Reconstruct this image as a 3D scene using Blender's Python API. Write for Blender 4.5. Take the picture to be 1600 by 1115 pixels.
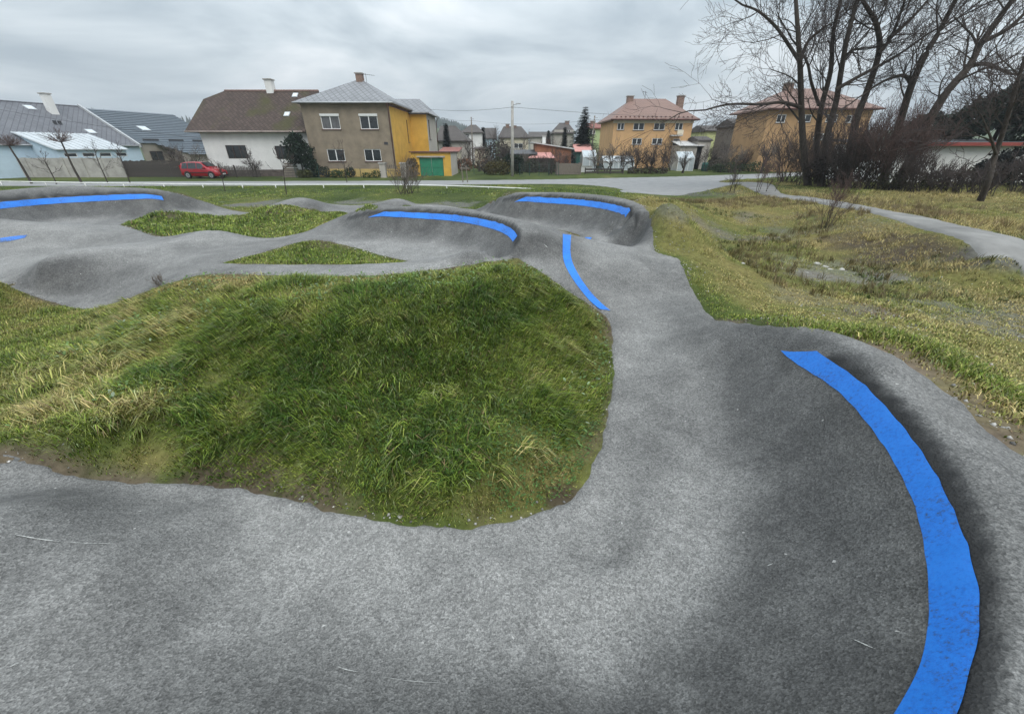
import bpy, bmesh, math, random
import numpy as np
from mathutils import Vector, Matrix

for o in list(bpy.data.objects):
    bpy.data.objects.remove(o)
S = bpy.context.scene
COL = S.collection
R = math.radians

# ------------------------------------------------------------------ camera
W0, H0, F = 1600.0, 1115.0, 610.0          # photograph size and focal length in its pixels
CAMZ = 3.0
HORIZON = 233.0
PITCH = math.atan((H0 / 2 - HORIZON) / F)
cd = bpy.data.cameras.new('camera')
cd.sensor_width = 36.0
cd.lens = F / W0 * 36.0
cd.clip_start = 0.05
cd.clip_end = 6000
cam = bpy.data.objects.new('camera', cd)
COL.objects.link(cam)
cam.location = (0, 0, CAMZ)
cam.rotation_euler = (math.pi / 2 - PITCH, 0, 0)
S.camera = cam

# ------------------------------------------------------------------ sky, sun, exposure
SUN_EL, SUN_AZ = R(48), R(150)             # soft overcast light, from behind and to the right
w = bpy.data.worlds.new('World')
S.world = w
w.use_nodes = True
nt = w.node_tree
nt.nodes.clear()
N = nt.nodes.new
L = nt.links.new
out = N('ShaderNodeOutputWorld')
bg = N('ShaderNodeBackground')
sky = N('ShaderNodeTexSky')
sky.sky_type = 'NISHITA'
sky.sun_disc = False
sky.sun_elevation = SUN_EL
sky.sun_rotation = SUN_AZ
sky.air_density = 1.2
sky.dust_density = 3.0
tc = N('ShaderNodeTexCoord')
sep = N('ShaderNodeSeparateXYZ')
L(tc.outputs['Generated'], sep.inputs[0])
# cloud deck: project the direction on a flat layer overhead
mz = N('ShaderNodeMath'); mz.operation = 'MAXIMUM'; mz.inputs[1].default_value = 0.0
L(sep.outputs['Z'], mz.inputs[0])
az = N('ShaderNodeMath'); az.operation = 'ADD'; az.inputs[1].default_value = 0.16
L(mz.outputs[0], az.inputs[0])
dx = N('ShaderNodeMath'); dx.operation = 'DIVIDE'
dy = N('ShaderNodeMath'); dy.operation = 'DIVIDE'
L(sep.outputs['X'], dx.inputs[0]); L(az.outputs[0], dx.inputs[1])
L(sep.outputs['Y'], dy.inputs[0]); L(az.outputs[0], dy.inputs[1])
cmb = N('ShaderNodeCombineXYZ')
L(dx.outputs[0], cmb.inputs[0]); L(dy.outputs[0], cmb.inputs[1])
n1 = N('ShaderNodeTexNoise'); n1.inputs['Scale'].default_value = 0.8; n1.inputs['Detail'].default_value = 6
n1.inputs['Roughness'].default_value = 0.52; n1.inputs['Distortion'].default_value = 0.35
L(cmb.outputs[0], n1.inputs['Vector'])
cr = N('ShaderNodeValToRGB')
e = cr.color_ramp.elements
e[0].position = 0.38; e[0].color = (0.46, 0.545, 0.615, 1)
e[1].position = 0.66; e[1].color = (1.12, 1.165, 1.20, 1)
m_ = e.new(0.51); m_.color = (0.76, 0.845, 0.90, 1)
L(n1.outputs['Fac'], cr.inputs[0])
# overcast luminance: zenith about three times the horizon
gz = N('ShaderNodeMath'); gz.operation = 'MULTIPLY_ADD'; gz.inputs[1].default_value = 1.75; gz.inputs[2].default_value = 0.60
L(mz.outputs[0], gz.inputs[0])
cm = N('ShaderNodeVectorMath'); cm.operation = 'SCALE'
L(cr.outputs[0], cm.inputs[0]); L(gz.outputs[0], cm.inputs['Scale'])
ns = N('ShaderNodeVectorMath'); ns.operation = 'SCALE'; ns.inputs['Scale'].default_value = 0.06
L(sky.outputs[0], ns.inputs[0])
mx = N('ShaderNodeMix'); mx.data_type = 'RGBA'; mx.inputs[0].default_value = 0.92
L(ns.outputs[0], mx.inputs[6]); L(cm.outputs[0], mx.inputs[7])
L(mx.outputs[2], bg.inputs['Color'])
bg.inputs['Strength'].default_value = 1.0
L(bg.outputs[0], out.inputs['Surface'])

sd = bpy.data.lights.new('sun', 'SUN')
sd.energy = 1.4
sd.angle = R(40)
sd.color = (1.0, 0.97, 0.93)
sun = bpy.data.objects.new('sun', sd)
COL.objects.link(sun)
sdir = Vector((math.sin(SUN_AZ) * math.cos(SUN_EL), math.cos(SUN_AZ) * math.cos(SUN_EL), math.sin(SUN_EL)))
sun.rotation_euler = sdir.to_track_quat('Z', 'Y').to_euler()

vs = S.view_settings
vs.view_transform = 'Standard'
vs.look = 'None'
vs.exposure = 0.2
vs.gamma = 1.0
vs.use_curve_mapping = False

# ------------------------------------------------------------------ measuring helpers
CT, ST = math.cos(PITCH), math.sin(PITCH)

def ray(u, v):
    """world direction through photograph pixel u, v"""
    x, d = u - W0 / 2, v - H0 / 2
    return np.array([x, F * CT - d * ST, -(F * ST + d * CT)])

def P(u, v, z):
    """ground position of a pixel whose surface lies at height z"""
    r = ray(u, v)
    t = (z - CAMZ) / r[2]
    return (r[0] * t, r[1] * t, z)

def Q(u, v, y):
    """position of a pixel at distance y in front"""
    r = ray(u, v)
    t = y / r[1]
    return Vector((r[0] * t, y, CAMZ + r[2] * t))

def XQ(u, v, y): return Q(u, v, y).x
def ZQ(u, v, y): return Q(u, v, y).z

rng = np.random.default_rng(7)

def _h(ix, iy, seed):
    n = (ix * 374761393 + iy * 668265263 + seed * 1274126177) & 0xFFFFFFFF
    n = ((n ^ (n >> 13)) * 1103515245) & 0xFFFFFFFF
    n = ((n ^ (n >> 16)) * 2246822519) & 0xFFFFFFFF
    return ((n ^ (n >> 15)) & 0xFFFF) / 65535.0

def vnoise(x, y, seed=0):
    ix = np.floor(x).astype(np.int64); iy = np.floor(y).astype(np.int64)
    fx = x - ix; fy = y - iy
    fx = fx * fx * (3 - 2 * fx); fy = fy * fy * (3 - 2 * fy)
    a = _h(ix, iy, seed); b = _h(ix + 1, iy, seed); c = _h(ix, iy + 1, seed); d = _h(ix + 1, iy + 1, seed)
    return (a * (1 - fx) + b * fx) * (1 - fy) + (c * (1 - fx) + d * fx) * fy

def fbm(x, y, s=1.0, o=4, seed=0):
    x = np.asarray(x, float) * s; y = np.asarray(y, float) * s
    t = 0; a = 1; n = 0
    for k in range(o):
        t = t + a * vnoise(x, y, seed + k * 17); n += a
        a *= 0.5; x = x * 2.03 + 5.1; y = y * 2.03 + 9.7
    return t / n

def sm(a, b, x):
    t = np.clip((x - a) / (b - a), 0, 1)
    return t * t * (3 - 2 * t)

# ------------------------------------------------------------------ materials
MATS = {}

def mat(name, col=(0.5, 0.5, 0.5), rough=0.8, var=0.25, scale=4.0, bump=0.0, bscale=None, metal=0.0,
        spec=0.3, col2=None, attr=None, detail=5, stretch=None, alpha=None):
    """procedural material: noise-mottled colour (or a colour attribute), noise bump"""
    if name in MATS:
        return MATS[name]
    m = bpy.data.materials.new(name)
    m.use_nodes = True
    t = m.node_tree
    b = t.nodes['Principled BSDF']
    b.inputs['Roughness'].default_value = rough
    b.inputs['Metallic'].default_value = metal
    b.inputs['Specular IOR Level'].default_value = spec
    c = t.nodes.new('ShaderNodeTexCoord')
    src = c.outputs['Object']
    if stretch:
        mp = t.nodes.new('ShaderNodeMapping')
        mp.inputs['Scale'].default_value = stretch
        t.links.new(src, mp.inputs[0]); src = mp.outputs[0]
    n = t.nodes.new('ShaderNodeTexNoise')
    n.inputs['Scale'].default_value = scale
    n.inputs['Detail'].default_value = detail
    n.inputs['Roughness'].default_value = 0.6
    t.links.new(src, n.inputs['Vector'])
    if attr:
        a = t.nodes.new('ShaderNodeAttribute'); a.attribute_name = attr
        r = t.nodes.new('ShaderNodeMapRange')
        r.inputs['From Min'].default_value = 0.3; r.inputs['From Max'].default_value = 0.7
        r.inputs['To Min'].default_value = 1 - var; r.inputs['To Max'].default_value = 1 + var
        t.links.new(n.outputs['Fac'], r.inputs[0])
        v = t.nodes.new('ShaderNodeVectorMath'); v.operation = 'SCALE'
        t.links.new(a.outputs['Color'], v.inputs[0]); t.links.new(r.outputs[0], v.inputs['Scale'])
        t.links.new(v.outputs[0], b.inputs['Base Color'])
    else:
        q = t.nodes.new('ShaderNodeValToRGB')
        q.color_ramp.elements[0].position = 0.32
        q.color_ramp.elements[1].position = 0.68
        c2 = col2 or tuple(x * (1 + var) for x in col)
        c1 = tuple(x * (1 - var) for x in col) if not col2 else col
        q.color_ramp.elements[0].color = (*c1, 1)
        q.color_ramp.elements[1].color = (*c2, 1)
        t.links.new(n.outputs['Fac'], q.inputs[0])
        t.links.new(q.outputs[0], b.inputs['Base Color'])
    if bump:
        n2 = t.nodes.new('ShaderNodeTexNoise')
        n2.inputs['Scale'].default_value = bscale or scale * 4
        n2.inputs['Detail'].default_value = 3
        t.links.new(src, n2.inputs['Vector'])
        bp = t.nodes.new('ShaderNodeBump')
        bp.inputs['Strength'].default_value = bump
        bp.inputs['Distance'].default_value = 0.02
        t.links.new(n2.outputs['Fac'], bp.inputs['Height'])
        t.links.new(bp.outputs[0], b.inputs['Normal'])
    MATS[name] = m
    return m

# ------------------------------------------------------------------ object helpers
def tag(o, label=None, cat=None, group=None, kind=None):
    if label: o['label'] = label
    if cat: o['category'] = cat
    if group: o['group'] = group
    if kind: o['kind'] = kind
    return o

def link(name, me, m=None, parent=None):
    o = bpy.data.objects.new(name, me)
    COL.objects.link(o)
    if m is not None and me is not None:
        if len(me.materials) == 0:
            me.materials.append(m)
    if parent is not None:
        o.parent = parent
    return o

def empty(name, loc=(0, 0, 0), rz=0.0, label=None, cat=None, group=None, kind=None):
    o = bpy.data.objects.new(name, None)
    COL.objects.link(o)
    o.location = loc
    o.rotation_euler = (0, 0, rz)
    o.empty_display_size = 0.2
    return tag(o, label, cat, group, kind)

def npmesh(name, verts, faces, smooth=False, attrs=None):
    """mesh from numpy arrays; faces is an (n,3) or (n,4) array"""
    me = bpy.data.meshes.new(name)
    verts = np.asarray(verts, np.float32); faces = np.asarray(faces, np.int32)
    k = faces.shape[1]
    me.vertices.add(len(verts)); me.vertices.foreach_set('co', verts.ravel())
    me.loops.add(faces.size); me.loops.foreach_set('vertex_index', faces.ravel())
    me.polygons.add(len(faces))
    me.polygons.foreach_set('loop_start', np.arange(0, faces.size, k, dtype=np.int32))
    me.polygons.foreach_set('loop_total', np.full(len(faces), k, np.int32))
    if smooth:
        me.polygons.foreach_set('use_smooth', np.ones(len(faces), bool))
    if attrs:
        for an, arr in attrs.items():
            a = me.color_attributes.new(an, 'FLOAT_COLOR', 'POINT')
            arr = np.asarray(arr, np.float32)
            if arr.shape[1] == 3:
                arr = np.concatenate([arr, np.ones((len(arr), 1), np.float32)], 1)
            a.data.foreach_set('color', arr.ravel())
    me.update()
    me.validate()
    return me

class MB:
    """collects boxes, prisms, tubes and loose polygons into one mesh"""
    def __init__(s): s.v = []; s.f = []
    def poly(s, pts):
        n = len(s.v); s.v += [tuple(p) for p in pts]; s.f.append(tuple(range(n, n + len(pts)))); return s
    def mesh(s, vs_, fs):
        n = len(s.v); s.v += [tuple(p) for p in vs_]; s.f += [tuple(i + n for i in f) for f in fs]; return s
    def box(s, x0, x1, y0, y1, z0, z1):
        return s.mesh([(x0, y0, z0), (x1, y0, z0), (x1, y1, z0), (x0, y1, z0), (x0, y0, z1), (x1, y0, z1), (x1, y1, z1), (x0, y1, z1)],
                      [(0, 3, 2, 1), (4, 5, 6, 7), (0, 1, 5, 4), (1, 2, 6, 5), (2, 3, 7, 6), (3, 0, 4, 7)])
    def hexa(s, b, t):
        """box from four bottom and four top corners"""
        return s.mesh(list(b) + list(t), [(0, 3, 2, 1), (4, 5, 6, 7), (0, 1, 5, 4), (1, 2, 6, 5), (2, 3, 7, 6), (3, 0, 4, 7)])
    def slab(s, pts, th):
        """polygon (ccw from above) thickened downwards"""
        n = len(pts); k = len(s.v)
        s.v += [tuple(p) for p in pts] + [(p[0], p[1], p[2] - th) for p in pts]
        s.f.append(tuple(range(k, k + n))); s.f.append(tuple(range(k + 2 * n - 1, k + n - 1, -1)))
        for i in range(n):
            j = (i + 1) % n
            s.f.append((k + i, k + n + i, k + n + j, k + j))
        return s
    def tube(s, pts, rad, n=6, cap=True):
        pts = [Vector(p) for p in pts]
        rad = rad if hasattr(rad, '__len__') else [rad] * len(pts)
        k = len(s.v); up = Vector((0.13, 0.21, 1)).normalized()
        for i, p in enumerate(pts):
            d = (pts[min(i + 1, len(pts) - 1)] - pts[max(i - 1, 0)])
            d = d.normalized() if d.length > 1e-9 else Vector((0, 0, 1))
            a = d.cross(up)
            if a.length < 1e-3: a = d.cross(Vector((1, 0, 0)))
            a.normalize(); b = d.cross(a)
            for j in range(n):
                t = 2 * math.pi * j / n
                q = p + (a * math.cos(t) + b * math.sin(t)) * rad[i]
                s.v.append((q.x, q.y, q.z))
        for i in range(len(pts) - 1):
            for j in range(n):
                j2 = (j + 1) % n
                s.f.append((k + i * n + j, k + i * n + j2, k + (i + 1) * n + j2, k + (i + 1) * n + j))
        if cap:
            s.f.append(tuple(k + j for j in range(n - 1, -1, -1)))
            e_ = k + (len(pts) - 1) * n
            s.f.append(tuple(e_ + j for j in range(n)))
        return s
    def build(s, name, m, parent=None, smooth=False, bevel=0):
        me = bpy.data.meshes.new(name)
        me.from_pydata(s.v, [], s.f)
        me.update()
        if smooth:
            me.polygons.foreach_set('use_smooth', np.ones(len(me.polygons), bool))
        o = link(name, me, m, parent)
        if bevel:
            bv = o.modifiers.new('bevel', 'BEVEL'); bv.width = bevel; bv.segments = 2; bv.limit_method = 'ANGLE'
        return o

def copy_tree(o, parent=None):
    c = o.copy(); COL.objects.link(c)
    if parent is not None: c.parent = parent
    for ch in list(o.children):
        copy_tree(ch, c)
    return c

# ------------------------------------------------------------------ TERRAIN: height field of the pump track and the ground around it
# every entry: pixel u, v and the height of the surface seen there -> a surveyed point of the ground
ED = {}   # asphalt edges (also used as boundary polygons)
ED['mound'] = [(0, 708, .32), (55, 726, .2), (110, 742, .12), (200, 754, .05), (330, 760, .0), (440, 775, .0), (540, 803, .02), (640, 819, .02),
               (720, 826, .02), (800, 815, .0), (870, 793, .0), (905, 765, .0), (940, 690, .0), (955, 620, .05), (958, 570, .12),
               (952, 505, .3), (925, 478, .45), (880, 450, .7), (830, 415, .95), (795, 405, 1.0)]
ED['strip'] = [(795, 405, 1.0), (720, 416, .95), (640, 426, .9), (560, 431, .87), (450, 431, .85), (330, 428, .78), (270, 441, .65),
               (230, 455, .4), (180, 473, .12), (145, 482, .03), (118, 481, .03), (60, 466, .12), (0, 451, .3)]
ED['right'] = [(1600, 716, 1.14), (1500, 632, 1.14), (1400, 562, 1.14), (1340, 535, 1.13), (1290, 518, 1.05), (1240, 512, .95), (1190, 509, .8), (1140, 503, .6), (1112, 495, .48),
               (1085, 460, .42), (1068, 420, .7), (1058, 405, .74), (1030, 397, .74), (1021, 385, .8), (1018, 345, 1.25), (1010, 328, 1.35),
               (990, 316, 1.4), (950, 308.5, 1.4), (880, 303.0, 1.4), (810, 302, 1.4), (785, 307, 1.2), (765, 317, .8), (748, 327, .35)]
ED['berm2'] = [(520, 347, .85), (545, 335, 1.2), (565, 328, 1.42), (590, 325.5, 1.5), (650, 324.5, 1.5), (720, 328, 1.5), (790, 340, 1.5), (845, 355, 1.36), (880, 363, 1.2)]
ED['isl'] = [(348, 411, .75), (400, 397, .75), (440, 386, .8), (470, 377.5, .88), (505, 376, .88), (560, 388, .75), (600, 400, .7),
             (640, 409.5, .74), (600, 413, .82), (540, 415, .83), (450, 415, .8), (380, 414, .77)]
ED['isl2n'] = [(190, 352.5, .5), (215, 360, .6), (245, 370, .55), (270, 370, .58), (300, 364, .78), (325, 361.5, .86), (350, 362.5, .84), (390, 371, .6), (430, 373, .55), (480, 363, .68)]
ED['isl2f'] = [(190, 351, .42), (230, 340, .55), (255, 332.5, .72), (275, 331, .74), (300, 334, .62), (340, 340.5, .32), (370, 339.5, .28),
               (395, 335, .32), (425, 323, .78), (445, 320, .9), (475, 327, .6), (500, 330, .45), (540, 331.5, .38)]
ED['back'] = [(0, 305, 1.4), (60, 300, 1.4), (130, 297, 1.4), (200, 297, 1.4), (255, 298.5, 1.35), (300, 309, 1.0), (330, 319, .65), (350, 326, .42), (395, 333, .22), (425, 321, .65), (450, 313, .86),
              (470, 310, .92), (490, 313, .8), (520, 320, .48), (570, 321, .42), (600, 315, .56), (625, 311.5, .62), (650, 319, .3)]

LINES = list(ED.values())
# berms: rim line with its height, the height of the floor below it and the width of the bank
BERMS = [
    [(1205, 527, .82, .2, 1.1), (1264, 535, 1.0, .15, 1.25), (1340, 575, 1.17, .1, 1.45), (1437, 662, 1.2, .1, 1.52), (1500, 752, 1.2, .1, 1.57), (1547, 850, 1.2, .1, 1.58), (1571, 940, 1.2, .1, 1.58), (1573, 1022, 1.2, .1, 1.58), (1557, 1120, 1.2, .1, 1.58), (1512, 1228, 1.2, .1, 1.55), (1420, 1350, 1.2, .1, 1.5)],
    [(548, 339.5, 1.2, .9, .8), (575, 331, 1.45, .82, 1.1), (600, 328.5, 1.5, .78, 1.2), (650, 328, 1.5, .76, 1.3), (700, 331, 1.5, .76, 1.3), (750, 338, 1.5, .76, 1.3), (790, 347, 1.5, .76, 1.3), (813, 358, 1.47, .78, 1.25), (818, 367, 1.42, .78, 1.1), (811, 377, 1.3, .8, .9)],
    [(770, 318, .8, .4, .9), (788, 309.5, 1.2, .42, 1.2), (805, 305.6, 1.38, .42, 1.4), (860, 305, 1.4, .42, 1.5), (930, 311, 1.4, .42, 1.5), (975, 319, 1.4, .44, 1.5), (993, 329, 1.38, .46, 1.4), (998, 340, 1.22, .5, 1.1)],
    [(-60, 317, 1.4, .4, 1.5), (0, 309.5, 1.4, .4, 1.5), (60, 304, 1.4, .4, 1.5), (130, 300.5, 1.4, .38, 1.5), (200, 300, 1.4, .4, 1.5), (250, 300.5, 1.36, .45, 1.4), (275, 308, 1.1, .5, 1.0)],
]
LINES += [
    [(811, 377, 1.3), (795, 386, 1.15), (740, 399, 1.0), (690, 405, .92)],
    [(998, 340, 1.22), (988, 352, .95), (960, 361, .68), (905, 364.5, .44)],
    # crest of the roller in front of the far berm
    [(880, 364.5, 1.16), (910, 373, 1.02), (950, 382, .92), (990, 389, .82), (1020, 394.5, .76)],
    # left: ridge nearest the grass, second crest
    [(-60, 455, .46), (0, 440, .52), (60, 423, .62), (120, 407, .7), (200, 389, .76), (240, 380, .7), (275, 374, .68)],
    [(-60, 337, 1.1), (0, 343, 1.0), (40, 347, .93), (80, 353, .84), (110, 358, .76), (150, 356.5, .68), (185, 354, .6)],
    # far rollers
    [(440, 319, .84), (460, 316, .86), (490, 320, .72), (530, 326, .42), (570, 324, .42), (600, 319, .53), (625, 315, .6), (650, 321, .3)],
]
CP = [
    (1000, 700, .03), (980, 800, .03), (960, 880, .05), (900, 960, .09), (860, 1060, .2),
    (760, 880, .05), (720, 980, .1), (650, 1080, .24), (600, 860, .03), (560, 950, .08), (480, 1050, .22), (460, 840, .02), (380, 900, .06), (330, 1000, .19),
    (320, 800, .06), (220, 830, .2), (100, 800, .33), (20, 790, .42), (150, 900, .34), (40, 930, .4), (210, 1000, .3), (80, 1080, .42),
    # hip and roller between the near berm and the far berm
    (1000, 520, .16), (1030, 480, .3), (980, 460, .42), (1000, 430, .64), (930, 420, .78), (1030, 415, .72), (870, 400, 1.02), (905, 380, 1.03), (850, 375, 1.3), (830, 390, 1.15),
    # middle berm floor
    (620, 385, .77), (660, 392, .76), (530, 362, .88), (570, 377, .8),
    # far berm floor
    (860, 358, .42), (1005, 365, .82), (1000, 380, .66), (950, 372, .5),
    # left
    (100, 450, .22), (160, 440, .3), (220, 420, .5), (290, 410, .68), (300, 390, .68), (350, 395, .7), (320, 372, .82), (420, 385, .68), (60, 445, .33),
    (0, 410, .42), (60, 400, .42), (130, 388, .44), (180, 380, .46),
    (0, 380, .62), (60, 375, .62), (110, 372, .62), (160, 368, .6), (220, 372, .56),
    (115, 352, .36), (160, 349, .36), (210, 341, .45), (300, 326, .6), (340, 334, .34),
]
G = [  # grass surfaces
    (100, 700, .3), (300, 720, .12), (500, 760, .1), (700, 790, .1), (850, 740, .1), (900, 650, .12), (905, 560, .22), (60, 660, .34), (250, 660, .26), (450, 690, .2), (650, 720, .18),
    (30, 560, .18), (60, 500, .1), (150, 520, .14), (200, 490, .25), (200, 580, .3), (330, 600, .36), (500, 610, .38), (700, 620, .36), (820, 600, .34),
    (350, 540, .56), (500, 550, .58), (680, 550, .56), (810, 530, .52), (300, 490, .62), (400, 480, .8), (550, 480, .82), (700, 475, .82), (800, 470, .76), (860, 500, .52),
    (340, 450, .78), (450, 445, .88), (600, 443, .9), (740, 430, .96), (800, 425, .96),
    (430, 400, .72), (520, 398, .72), (580, 405, .72), (480, 388, .82),
    (300, 345, .5), (260, 350, .56), (350, 352, .5), (400, 350, .42), (430, 335, .7), (470, 345, .6), (500, 345, .62), (320, 355, .58), (430, 360, .52),
    # right bank, ditch, bank of the path
    (1080, 400, .72), (1120, 460, .5), (1150, 490, .5), (1250, 505, .9), (1340, 520, 1.12), (1440, 535, 1.12), (1540, 592, 1.12), (1600, 632, 1.12), (1600, 670, 1.18), (1500, 590, 1.16), (1400, 535, 1.14),
    (1500, 525, .5), (1590, 570, .45), (1560, 500, .1), (1470, 480, .08), (1350, 470, .1), (1200, 470, .35), (1260, 488, .5), (1150, 430, .45), (1250, 430, .1),
    (1040, 385, .8), (1060, 350, .85), (1036, 334, 1.1), (1090, 370, .7), (1120, 390, .5), (1080, 330, .75), (1110, 350, .3), (1160, 395, .12), (1040, 316, .55), (1000, 311, 1.1),
    (1200, 380, .05), (1300, 420, .02), (1400, 445, .02), (1150, 345, .05), (1220, 350, .05), (1330, 390, .1), (1600, 460, .1), (1500, 440, .12),
    (1130, 315, .3), (1180, 310, .35), (1250, 325, .45), (1300, 335, .55), (1350, 345, .6), (1450, 370, .6), (1520, 385, .6), (1600, 408, .6),
    (1340, 372, .25), (1420, 395, .25), (1520, 412, .3), (1600, 425, .35), (1280, 352, .2),
    (1600, 380, .6), (1500, 355, .6), (1400, 334, .6), (1300, 314, .58), (1230, 300, .5), (1180, 290, .35), (1500, 330, .6), (1600, 345, .6), (1450, 310, .58), (1350, 300, .55),
    (700, 312, .05), (700, 322, .1), (600, 305, .05), (400, 310, .05), (400, 322, .12), (300, 298, .05), (750, 308, .1), (900, 298, .3), (990, 304, .3), (1060, 305, .15), (1080, 300, .05),
    (120, 293, .1), (0, 298, .1),
]
def dense(l):
    """surveyed line, filled in along its length"""
    p = np.array([P(*c) for c in l]); o = []
    for i in range(len(p) - 1):
        a, b, c, d = p[max(i - 1, 0)], p[i], p[i + 1], p[min(i + 2, len(p) - 1)]
        st_ = .13 + .014 * math.hypot(b[0], b[1])
        n = max(1, int(math.hypot(*(c - b)[:2]) / st_))
        for k in range(n):
            t = k / n
            o.append(0.5 * (2 * b + (c - a) * t + (2 * a - 5 * b + 4 * c - d) * t * t + (3 * b - a - 3 * c + d) * t ** 3))
    o.append(p[-1])
    return np.array(o)
BANKS = []
def bank(l):
    """cross-sections of a berm: parabolic bank inside the rim, rounded lip, level deck"""
    p = np.array([(*P(*c[:3]), c[3], c[4]) for c in l]); q = []
    for i in range(len(p) - 1):
        a, b, c, d = p[max(i - 1, 0)], p[i], p[i + 1], p[min(i + 2, len(p) - 1)]
        n = max(1, int(math.hypot(*(c - b)[:2]) / (.16 + .016 * math.hypot(b[0], b[1]))))
        for k in range(n):
            t = k / n
            q.append(0.5 * (2 * b + (c - a) * t + (2 * a - 5 * b + 4 * c - d) * t * t + (3 * b - a - 3 * c + d) * t ** 3))
    q.append(p[-1]); q = np.array(q)
    for _ in range(6 if abs(p[:, 1]).max() < 7 else 3):      # fair the rim line
        q[1:-1] = (q[:-2] + q[1:-1] * 2 + q[2:]) / 4
    tg = np.gradient(q[:, :2], axis=0); tg /= np.linalg.norm(tg, axis=1)[:, None] + 1e-9
    for _ in range(3):
        tg[1:-1] = (tg[:-2] + tg[1:-1] * 2 + tg[2:]) / 4
    tg /= np.linalg.norm(tg, axis=1)[:, None]
    nr = np.stack([tg[:, 1], -tg[:, 0]], 1)        # right-hand side of the direction of travel = inside of the turn
    o = []
    for f in (-.12, 0, .08, .2, .36, .6, 1.0):
        w_ = q[:, 4] * f
        z = q[:, 2] - (q[:, 2] - q[:, 3]) * (1 - (1 - max(f, 0)) ** 2.4)
        if f == -.12: w_ = np.full(len(q), -.1); z = q[:, 2] + .02
        r_ = np.stack([q[:, 0] + nr[:, 0] * w_, q[:, 1] + nr[:, 1] * w_, z], 1)
        dm = np.sqrt(((r_[:, None, :2] - q[None, :, :2]) ** 2).sum(-1)).min(1)   # inside a tight curve the sections cross: keep the outer ones
        ok = dm > .93 * np.abs(w_) - .004
        if f < 0: ok &= q[:, 2] > 1.15
        o.append(r_[ok])
    BANKS.append((q, nr))
    return np.concatenate(o)
CP3 = np.concatenate([bank(l) for l in BERMS] + [dense(l) for l in LINES] + [np.array([P(*c) for c in CP + G])])
EXTRA = np.array([
    # out of frame: the near berm goes on round the place where the photographer stands
    (1.35, .25, 1.22), (.7, -.05, 1.22), (0, -.2, 1.2), (-.8, -.25, 1.1), (-1.8, -.2, .9), (-2.8, -.1, .75), (-4.5, 0, .6), (1.9, -.3, 1.25), (.8, -1.0, 1.25), (-1, -1.1, 1.15), (-3, -1.0, .7), (3.2, .6, 1.22), (3.3, 1.6, 1.2), (2.6, -1.2, 1.2),
    (-5.5, 1.2, .45), (-5.5, 2.6, .3), (-7, 1.2, .2), (-7, 3, .2), (-8.5, 1.4, .4), (-8.5, 3.2, .35), (-9, 5, .2), (-9.5, 7, .15),
    (5, 1, 1.0), (6, -.5, .6), (7, 2, .3), (9, 3, .15), (10, 6, .1), (11, 0, .1), (2, -4, .6), (-5, -4, .2), (8, -5, .1),
    (14, 7, .6), (12.5, 7.5, .5), (11.5, 3, .4), (17, 8, .6), (20, 12, .6), (22, 18, .6), (26, 26, .6), (27, 34, .5),
    # behind the middle berm and the far berm, hidden from the camera
    (-3.5, 13.8, .5), (-2, 14, .4), (-.5, 13.2, .35), (.6, 12.2, .4), (-4, 16, .2), (-2, 17, .25), (0, 15.2, .3), (-6, 15.5, .35), (2.2, 12.4, .35), (3.3, 12, .5), (1.4, 12.6, .35), (-3, 22.3, .12), (-4, 23.4, .15), (-1.6, 19.6, .3), (-3, 20.3, .1), (-6.5, 20.5, .2),
    (5.6, 13.5, .55), (5.8, 16, .4), (4.2, 18.6, .4), (2, 20.4, .35), (0, 20.6, .35), (-1.5, 21.9, .2), (-7, 25.5, .05), (-3, 25.5, .05),
    (-16, 9, .4), (-14, 10, .48), (-20, 10, .4), (-19, 13, .9), (-24, 14, 1.0), (-25, 18, 1.4), (-27, 21, .2), (-22, 22.2, .3), (-18, 22.6, .25), (-15, 23, .1), (-12, 23.2, .1), (-10, 24, .1), (-12, 7.5, .25), (-15, 6.5, .2), (-21, 16, 1.0), (-18.5, 9, .4),
    (-30, 28, .05), (-20, 30, .05), (-10, 30, .05), (0, 28, .1), (6, 26, .15), (12, 26, .15), (14, 32, .1), (5, 36, .15), (-8, 38, .05), (-25, 38, .05), (-45, 36, .05), (-40, 24, .05), (-35, 12, .1), (-25, 5, .1), (-14, 2, .1), (-12, -5, .1),
    (20, 36, .3), (22, 42, .2), (12, 42, .05), (0, 46, .05), (-20, 46, .05), (-45, 46, .05), (30, 42, .3), (34, 30, .5), (30, 18, .6), (28, 6, .6), (20, 0, .5), (16, -6, .3),
])
CPA = np.concatenate([CP3, EXTRA])
# drop near duplicates
keep = np.zeros(0, int)
for i_, c_ in enumerate(CPA):
    if len(keep) == 0 or np.min(np.hypot(CPA[keep, 0] - c_[0], CPA[keep, 1] - c_[1])) > .05 + .003 * math.hypot(c_[0], c_[1]):
        keep = np.append(keep, i_)
CPA = CPA[keep]

def _tpsk(d2): return d2 * np.log(d2 + 1e-9)
_n = len(CPA)
_sc = 10.0
_xy = CPA[:, :2] / _sc
_d2 = ((_xy[:, None, :] - _xy[None, :, :]) ** 2).sum(-1)
_A = np.zeros((_n + 3, _n + 3))
_A[:_n, :_n] = _tpsk(_d2) + np.eye(_n) * 1e-5
_A[:_n, _n] = 1; _A[:_n, _n + 1:] = _xy
_A[_n:, :_n] = _A[:_n, _n:].T
_W = np.linalg.solve(_A, np.concatenate([CPA[:, 2], np.zeros(3)]))

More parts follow.
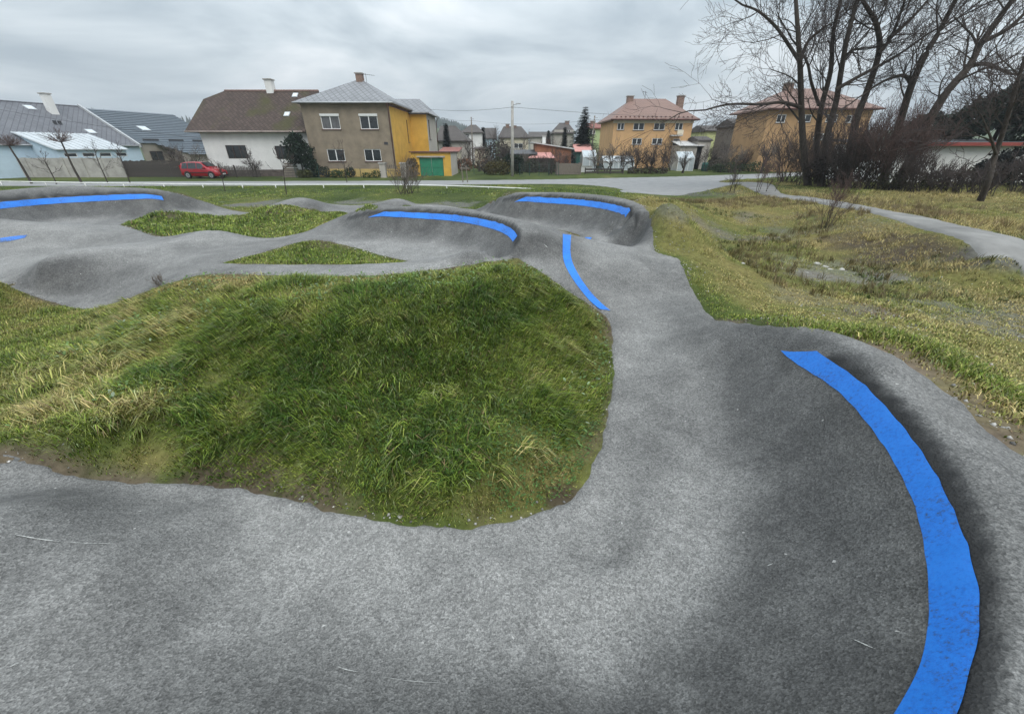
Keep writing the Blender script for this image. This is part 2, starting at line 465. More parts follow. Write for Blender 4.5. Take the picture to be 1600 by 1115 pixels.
def zraw(x, y):
    x = np.asarray(x, float); y = np.asarray(y, float)
    sh = x.shape
    p = np.stack([x.ravel(), y.ravel()], 1) / _sc
    o = np.empty(len(p))
    for i in range(0, len(p), 20000):
        q = p[i:i + 20000]
        d2 = ((q[:, None, 0] - _xy[None, :, 0]) ** 2 + (q[:, None, 1] - _xy[None, :, 1]) ** 2)
        o[i:i + 20000] = _tpsk(d2) @ _W[:_n] + _W[_n] + q @ _W[_n + 1:]
    return o.reshape(sh)

# the survey tabulated on two regular grids, read back with cubic interpolation
def table(x0, x1, y0, y1, d):
    gx_ = np.arange(x0, x1 + d, d); gy_ = np.arange(y0, y1 + d, d)
    a_, b_ = np.meshgrid(gx_, gy_)
    return (x0, y0, d, zraw(a_, b_))
T_NEAR = table(-8.5, 5.5, -1.8, 9.5, .08)
T_MID = table(-29, 7.5, -3.5, 27.5, .16)
T_FAR = table(-46, 38, -9, 50, .5)

def look(T, x, y):
    x0, y0, d, Zt = T
    fx = (x - x0) / d; fy = (y - y0) / d
    ix = np.clip(np.floor(fx).astype(int), 1, Zt.shape[1] - 3); iy = np.clip(np.floor(fy).astype(int), 1, Zt.shape[0] - 3)
    tx = fx - ix; ty = fy - iy
    def cw(t): return (-.5 * t + t * t - .5 * t ** 3, 1 - 2.5 * t * t + 1.5 * t ** 3, .5 * t + 2 * t * t - 1.5 * t ** 3, -.5 * t * t + .5 * t ** 3)
    wx, wy = cw(tx), cw(ty); r = 0
    for j in range(4):
        for i in range(4):
            r = r + wx[i] * wy[j] * Zt[iy + j - 1, ix + i - 1]
    return r

def zs(x, y):
    """surface height: survey inside, level country outside"""
    x = np.asarray(x, float); y = np.asarray(y, float)
    out_ = np.maximum.reduce([sm(-26, -42, x), sm(24, 34, x), sm(40, 47, y), sm(-2, -7, y)])
    flat = 0.05 + 0.5 * sm(14, 24, x) * sm(46, 30, y)
    z = np.full(x.shape, 0.0)
    done = out_ >= .999
    for T, (a, b, c, d) in ((T_NEAR, (-8.3, 5.3, -1.6, 9.3)), (T_MID, (-28.5, 7, -3, 27)), (T_FAR, (-46, 38, -9, 50))):
        m = ~done & (x >= a) & (x <= b) & (y >= c) & (y <= d)
        if m.any(): z[m] = look(T, x[m], y[m])
        done = done | m
    z = np.clip(z, -0.15, 1.75)
    return z * (1 - out_) + flat * out_

def zat(x, y): return float(zs(np.array([float(x)]), np.array([float(y)]))[0])

def hit(u, v):
    """where the ray of a pixel meets the surface"""
    u = np.asarray(u, float); v = np.asarray(v, float)
    r = np.stack([u - W0 / 2, F * CT - (v - H0 / 2) * ST, -(F * ST + (v - H0 / 2) * CT)], -1)
    lo = np.full(u.shape, 0.0); hi = np.full(u.shape, np.nan)
    t0 = (1.75 - CAMZ) / r[..., 2]; t1 = (-0.15 - CAMZ) / r[..., 2]
    lo = t0.copy(); hi = t1.copy(); found = np.zeros(u.shape, bool)
    K = 90
    prev = t0
    for k in range(1, K + 1):
        t = t0 + (t1 - t0) * k / K
        below = (CAMZ + r[..., 2] * t) < zs(r[..., 0] * t, r[..., 1] * t)
        new = below & ~found
        lo = np.where(new, prev, lo); hi = np.where(new, t, hi)
        found |= below
        prev = t
    for _ in range(12):
        mid = (lo + hi) / 2
        below = (CAMZ + r[..., 2] * mid) < zs(r[..., 0] * mid, r[..., 1] * mid)
        hi = np.where(below, mid, hi); lo = np.where(below, lo, mid)
    t = (lo + hi) / 2
    return np.stack([r[..., 0] * t, r[..., 1] * t, CAMZ + r[..., 2] * t], -1)

def E(key): return [P(*c)[:2] for c in ED[key]]

def smooth_closed(pts, n=6):
    """Catmull-Rom through a closed ring"""
    p = np.array(pts); m = len(p); o = []
    for i in range(m):
        a, b, c, d = p[i - 1], p[i], p[(i + 1) % m], p[(i + 2) % m]
        for k in range(n):
            t = k / n
            o.append(0.5 * (2 * b + (c - a) * t + (2 * a - 5 * b + 4 * c - d) * t * t + (3 * b - a - 3 * c + d) * t ** 3))
    return np.array(o)

def poly_sd(poly, x, y):
    """signed distance to a closed polygon, positive inside"""
    best = np.full(x.shape, 1e9); ins = np.zeros(x.shape, bool)
    m = len(poly)
    for i in range(m):
        ax, ay = poly[i]; bx, by = poly[(i + 1) % m]
        ex, ey = bx - ax, by - ay
        t = np.clip(((x - ax) * ex + (y - ay) * ey) / (ex * ex + ey * ey + 1e-12), 0, 1)
        best = np.minimum(best, (x - ax - t * ex) ** 2 + (y - ay - t * ey) ** 2)
        c = (ay > y) != (by > y)
        if by != ay:
            ins ^= c & (x < ex * (y - ay) / (by - ay) + ax)
    d = np.sqrt(best)
    return np.where(ins, d, -d)

# asphalt outline in plan: one outer ring and four grass islands
OUTER = smooth_closed([(3.45, .6), (3.0, -.5), (1.8, -1.2), (0, -1.4), (-2, -1.2), (-5, -.9), (-9, -.3), (-12, 1.2), (-14, 4), (-14.5, 6), (-15.5, 8), (-20, 9.5), (-25, 13), (-26.5, 17), (-24.5, 19.5)]
                      + E('back') + [(-4.4, 24.2), (-3.2, 23.2), (-2.3, 22.2)] + E('right')[::-1], 4)
MOUND = smooth_closed(E('mound') + E('strip')[1:] + [(-11.2, 8.6), (-12.3, 7.6), (-12, 5), (-9.5, 3.6), (-7, 3.1), (-5, 2.9)], 4)
ISL = smooth_closed(E('isl'), 4)
ISL2 = smooth_closed(E('isl2n') + [P(505, 352, .8)[:2], P(530, 341, 1.05)[:2]] + E('berm2')[1:4] + [(-4.6, 13.6), (-5.2, 15.2), (-6.2, 17.6)] + E('isl2f')[::-1], 4)
ISL3 = smooth_closed(E('berm2')[4:] + [(1.9, 11.6), (2.25, 13.2), (2.0, 14.2), (.8, 15.2), (-1, 16.2), (-2.2, 18.2), (-3.4, 20.3), (-5.2, 21.6), (-5.8, 20), (-4.9, 17), (-4.2, 14.2)], 4)

def asph(x, y):
    x = np.asarray(x, float); y = np.asarray(y, float)
    s = poly_sd(OUTER, x, y)
    for q in (MOUND, ISL, ISL2, ISL3):
        s = np.minimum(s, -poly_sd(q, x, y))
    return s

def axis(parts):
    o = []
    for a, b, d0, d1 in parts:
        x = a; 
        while x < b - 1e-6:
            o.append(x); t = (x - a) / (b - a)
            x += d0 + (d1 - d0) * t
    o.append(parts[-1][1])
    return np.array(o)

GX = axis([(-1600, -60, 150, 6), (-60, -26, 4, .5), (-26, -9, .22, .12), (-9, 5, .072, .072), (5, 20, .14, .32), (20, 60, .5, 5), (60, 1600, 6, 150)])
GY = axis([(-300, -10, 60, 2), (-10, -1.5, 1.5, .1), (-1.5, 0.5, .08, .06), (.5, 9, .055, .075), (9, 25, .08, .15), (25, 60, .25, 1.2), (60, 2200, 4, 150)])
XX, YY = np.meshgrid(GX, GY)
ZZ = zs(XX, YY)
SD = np.full(XX.shape, -50.0)
near = (XX > -29) & (XX < 7) & (YY > -3) & (YY < 27)
SD[near] = asph(XX[near], YY[near])

def grid_faces(mask):
    ny, nx = XX.shape
    idx = np.arange(ny * nx).reshape(ny, nx)
    m = mask[:-1, :-1] & mask[1:, :-1] & mask[:-1, 1:] & mask[1:, 1:]
    return np.stack([idx[:-1, :-1][m], idx[:-1, 1:][m], idx[1:, 1:][m], idx[1:, :-1][m]], 1)

def compact(v, f):
    u_, inv = np.unique(f, return_inverse=True)
    return v[u_], inv.reshape(f.shape), u_
# ------------------------------------------------------------------ track and ground meshes
def asphalt_material():
    m = bpy.data.materials.new('asphalt'); m.use_nodes = True
    t = m.node_tree; b = t.nodes['Principled BSDF']; Nn = t.nodes.new; Ll = t.links.new
    c = Nn('ShaderNodeTexCoord')
    def noise(s, d, r=0.6):
        n = Nn('ShaderNodeTexNoise'); n.inputs['Scale'].default_value = s; n.inputs['Detail'].default_value = d; n.inputs['Roughness'].default_value = r
        Ll(c.outputs['Object'], n.inputs['Vector']); return n
    big = noise(0.9, 6, .62); mid = noise(7, 5); fine = noise(95, 2, .7); 
    def ramp(src, a, b_, lo, hi):
        r = Nn('ShaderNodeMapRange'); r.inputs['From Min'].default_value = a; r.inputs['From Max'].default_value = b_
        r.inputs['To Min'].default_value = lo; r.inputs['To Max'].default_value = hi
        Ll(src, r.inputs[0]); return r.outputs[0]
    def mul(a, b_):
        x = Nn('ShaderNodeMath'); x.operation = 'MULTIPLY'; Ll(a, x.inputs[0]); Ll(b_, x.inputs[1]); return x.outputs[0]
    k = mul(mul(ramp(big.outputs['Fac'], .3, .7, .9, 1.1), ramp(mid.outputs['Fac'], .3, .7, .9, 1.1)), ramp(fine.outputs['Fac'], .3, .7, .52, 1.48))
    vo = Nn('ShaderNodeTexVoronoi'); vo.inputs['Scale'].default_value = 60
    Ll(c.outputs['Object'], vo.inputs['Vector'])
    sepc = Nn('ShaderNodeSeparateColor'); Ll(vo.outputs['Color'], sepc.inputs[0])
    k = mul(k, ramp(sepc.outputs[0], 0, 1, .68, 1.32))
    pale = Nn('ShaderNodeMath'); pale.operation = 'GREATER_THAN'; pale.inputs[1].default_value = .9996
    Ll(sepc.outputs[1], pale.inputs[0])
    col = Nn('ShaderNodeVectorMath'); col.operation = 'SCALE'; col.inputs[0].default_value = (.070, .069, .067)
    Ll(k, col.inputs['Scale'])
    at = Nn('ShaderNodeAttribute'); at.attribute_name = 'dust_shade'
    mx = Nn('ShaderNodeMix'); mx.data_type = 'RGBA'
    sp_ = Nn('ShaderNodeSeparateColor'); Ll(at.outputs['Color'], sp_.inputs[0])
    mott = noise(2.6, 9, .72)
    ma = Nn('ShaderNodeMath'); ma.operation = 'MULTIPLY_ADD'; ma.inputs[1].default_value = 1.0; ma.use_clamp = True
    Ll(ramp(mott.outputs['Fac'], .3, .7, -.14, .13), ma.inputs[0]); Ll(sp_.outputs[0], ma.inputs[2])
    Ll(ma.outputs[0], mx.inputs[0]); Ll(col.outputs[0], mx.inputs[6]); 
    dcol = Nn('ShaderNodeVectorMath'); dcol.operation = 'SCALE'; dcol.inputs[0].default_value = (.30, .294, .28); Ll(k, dcol.inputs['Scale'])
    Ll(dcol.outputs[0], mx.inputs[7])
    m2 = Nn('ShaderNodeMix'); m2.data_type = 'RGBA'; m2.inputs[7].default_value = (.42, .41, .39, 1)
    Ll(pale.outputs[0], m2.inputs[0]); Ll(mx.outputs[2], m2.inputs[6])
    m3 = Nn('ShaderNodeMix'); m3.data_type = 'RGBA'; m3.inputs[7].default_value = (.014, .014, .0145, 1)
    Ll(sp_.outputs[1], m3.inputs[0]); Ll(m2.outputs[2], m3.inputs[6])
    Ll(m3.outputs[2], b.inputs['Base Color'])
    b.inputs['Roughness'].default_value = .72
    b.inputs['Specular IOR Level'].default_value = .35
    bp = Nn('ShaderNodeBump'); bp.inputs['Strength'].default_value = .8; bp.inputs['Distance'].default_value = .006
    ad = Nn('ShaderNodeMath'); ad.operation = 'ADD'; Ll(fine.outputs['Fac'], ad.inputs[0]); Ll(vo.outputs['Distance'], ad.inputs[1])
    Ll(ad.outputs[0], bp.inputs['Height']); Ll(bp.outputs[0], b.inputs['Normal'])
    return m
M_ASPH = asphalt_material()

# the asphalt lies 3.5 cm proud of the soil; its rim dips under the grass
SD = SD + .09 * (fbm(XX, YY, 5.5, 4, 13) - .5) * (np.abs(SD) < .6)      # slightly ragged edge
za = ZZ + np.clip(SD * 1.0, -.09, .035)
fa = grid_faces(SD > -.13)
va = np.stack([XX.ravel(), YY.ravel(), za.ravel()], 1)
va, fa, ua = compact(va, fa)
gy_, gx_ = np.gradient(ZZ, GY, GX)
slope = np.hypot(gx_, gy_)
dust_shade = np.clip(.54 * sm(.75, .02, slope) * (.5 + .5 * sm(.34, .62, fbm(XX, YY, .5, 4, 3))) + .10 * sm(.45, .75, fbm(XX, YY, 2.2, 4, 9)) + .06, 0, 1)  # pale dust on flats; darker slopes are shading put into the colour
dust_shade = dust_shade * (1 - .45 * sm(.95, 1.15, ZZ) * sm(.6, .1, slope))
d_ = dust_shade.ravel()[ua]
# crease shade painted dark into the colour, just inside the rims of the berms
rim_shade = np.zeros(len(va))
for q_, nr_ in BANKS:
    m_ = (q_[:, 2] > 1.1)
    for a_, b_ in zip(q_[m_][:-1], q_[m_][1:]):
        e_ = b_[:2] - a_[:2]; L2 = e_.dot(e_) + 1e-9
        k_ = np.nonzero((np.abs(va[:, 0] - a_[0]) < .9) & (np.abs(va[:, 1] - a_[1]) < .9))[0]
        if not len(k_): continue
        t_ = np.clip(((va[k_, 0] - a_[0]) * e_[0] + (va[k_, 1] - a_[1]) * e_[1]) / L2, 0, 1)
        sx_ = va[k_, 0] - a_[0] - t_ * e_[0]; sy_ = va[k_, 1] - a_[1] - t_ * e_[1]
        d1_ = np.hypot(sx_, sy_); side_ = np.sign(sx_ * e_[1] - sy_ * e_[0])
        rim_shade[k_] = np.maximum(rim_shade[k_], sm(.085, .03, np.abs(d1_ * side_ - .04)))
rim_shade *= .75 + .35 * fbm(va[:, 0], va[:, 1], 2.0, 3, 15); rim_shade = np.clip(rim_shade, 0, 1)
track = link('pump_track', npmesh('pump_track', va, fa, True, {'dust_shade': np.stack([d_ * (1 - rim_shade), rim_shade, d_], 1)}), M_ASPH)
tag(track, 'grey asphalt pump track with banked turns and rollers', kind='structure')

def zsurf(x, y):
    return zs(x, y) + np.clip(asph(x, y), -.09, .035)

# ground
GROUND_ZONES = []
def zone(u, v, z, rad, col, amt=1.0):
    x, y, _ = P(u, v, z); GROUND_ZONES.append((x, y, rad, np.array(col), amt))

C_GREEN = np.array((.075, .095, .024)); C_DARK = np.array((.035, .055, .015)); C_DRY = np.array((.24, .19, .075)); C_DIRT = np.array((.105, .08, .058)); C_GRAVEL = np.array((.17, .165, .155))

PATHN = [(13.2, 8.6), (14.6, 13.2), (16.2, 18), (17.4, 23), (18.6, 29), (19.4, 33), (18.6, 36.5), (15.5, 39.5)]
PATHA = None
def on_bank(x, y):
    return sm(.0, .25, -poly_sd(MOUND, x, y))

def veg(x, y, s):
    """0 lush dark green .. 1 dry straw, and bare-soil amount"""
    n = fbm(x, y, .35, 4, 21); n2 = fbm(x, y, 1.6, 3, 5)
    rightside = sm(3.2, 4.6, x) * sm(30, 24, y)
    dry = np.clip(.28 + .75 * (n - .42) + .35 * (n2 - .5), 0, 1)
    dry = dry + rightside * .36
    pb = poly_sd(PATHA, x, y) if PATHA is not None else np.full(x.shape, -9.0)
    dry = dry + .45 * np.exp(-((pb + 1.2) / 1.1) ** 2) * sm(8, 12, x)
    # the main mound: lush on its steep face, drier round the foot and at the left
    inm = sm(-.1, .3, poly_sd(MOUND, x, y)) if np.any((y < 10) & (x > -14) & (x < 3)) else np.zeros_like(x)
    edge = sm(.75, .1, -s)
    face = np.exp(-((x + 1.2) / 2.6) ** 2 - ((y - 5.1) / 1.9) ** 2)
    left = sm(-3.0, -5.6, x)
    dm = np.clip(.40 - .36 * face + .14 * left + .22 * edge + .9 * (n2 - .5) + .5 * (n - .5), 0, 1)
    dry = dry * (1 - inm) + dm * inm
    far = sm(24, 30, y) * (1 - rightside)
    dry = np.clip(dry - .05 * far, 0, 1)
    bare = sm(.30, .0, -s) * sm(.38, .62, fbm(x, y, 1.4, 3, 33)) * .9
    bare = np.maximum(bare, rightside * sm(.56, .74, fbm(x, y, .6, 4, 44)) * .8 * sm(16, 9, x - 0.0 * y))
    return dry, np.clip(bare, 0, 1)

gx, gy = XX.ravel(), YY.ravel()
zg = ZZ - .13 * sm(.05, .2, SD) + .012 * (fbm(XX, YY, 3.0, 3, 2) - .5) * sm(60, 30, np.abs(YY)) * sm(.02, .15, -SD) * 4
dry, bare = veg(gx, gy, SD.ravel())
cg = C_DARK * .75 + (C_GREEN - C_DARK * .75) * np.clip(dry * 2, 0, 1)[:, None]
cg = cg + (C_DRY * .8 - cg) * np.clip(dry * 1.7 - .7, 0, 1)[:, None]
cg = cg * (1 - bare[:, None]) + (C_DIRT * (1 - .5 * sm(3, 5, gx))[:, None] + C_GRAVEL * (.5 * sm(3, 5, gx))[:, None]) * bare[:, None]
def patch(x, y, rad, col, amt, seed, asp=1.0):
    global cg
    d = np.hypot(gx - x, (gy - y) * asp) / rad + (fbm(gx, gy, 1.1, 4, seed) - .5) * 1.1
    a_ = (sm(1.0, .6, d) * amt)[:, None]
    cg = cg * (1 - a_) + np.array(col) * a_
for (u_, v_, z_, r_, c_, a_, s_) in [
        (1300, 420, .05, 1.8, C_GRAVEL, .45, 1), (1380, 395, .1, 1.6, C_DIRT * .55, .8, 2), (1560, 500, .1, 1.8, C_GRAVEL * .8, .6, 3), (1560, 425, .2, 1.4, C_GRAVEL * .6, .85, 4),
        (1055, 350, .8, .8, C_GRAVEL * .8, .55, 5), (1045, 375, .75, .6, C_GRAVEL * .7, .5, 6), (1250, 470, .2, 1.0, C_GRAVEL * .8, .3, 7), (1420, 560, 1.15, .5, C_DIRT * 1.4, .7, 8), (1560, 650, 1.15, .6, C_DIRT * 1.4, .7, 9),
        (1080, 303, .05, 4.0, C_GRAVEL * .6, .9, 10), (400, 318, .1, 2.0, C_GRAVEL * .75, .9, 11), (560, 314, .05, 1.6, C_GRAVEL * .8, .8, 12), (700, 320, .05, 2.2, C_GRAVEL * .8, .8, 13),
        (370, 752, .02, .5, C_DIRT * .75, .9, 14), (480, 785, .02, .35, C_DIRT * .9, .8, 15), (880, 782, .02, .25, C_DIRT * .6, .9, 16), (300, 455, .72, .7, C_DIRT * .7, .8, 17), (700, 420, .95, .5, C_DIRT * 1.0, .8, 18),
        (500, 380, .85, .5, C_DIRT * .8, .7, 19), (265, 335, .7, .8, C_DIRT * .8, .7, 20), (440, 325, .85, .9, C_DIRT * .8, .8, 21), (1340, 372, .25, 1.2, C_DIRT * .6, .7, 22), (1430, 405, .25, 1.6, C_DIRT * .6, .7, 23)]:
    x_, y_, _ = P(u_, v_, z_)
    patch(x_, y_, r_, c_, a_, 60 + s_)
# fine grid round the track, every fourth line beyond
def ix_(a, v): return int(np.argmin(np.abs(a - v)))
cx0, cx1, cy0, cy1 = ix_(GX, -28), ix_(GX, 21), ix_(GY, -2.5), ix_(GY, 27)
box_ = np.zeros(XX.shape, bool); box_[cy0:cy1 + 1, cx0:cx1 + 1] = True
fg = grid_faces((SD < .32) & box_)
sx_ = np.unique(np.concatenate([np.arange(0, len(GX), 4), [cx0, cx1, len(GX) - 1]])); sy_ = np.unique(np.concatenate([np.arange(0, len(GY), 4), [cy0, cy1, len(GY) - 1]]))
gi = np.arange(XX.size).reshape(XX.shape)[np.ix_(sy_, sx_)]
mid_in = ((sx_[:-1] >= cx0) & (sx_[:-1] < cx1))[None, :] & ((sy_[:-1] >= cy0) & (sy_[:-1] < cy1))[:, None]
fc = np.stack([gi[:-1, :-1][~mid_in], gi[:-1, 1:][~mid_in], gi[1:, 1:][~mid_in], gi[1:, :-1][~mid_in]], 1)
vg, fg, ug = compact(np.stack([gx, gy, zg.ravel()], 1), np.concatenate([fg, fc]))
M_GROUND = mat('soil_and_turf', rough=.95, attr='Col', var=.35, scale=9, bump=.6, bscale=40, spec=.1)
ground = link('ground', npmesh('ground', vg, fg, True, {'Col': cg[ug]}), M_GROUND)
tag(ground, 'grassy ground with dirt and gravel patches', kind='structure')

# ------------------------------------------------------------------ blue riding lines painted on the asphalt
def paint_material(name, fade):
    m = bpy.data.materials.new(name); m.use_nodes = True
    t = m.node_tree; b = t.nodes['Principled BSDF']; Nn = t.nodes.new; Ll = t.links.new
    c = Nn('ShaderNodeTexCoord')
    n = Nn('ShaderNodeTexNoise'); n.inputs['Scale'].default_value = 38; n.inputs['Detail'].default_value = 6; n.inputs['Roughness'].default_value = .75
    n3 = Nn('ShaderNodeTexNoise'); n3.inputs['Scale'].default_value = 2.2; n3.inputs['Detail'].default_value = 4
    Ll(c.outputs['Object'], n.inputs['Vector']); Ll(c.outputs['Object'], n3.inputs['Vector'])
    ad = Nn('ShaderNodeMath'); ad.operation = 'MULTIPLY_ADD'; ad.inputs[1].default_value = .45
    Ll(n3.outputs['Fac'], ad.inputs[0]); Ll(n.outputs['Fac'], ad.inputs[2])
    q = Nn('ShaderNodeValToRGB'); es = q.color_ramp.elements
    es[0].position = .56 + fade; es[0].color = (.03, .06, .12, 1)
    es[1].position = .70 + fade; es[1].color = (.005, .145, .58, 1)
    x = es.new(.85 + fade); x.color = (.009, .185, .66, 1)
    Ll(ad.outputs[0], q.inputs[0]); Ll(q.outputs[0], b.inputs['Base Color'])
    b.inputs['Roughness'].default_value = .55
    n2 = Nn('ShaderNodeTexNoise'); n2.inputs['Scale'].default_value = 95
    Ll(c.outputs['Object'], n2.inputs['Vector'])
    bp = Nn('ShaderNodeBump'); bp.inputs['Strength'].default_value = .4; bp.inputs['Distance'].default_value = .005
    Ll(n2.outputs['Fac'], bp.inputs['Height']); Ll(bp.outputs[0], b.inputs['Normal'])
    return m
M_BLUE = paint_material('blue_line_paint', -.025)
M_BLUEF = paint_material('worn_blue_line_paint', .06)

def resample(pts, n):
    p = np.array(pts, float)
    s = np.concatenate([[0], np.cumsum(np.hypot(*np.diff(p, axis=0).T))])
    # Catmull-Rom dense then arc-length
    q = []
    for i in range(len(p) - 1):
        a = p[max(i - 1, 0)]; b = p[i]; c = p[i + 1]; d = p[min(i + 2, len(p) - 1)]
        for k in range(12):
            t = k / 12
            q.append(0.5 * (2 * b + (c - a) * t + (2 * a - 5 * b + 4 * c - d) * t * t + (3 * b - a - 3 * c + d) * t ** 3))
    q.append(p[-1]); q = np.array(q)
    s = np.concatenate([[0], np.cumsum(np.hypot(*np.diff(q, axis=0).T))]); s /= s[-1]
    g = np.linspace(0, 1, n)
    return np.stack([np.interp(g, s, q[:, 0]), np.interp(g, s, q[:, 1])], 1)

def smooth_line(p, it=14):
    p = np.array(p)
    for _ in range(it):
        q = p.copy(); q[1:-1] = (p[:-2] + p[1:-1] * 2 + p[2:]) / 4; p = q
    return p

def stripe(outer, inner, m, n=90, k=7, lift=.007, label=None):
    """a painted band on the track surface between two surveyed edges"""
    a = hit(*np.array(outer, float).T)[:, :2]; b = hit(*np.array(inner, float).T)[:, :2]
    a = smooth_line(resample(a, n)); b = smooth_line(resample(b, n))
    t = np.linspace(0, 1, k)[None, :, None]
    g = a[:, None, :] * (1 - t) + b[:, None, :] * t
    x, y = g[..., 0], g[..., 1]
    z = zs(x, y) + .035
    h = .02
    nx = -(zs(x + h, y) - zs(x - h, y)) / (2 * h); ny = -(zs(x, y + h) - zs(x, y - h)) / (2 * h)
    ln = np.sqrt(nx ** 2 + ny ** 2 + 1)
    v = np.stack([x + nx / ln * lift, y + ny / ln * lift, z + lift / ln], -1).reshape(-1, 3)
    idx = np.arange(n * k).reshape(n, k)
    f = np.stack([idx[:-1, :-1].ravel(), idx[1:, :-1].ravel(), idx[1:, 1:].ravel(), idx[:-1, 1:].ravel()], 1)
    me = npmesh('blue_line', v, f, True)
    # face up
    if me.polygons[0].normal.z < 0:
        me.flip_normals()
    o = link('blue_line', me, m, track)
    if label: o['label'] = label
    return o

stripe([(1275, 553), (1340, 600), (1400, 663), (1450, 733), (1490, 810), (1515, 890), (1526, 960), (1521, 1020), (1499, 1100), (1470, 1180)],
       [(1219, 552), (1300, 610), (1370, 690), (1418, 775), (1440, 850), (1448, 930), (1445, 1000), (1432, 1055), (1396, 1120), (1350, 1180)], M_BLUE, 120, 9, label='broad blue line along the near banked turn')
stripe([(892, 370), (891, 385), (891, 402), (897, 420), (915, 450), (935, 473), (953, 488)],
       [(879, 368), (879, 385), (879, 404), (885, 422), (900, 447), (920, 472), (937, 486)], M_BLUE, 60, 5, label='narrow curved blue line over the roller')
def bank_stripe(k, u0, u1, f0, f1, label, slant=.25, extra=0, n=70, kk=5, lift=.008):
    """a painted band a little below the rim of a berm"""
    q, nr = BANKS[k]
    i = np.arange(len(q))
    # pixel column of each rim station
    dep = q[:, 1] * CT + (CAMZ - q[:, 2]) * ST
    uu = W0 / 2 + F * q[:, 0] / dep
    jmax = int(np.argmax(uu)) if u1 is None else None
    if u1 is None:
        ok = (uu > u0) & (i <= jmax + extra)
    else:
        ok = (uu > u0) & (uu < u1)
    ids = np.nonzero(ok)[0]
    g = np.linspace(ids[0], ids[-1], n)
    rows = []
    for t in np.linspace(0, 1, kk):
        f = f0 + (f1 - f0) * t
        gg = np.clip(g + (1 - t) * slant * np.linspace(1, 0, n) * 4, 0, len(q) - 1)
        rows.append(np.stack([np.interp(gg, i, q[:, 0] + nr[:, 0] * q[:, 4] * f), np.interp(gg, i, q[:, 1] + nr[:, 1] * q[:, 4] * f)], 1))
    G_ = np.stack([smooth_line(q_) for q_ in rows], 1); x, y = G_[..., 0], G_[..., 1]
    z = zs(x, y) + .035; h = .02
    nx = -(zs(x + h, y) - zs(x - h, y)) / (2 * h); ny = -(zs(x, y + h) - zs(x, y - h)) / (2 * h)
    ln = np.sqrt(nx ** 2 + ny ** 2 + 1)
    v = np.stack([x + nx / ln * lift, y + ny / ln * lift, z + lift / ln], -1).reshape(-1, 3)
    idx = np.arange(n * kk).reshape(n, kk)
    me = npmesh('blue_line', v, np.stack([idx[:-1, :-1].ravel(), idx[1:, :-1].ravel(), idx[1:, 1:].ravel(), idx[:-1, 1:].ravel()], 1), True)
    if me.polygons[0].normal.z < 0: me.flip_normals()
    o = link('blue_line', me, M_BLUE, track); o['label'] = label
    return o
bank_stripe(1, 576, None, .04, .13, 'blue line along the middle banked turn')
bank_stripe(2, 799, None, .04, .13, 'blue line along the far right banked turn', extra=-2)
bank_stripe(3, -80, 254, .05, .16, 'blue line along the far left banked turn')
stripe([(-40, 379), (0, 374.5), (20, 371.5), (44, 369)], [(-40, 386), (0, 381), (20, 378), (40, 373.5)], M_BLUEF, 24, 4, label='worn faded end of a blue line')
stripe([(914, 372.6), (920, 372.8), (925, 373)], [(916, 375), (919, 375), (923, 375)], M_BLUE, 6, 3)

# pale scuffs scratched into the asphalt
M_SCUFF = mat('pale_scuff', (.42, .42, .40), .9, .35, 40)
def scuff(pts, wd):
    a = hit(*np.array(pts, float).T)[:, :2]; p = resample(a, 24)
    t = np.gradient(p, axis=0); t /= np.linalg.norm(t, axis=1)[:, None]; nn_ = np.stack([-t[:, 1], t[:, 0]], 1)
    ww = wd * (.25 + .75 * rng.uniform(0, 1, 24)) * np.sin(np.linspace(.15, 3.0, 24))
    l_, r_ = p + nn_ * ww[:, None], p - nn_ * ww[:, None]
    v = np.concatenate([np.c_[l_, zs(l_[:, 0], l_[:, 1]) + .041], np.c_[r_, zs(r_[:, 0], r_[:, 1]) + .041]])
    i = np.arange(23); link('scuff_mark', npmesh('scuff_mark', v, np.stack([i, i + 1, i + 25, i + 24], 1)), M_SCUFF, track)
scuff([(28, 840), (60, 846), (98, 851)], .006); scuff([(105, 851), (150, 854), (185, 853)], .004); scuff([(530, 1046), (545, 1051), (562, 1054)], .004); scuff([(20, 1048), (30, 1043), (36, 1040)], .004)
scuff([(1325, 1003), (1340, 1010), (1362, 1020)], .004); scuff([(600, 1062), (640, 1068), (700, 1072)], .002); scuff([(1196, 889), (1205, 885)], .004); scuff([(850, 385), (856, 390)], .01)
# ------------------------------------------------------------------ road, apron and path
def sheet(name, polys, x0, x1, y0, y1, d, m, lift, label):
    gx_, gy_ = np.meshgrid(np.arange(x0, x1, d), np.arange(y0, y1, d))
    s = np.full(gx_.shape, -99.0)
    for q in polys:
        s = np.maximum(s, poly_sd(np.array(q), gx_, gy_))
    z = zs(gx_, gy_) + lift + np.clip(s * 2.0, -.45, .0)
    ny, nx = gx_.shape
    idx = np.arange(ny * nx).reshape(ny, nx)
    k = s > -d * 1.5
    k = k[:-1, :-1] & k[1:, :-1] & k[:-1, 1:] & k[1:, 1:]
    f = np.stack([idx[:-1, :-1][k], idx[:-1, 1:][k], idx[1:, 1:][k], idx[1:, :-1][k]], 1)
    v, f, _ = compact(np.stack([gx_.ravel(), gy_.ravel(), z.ravel()], 1), f)
    o = link(name, npmesh(name, v, f, True), m)
    return tag(o, label, kind='structure')

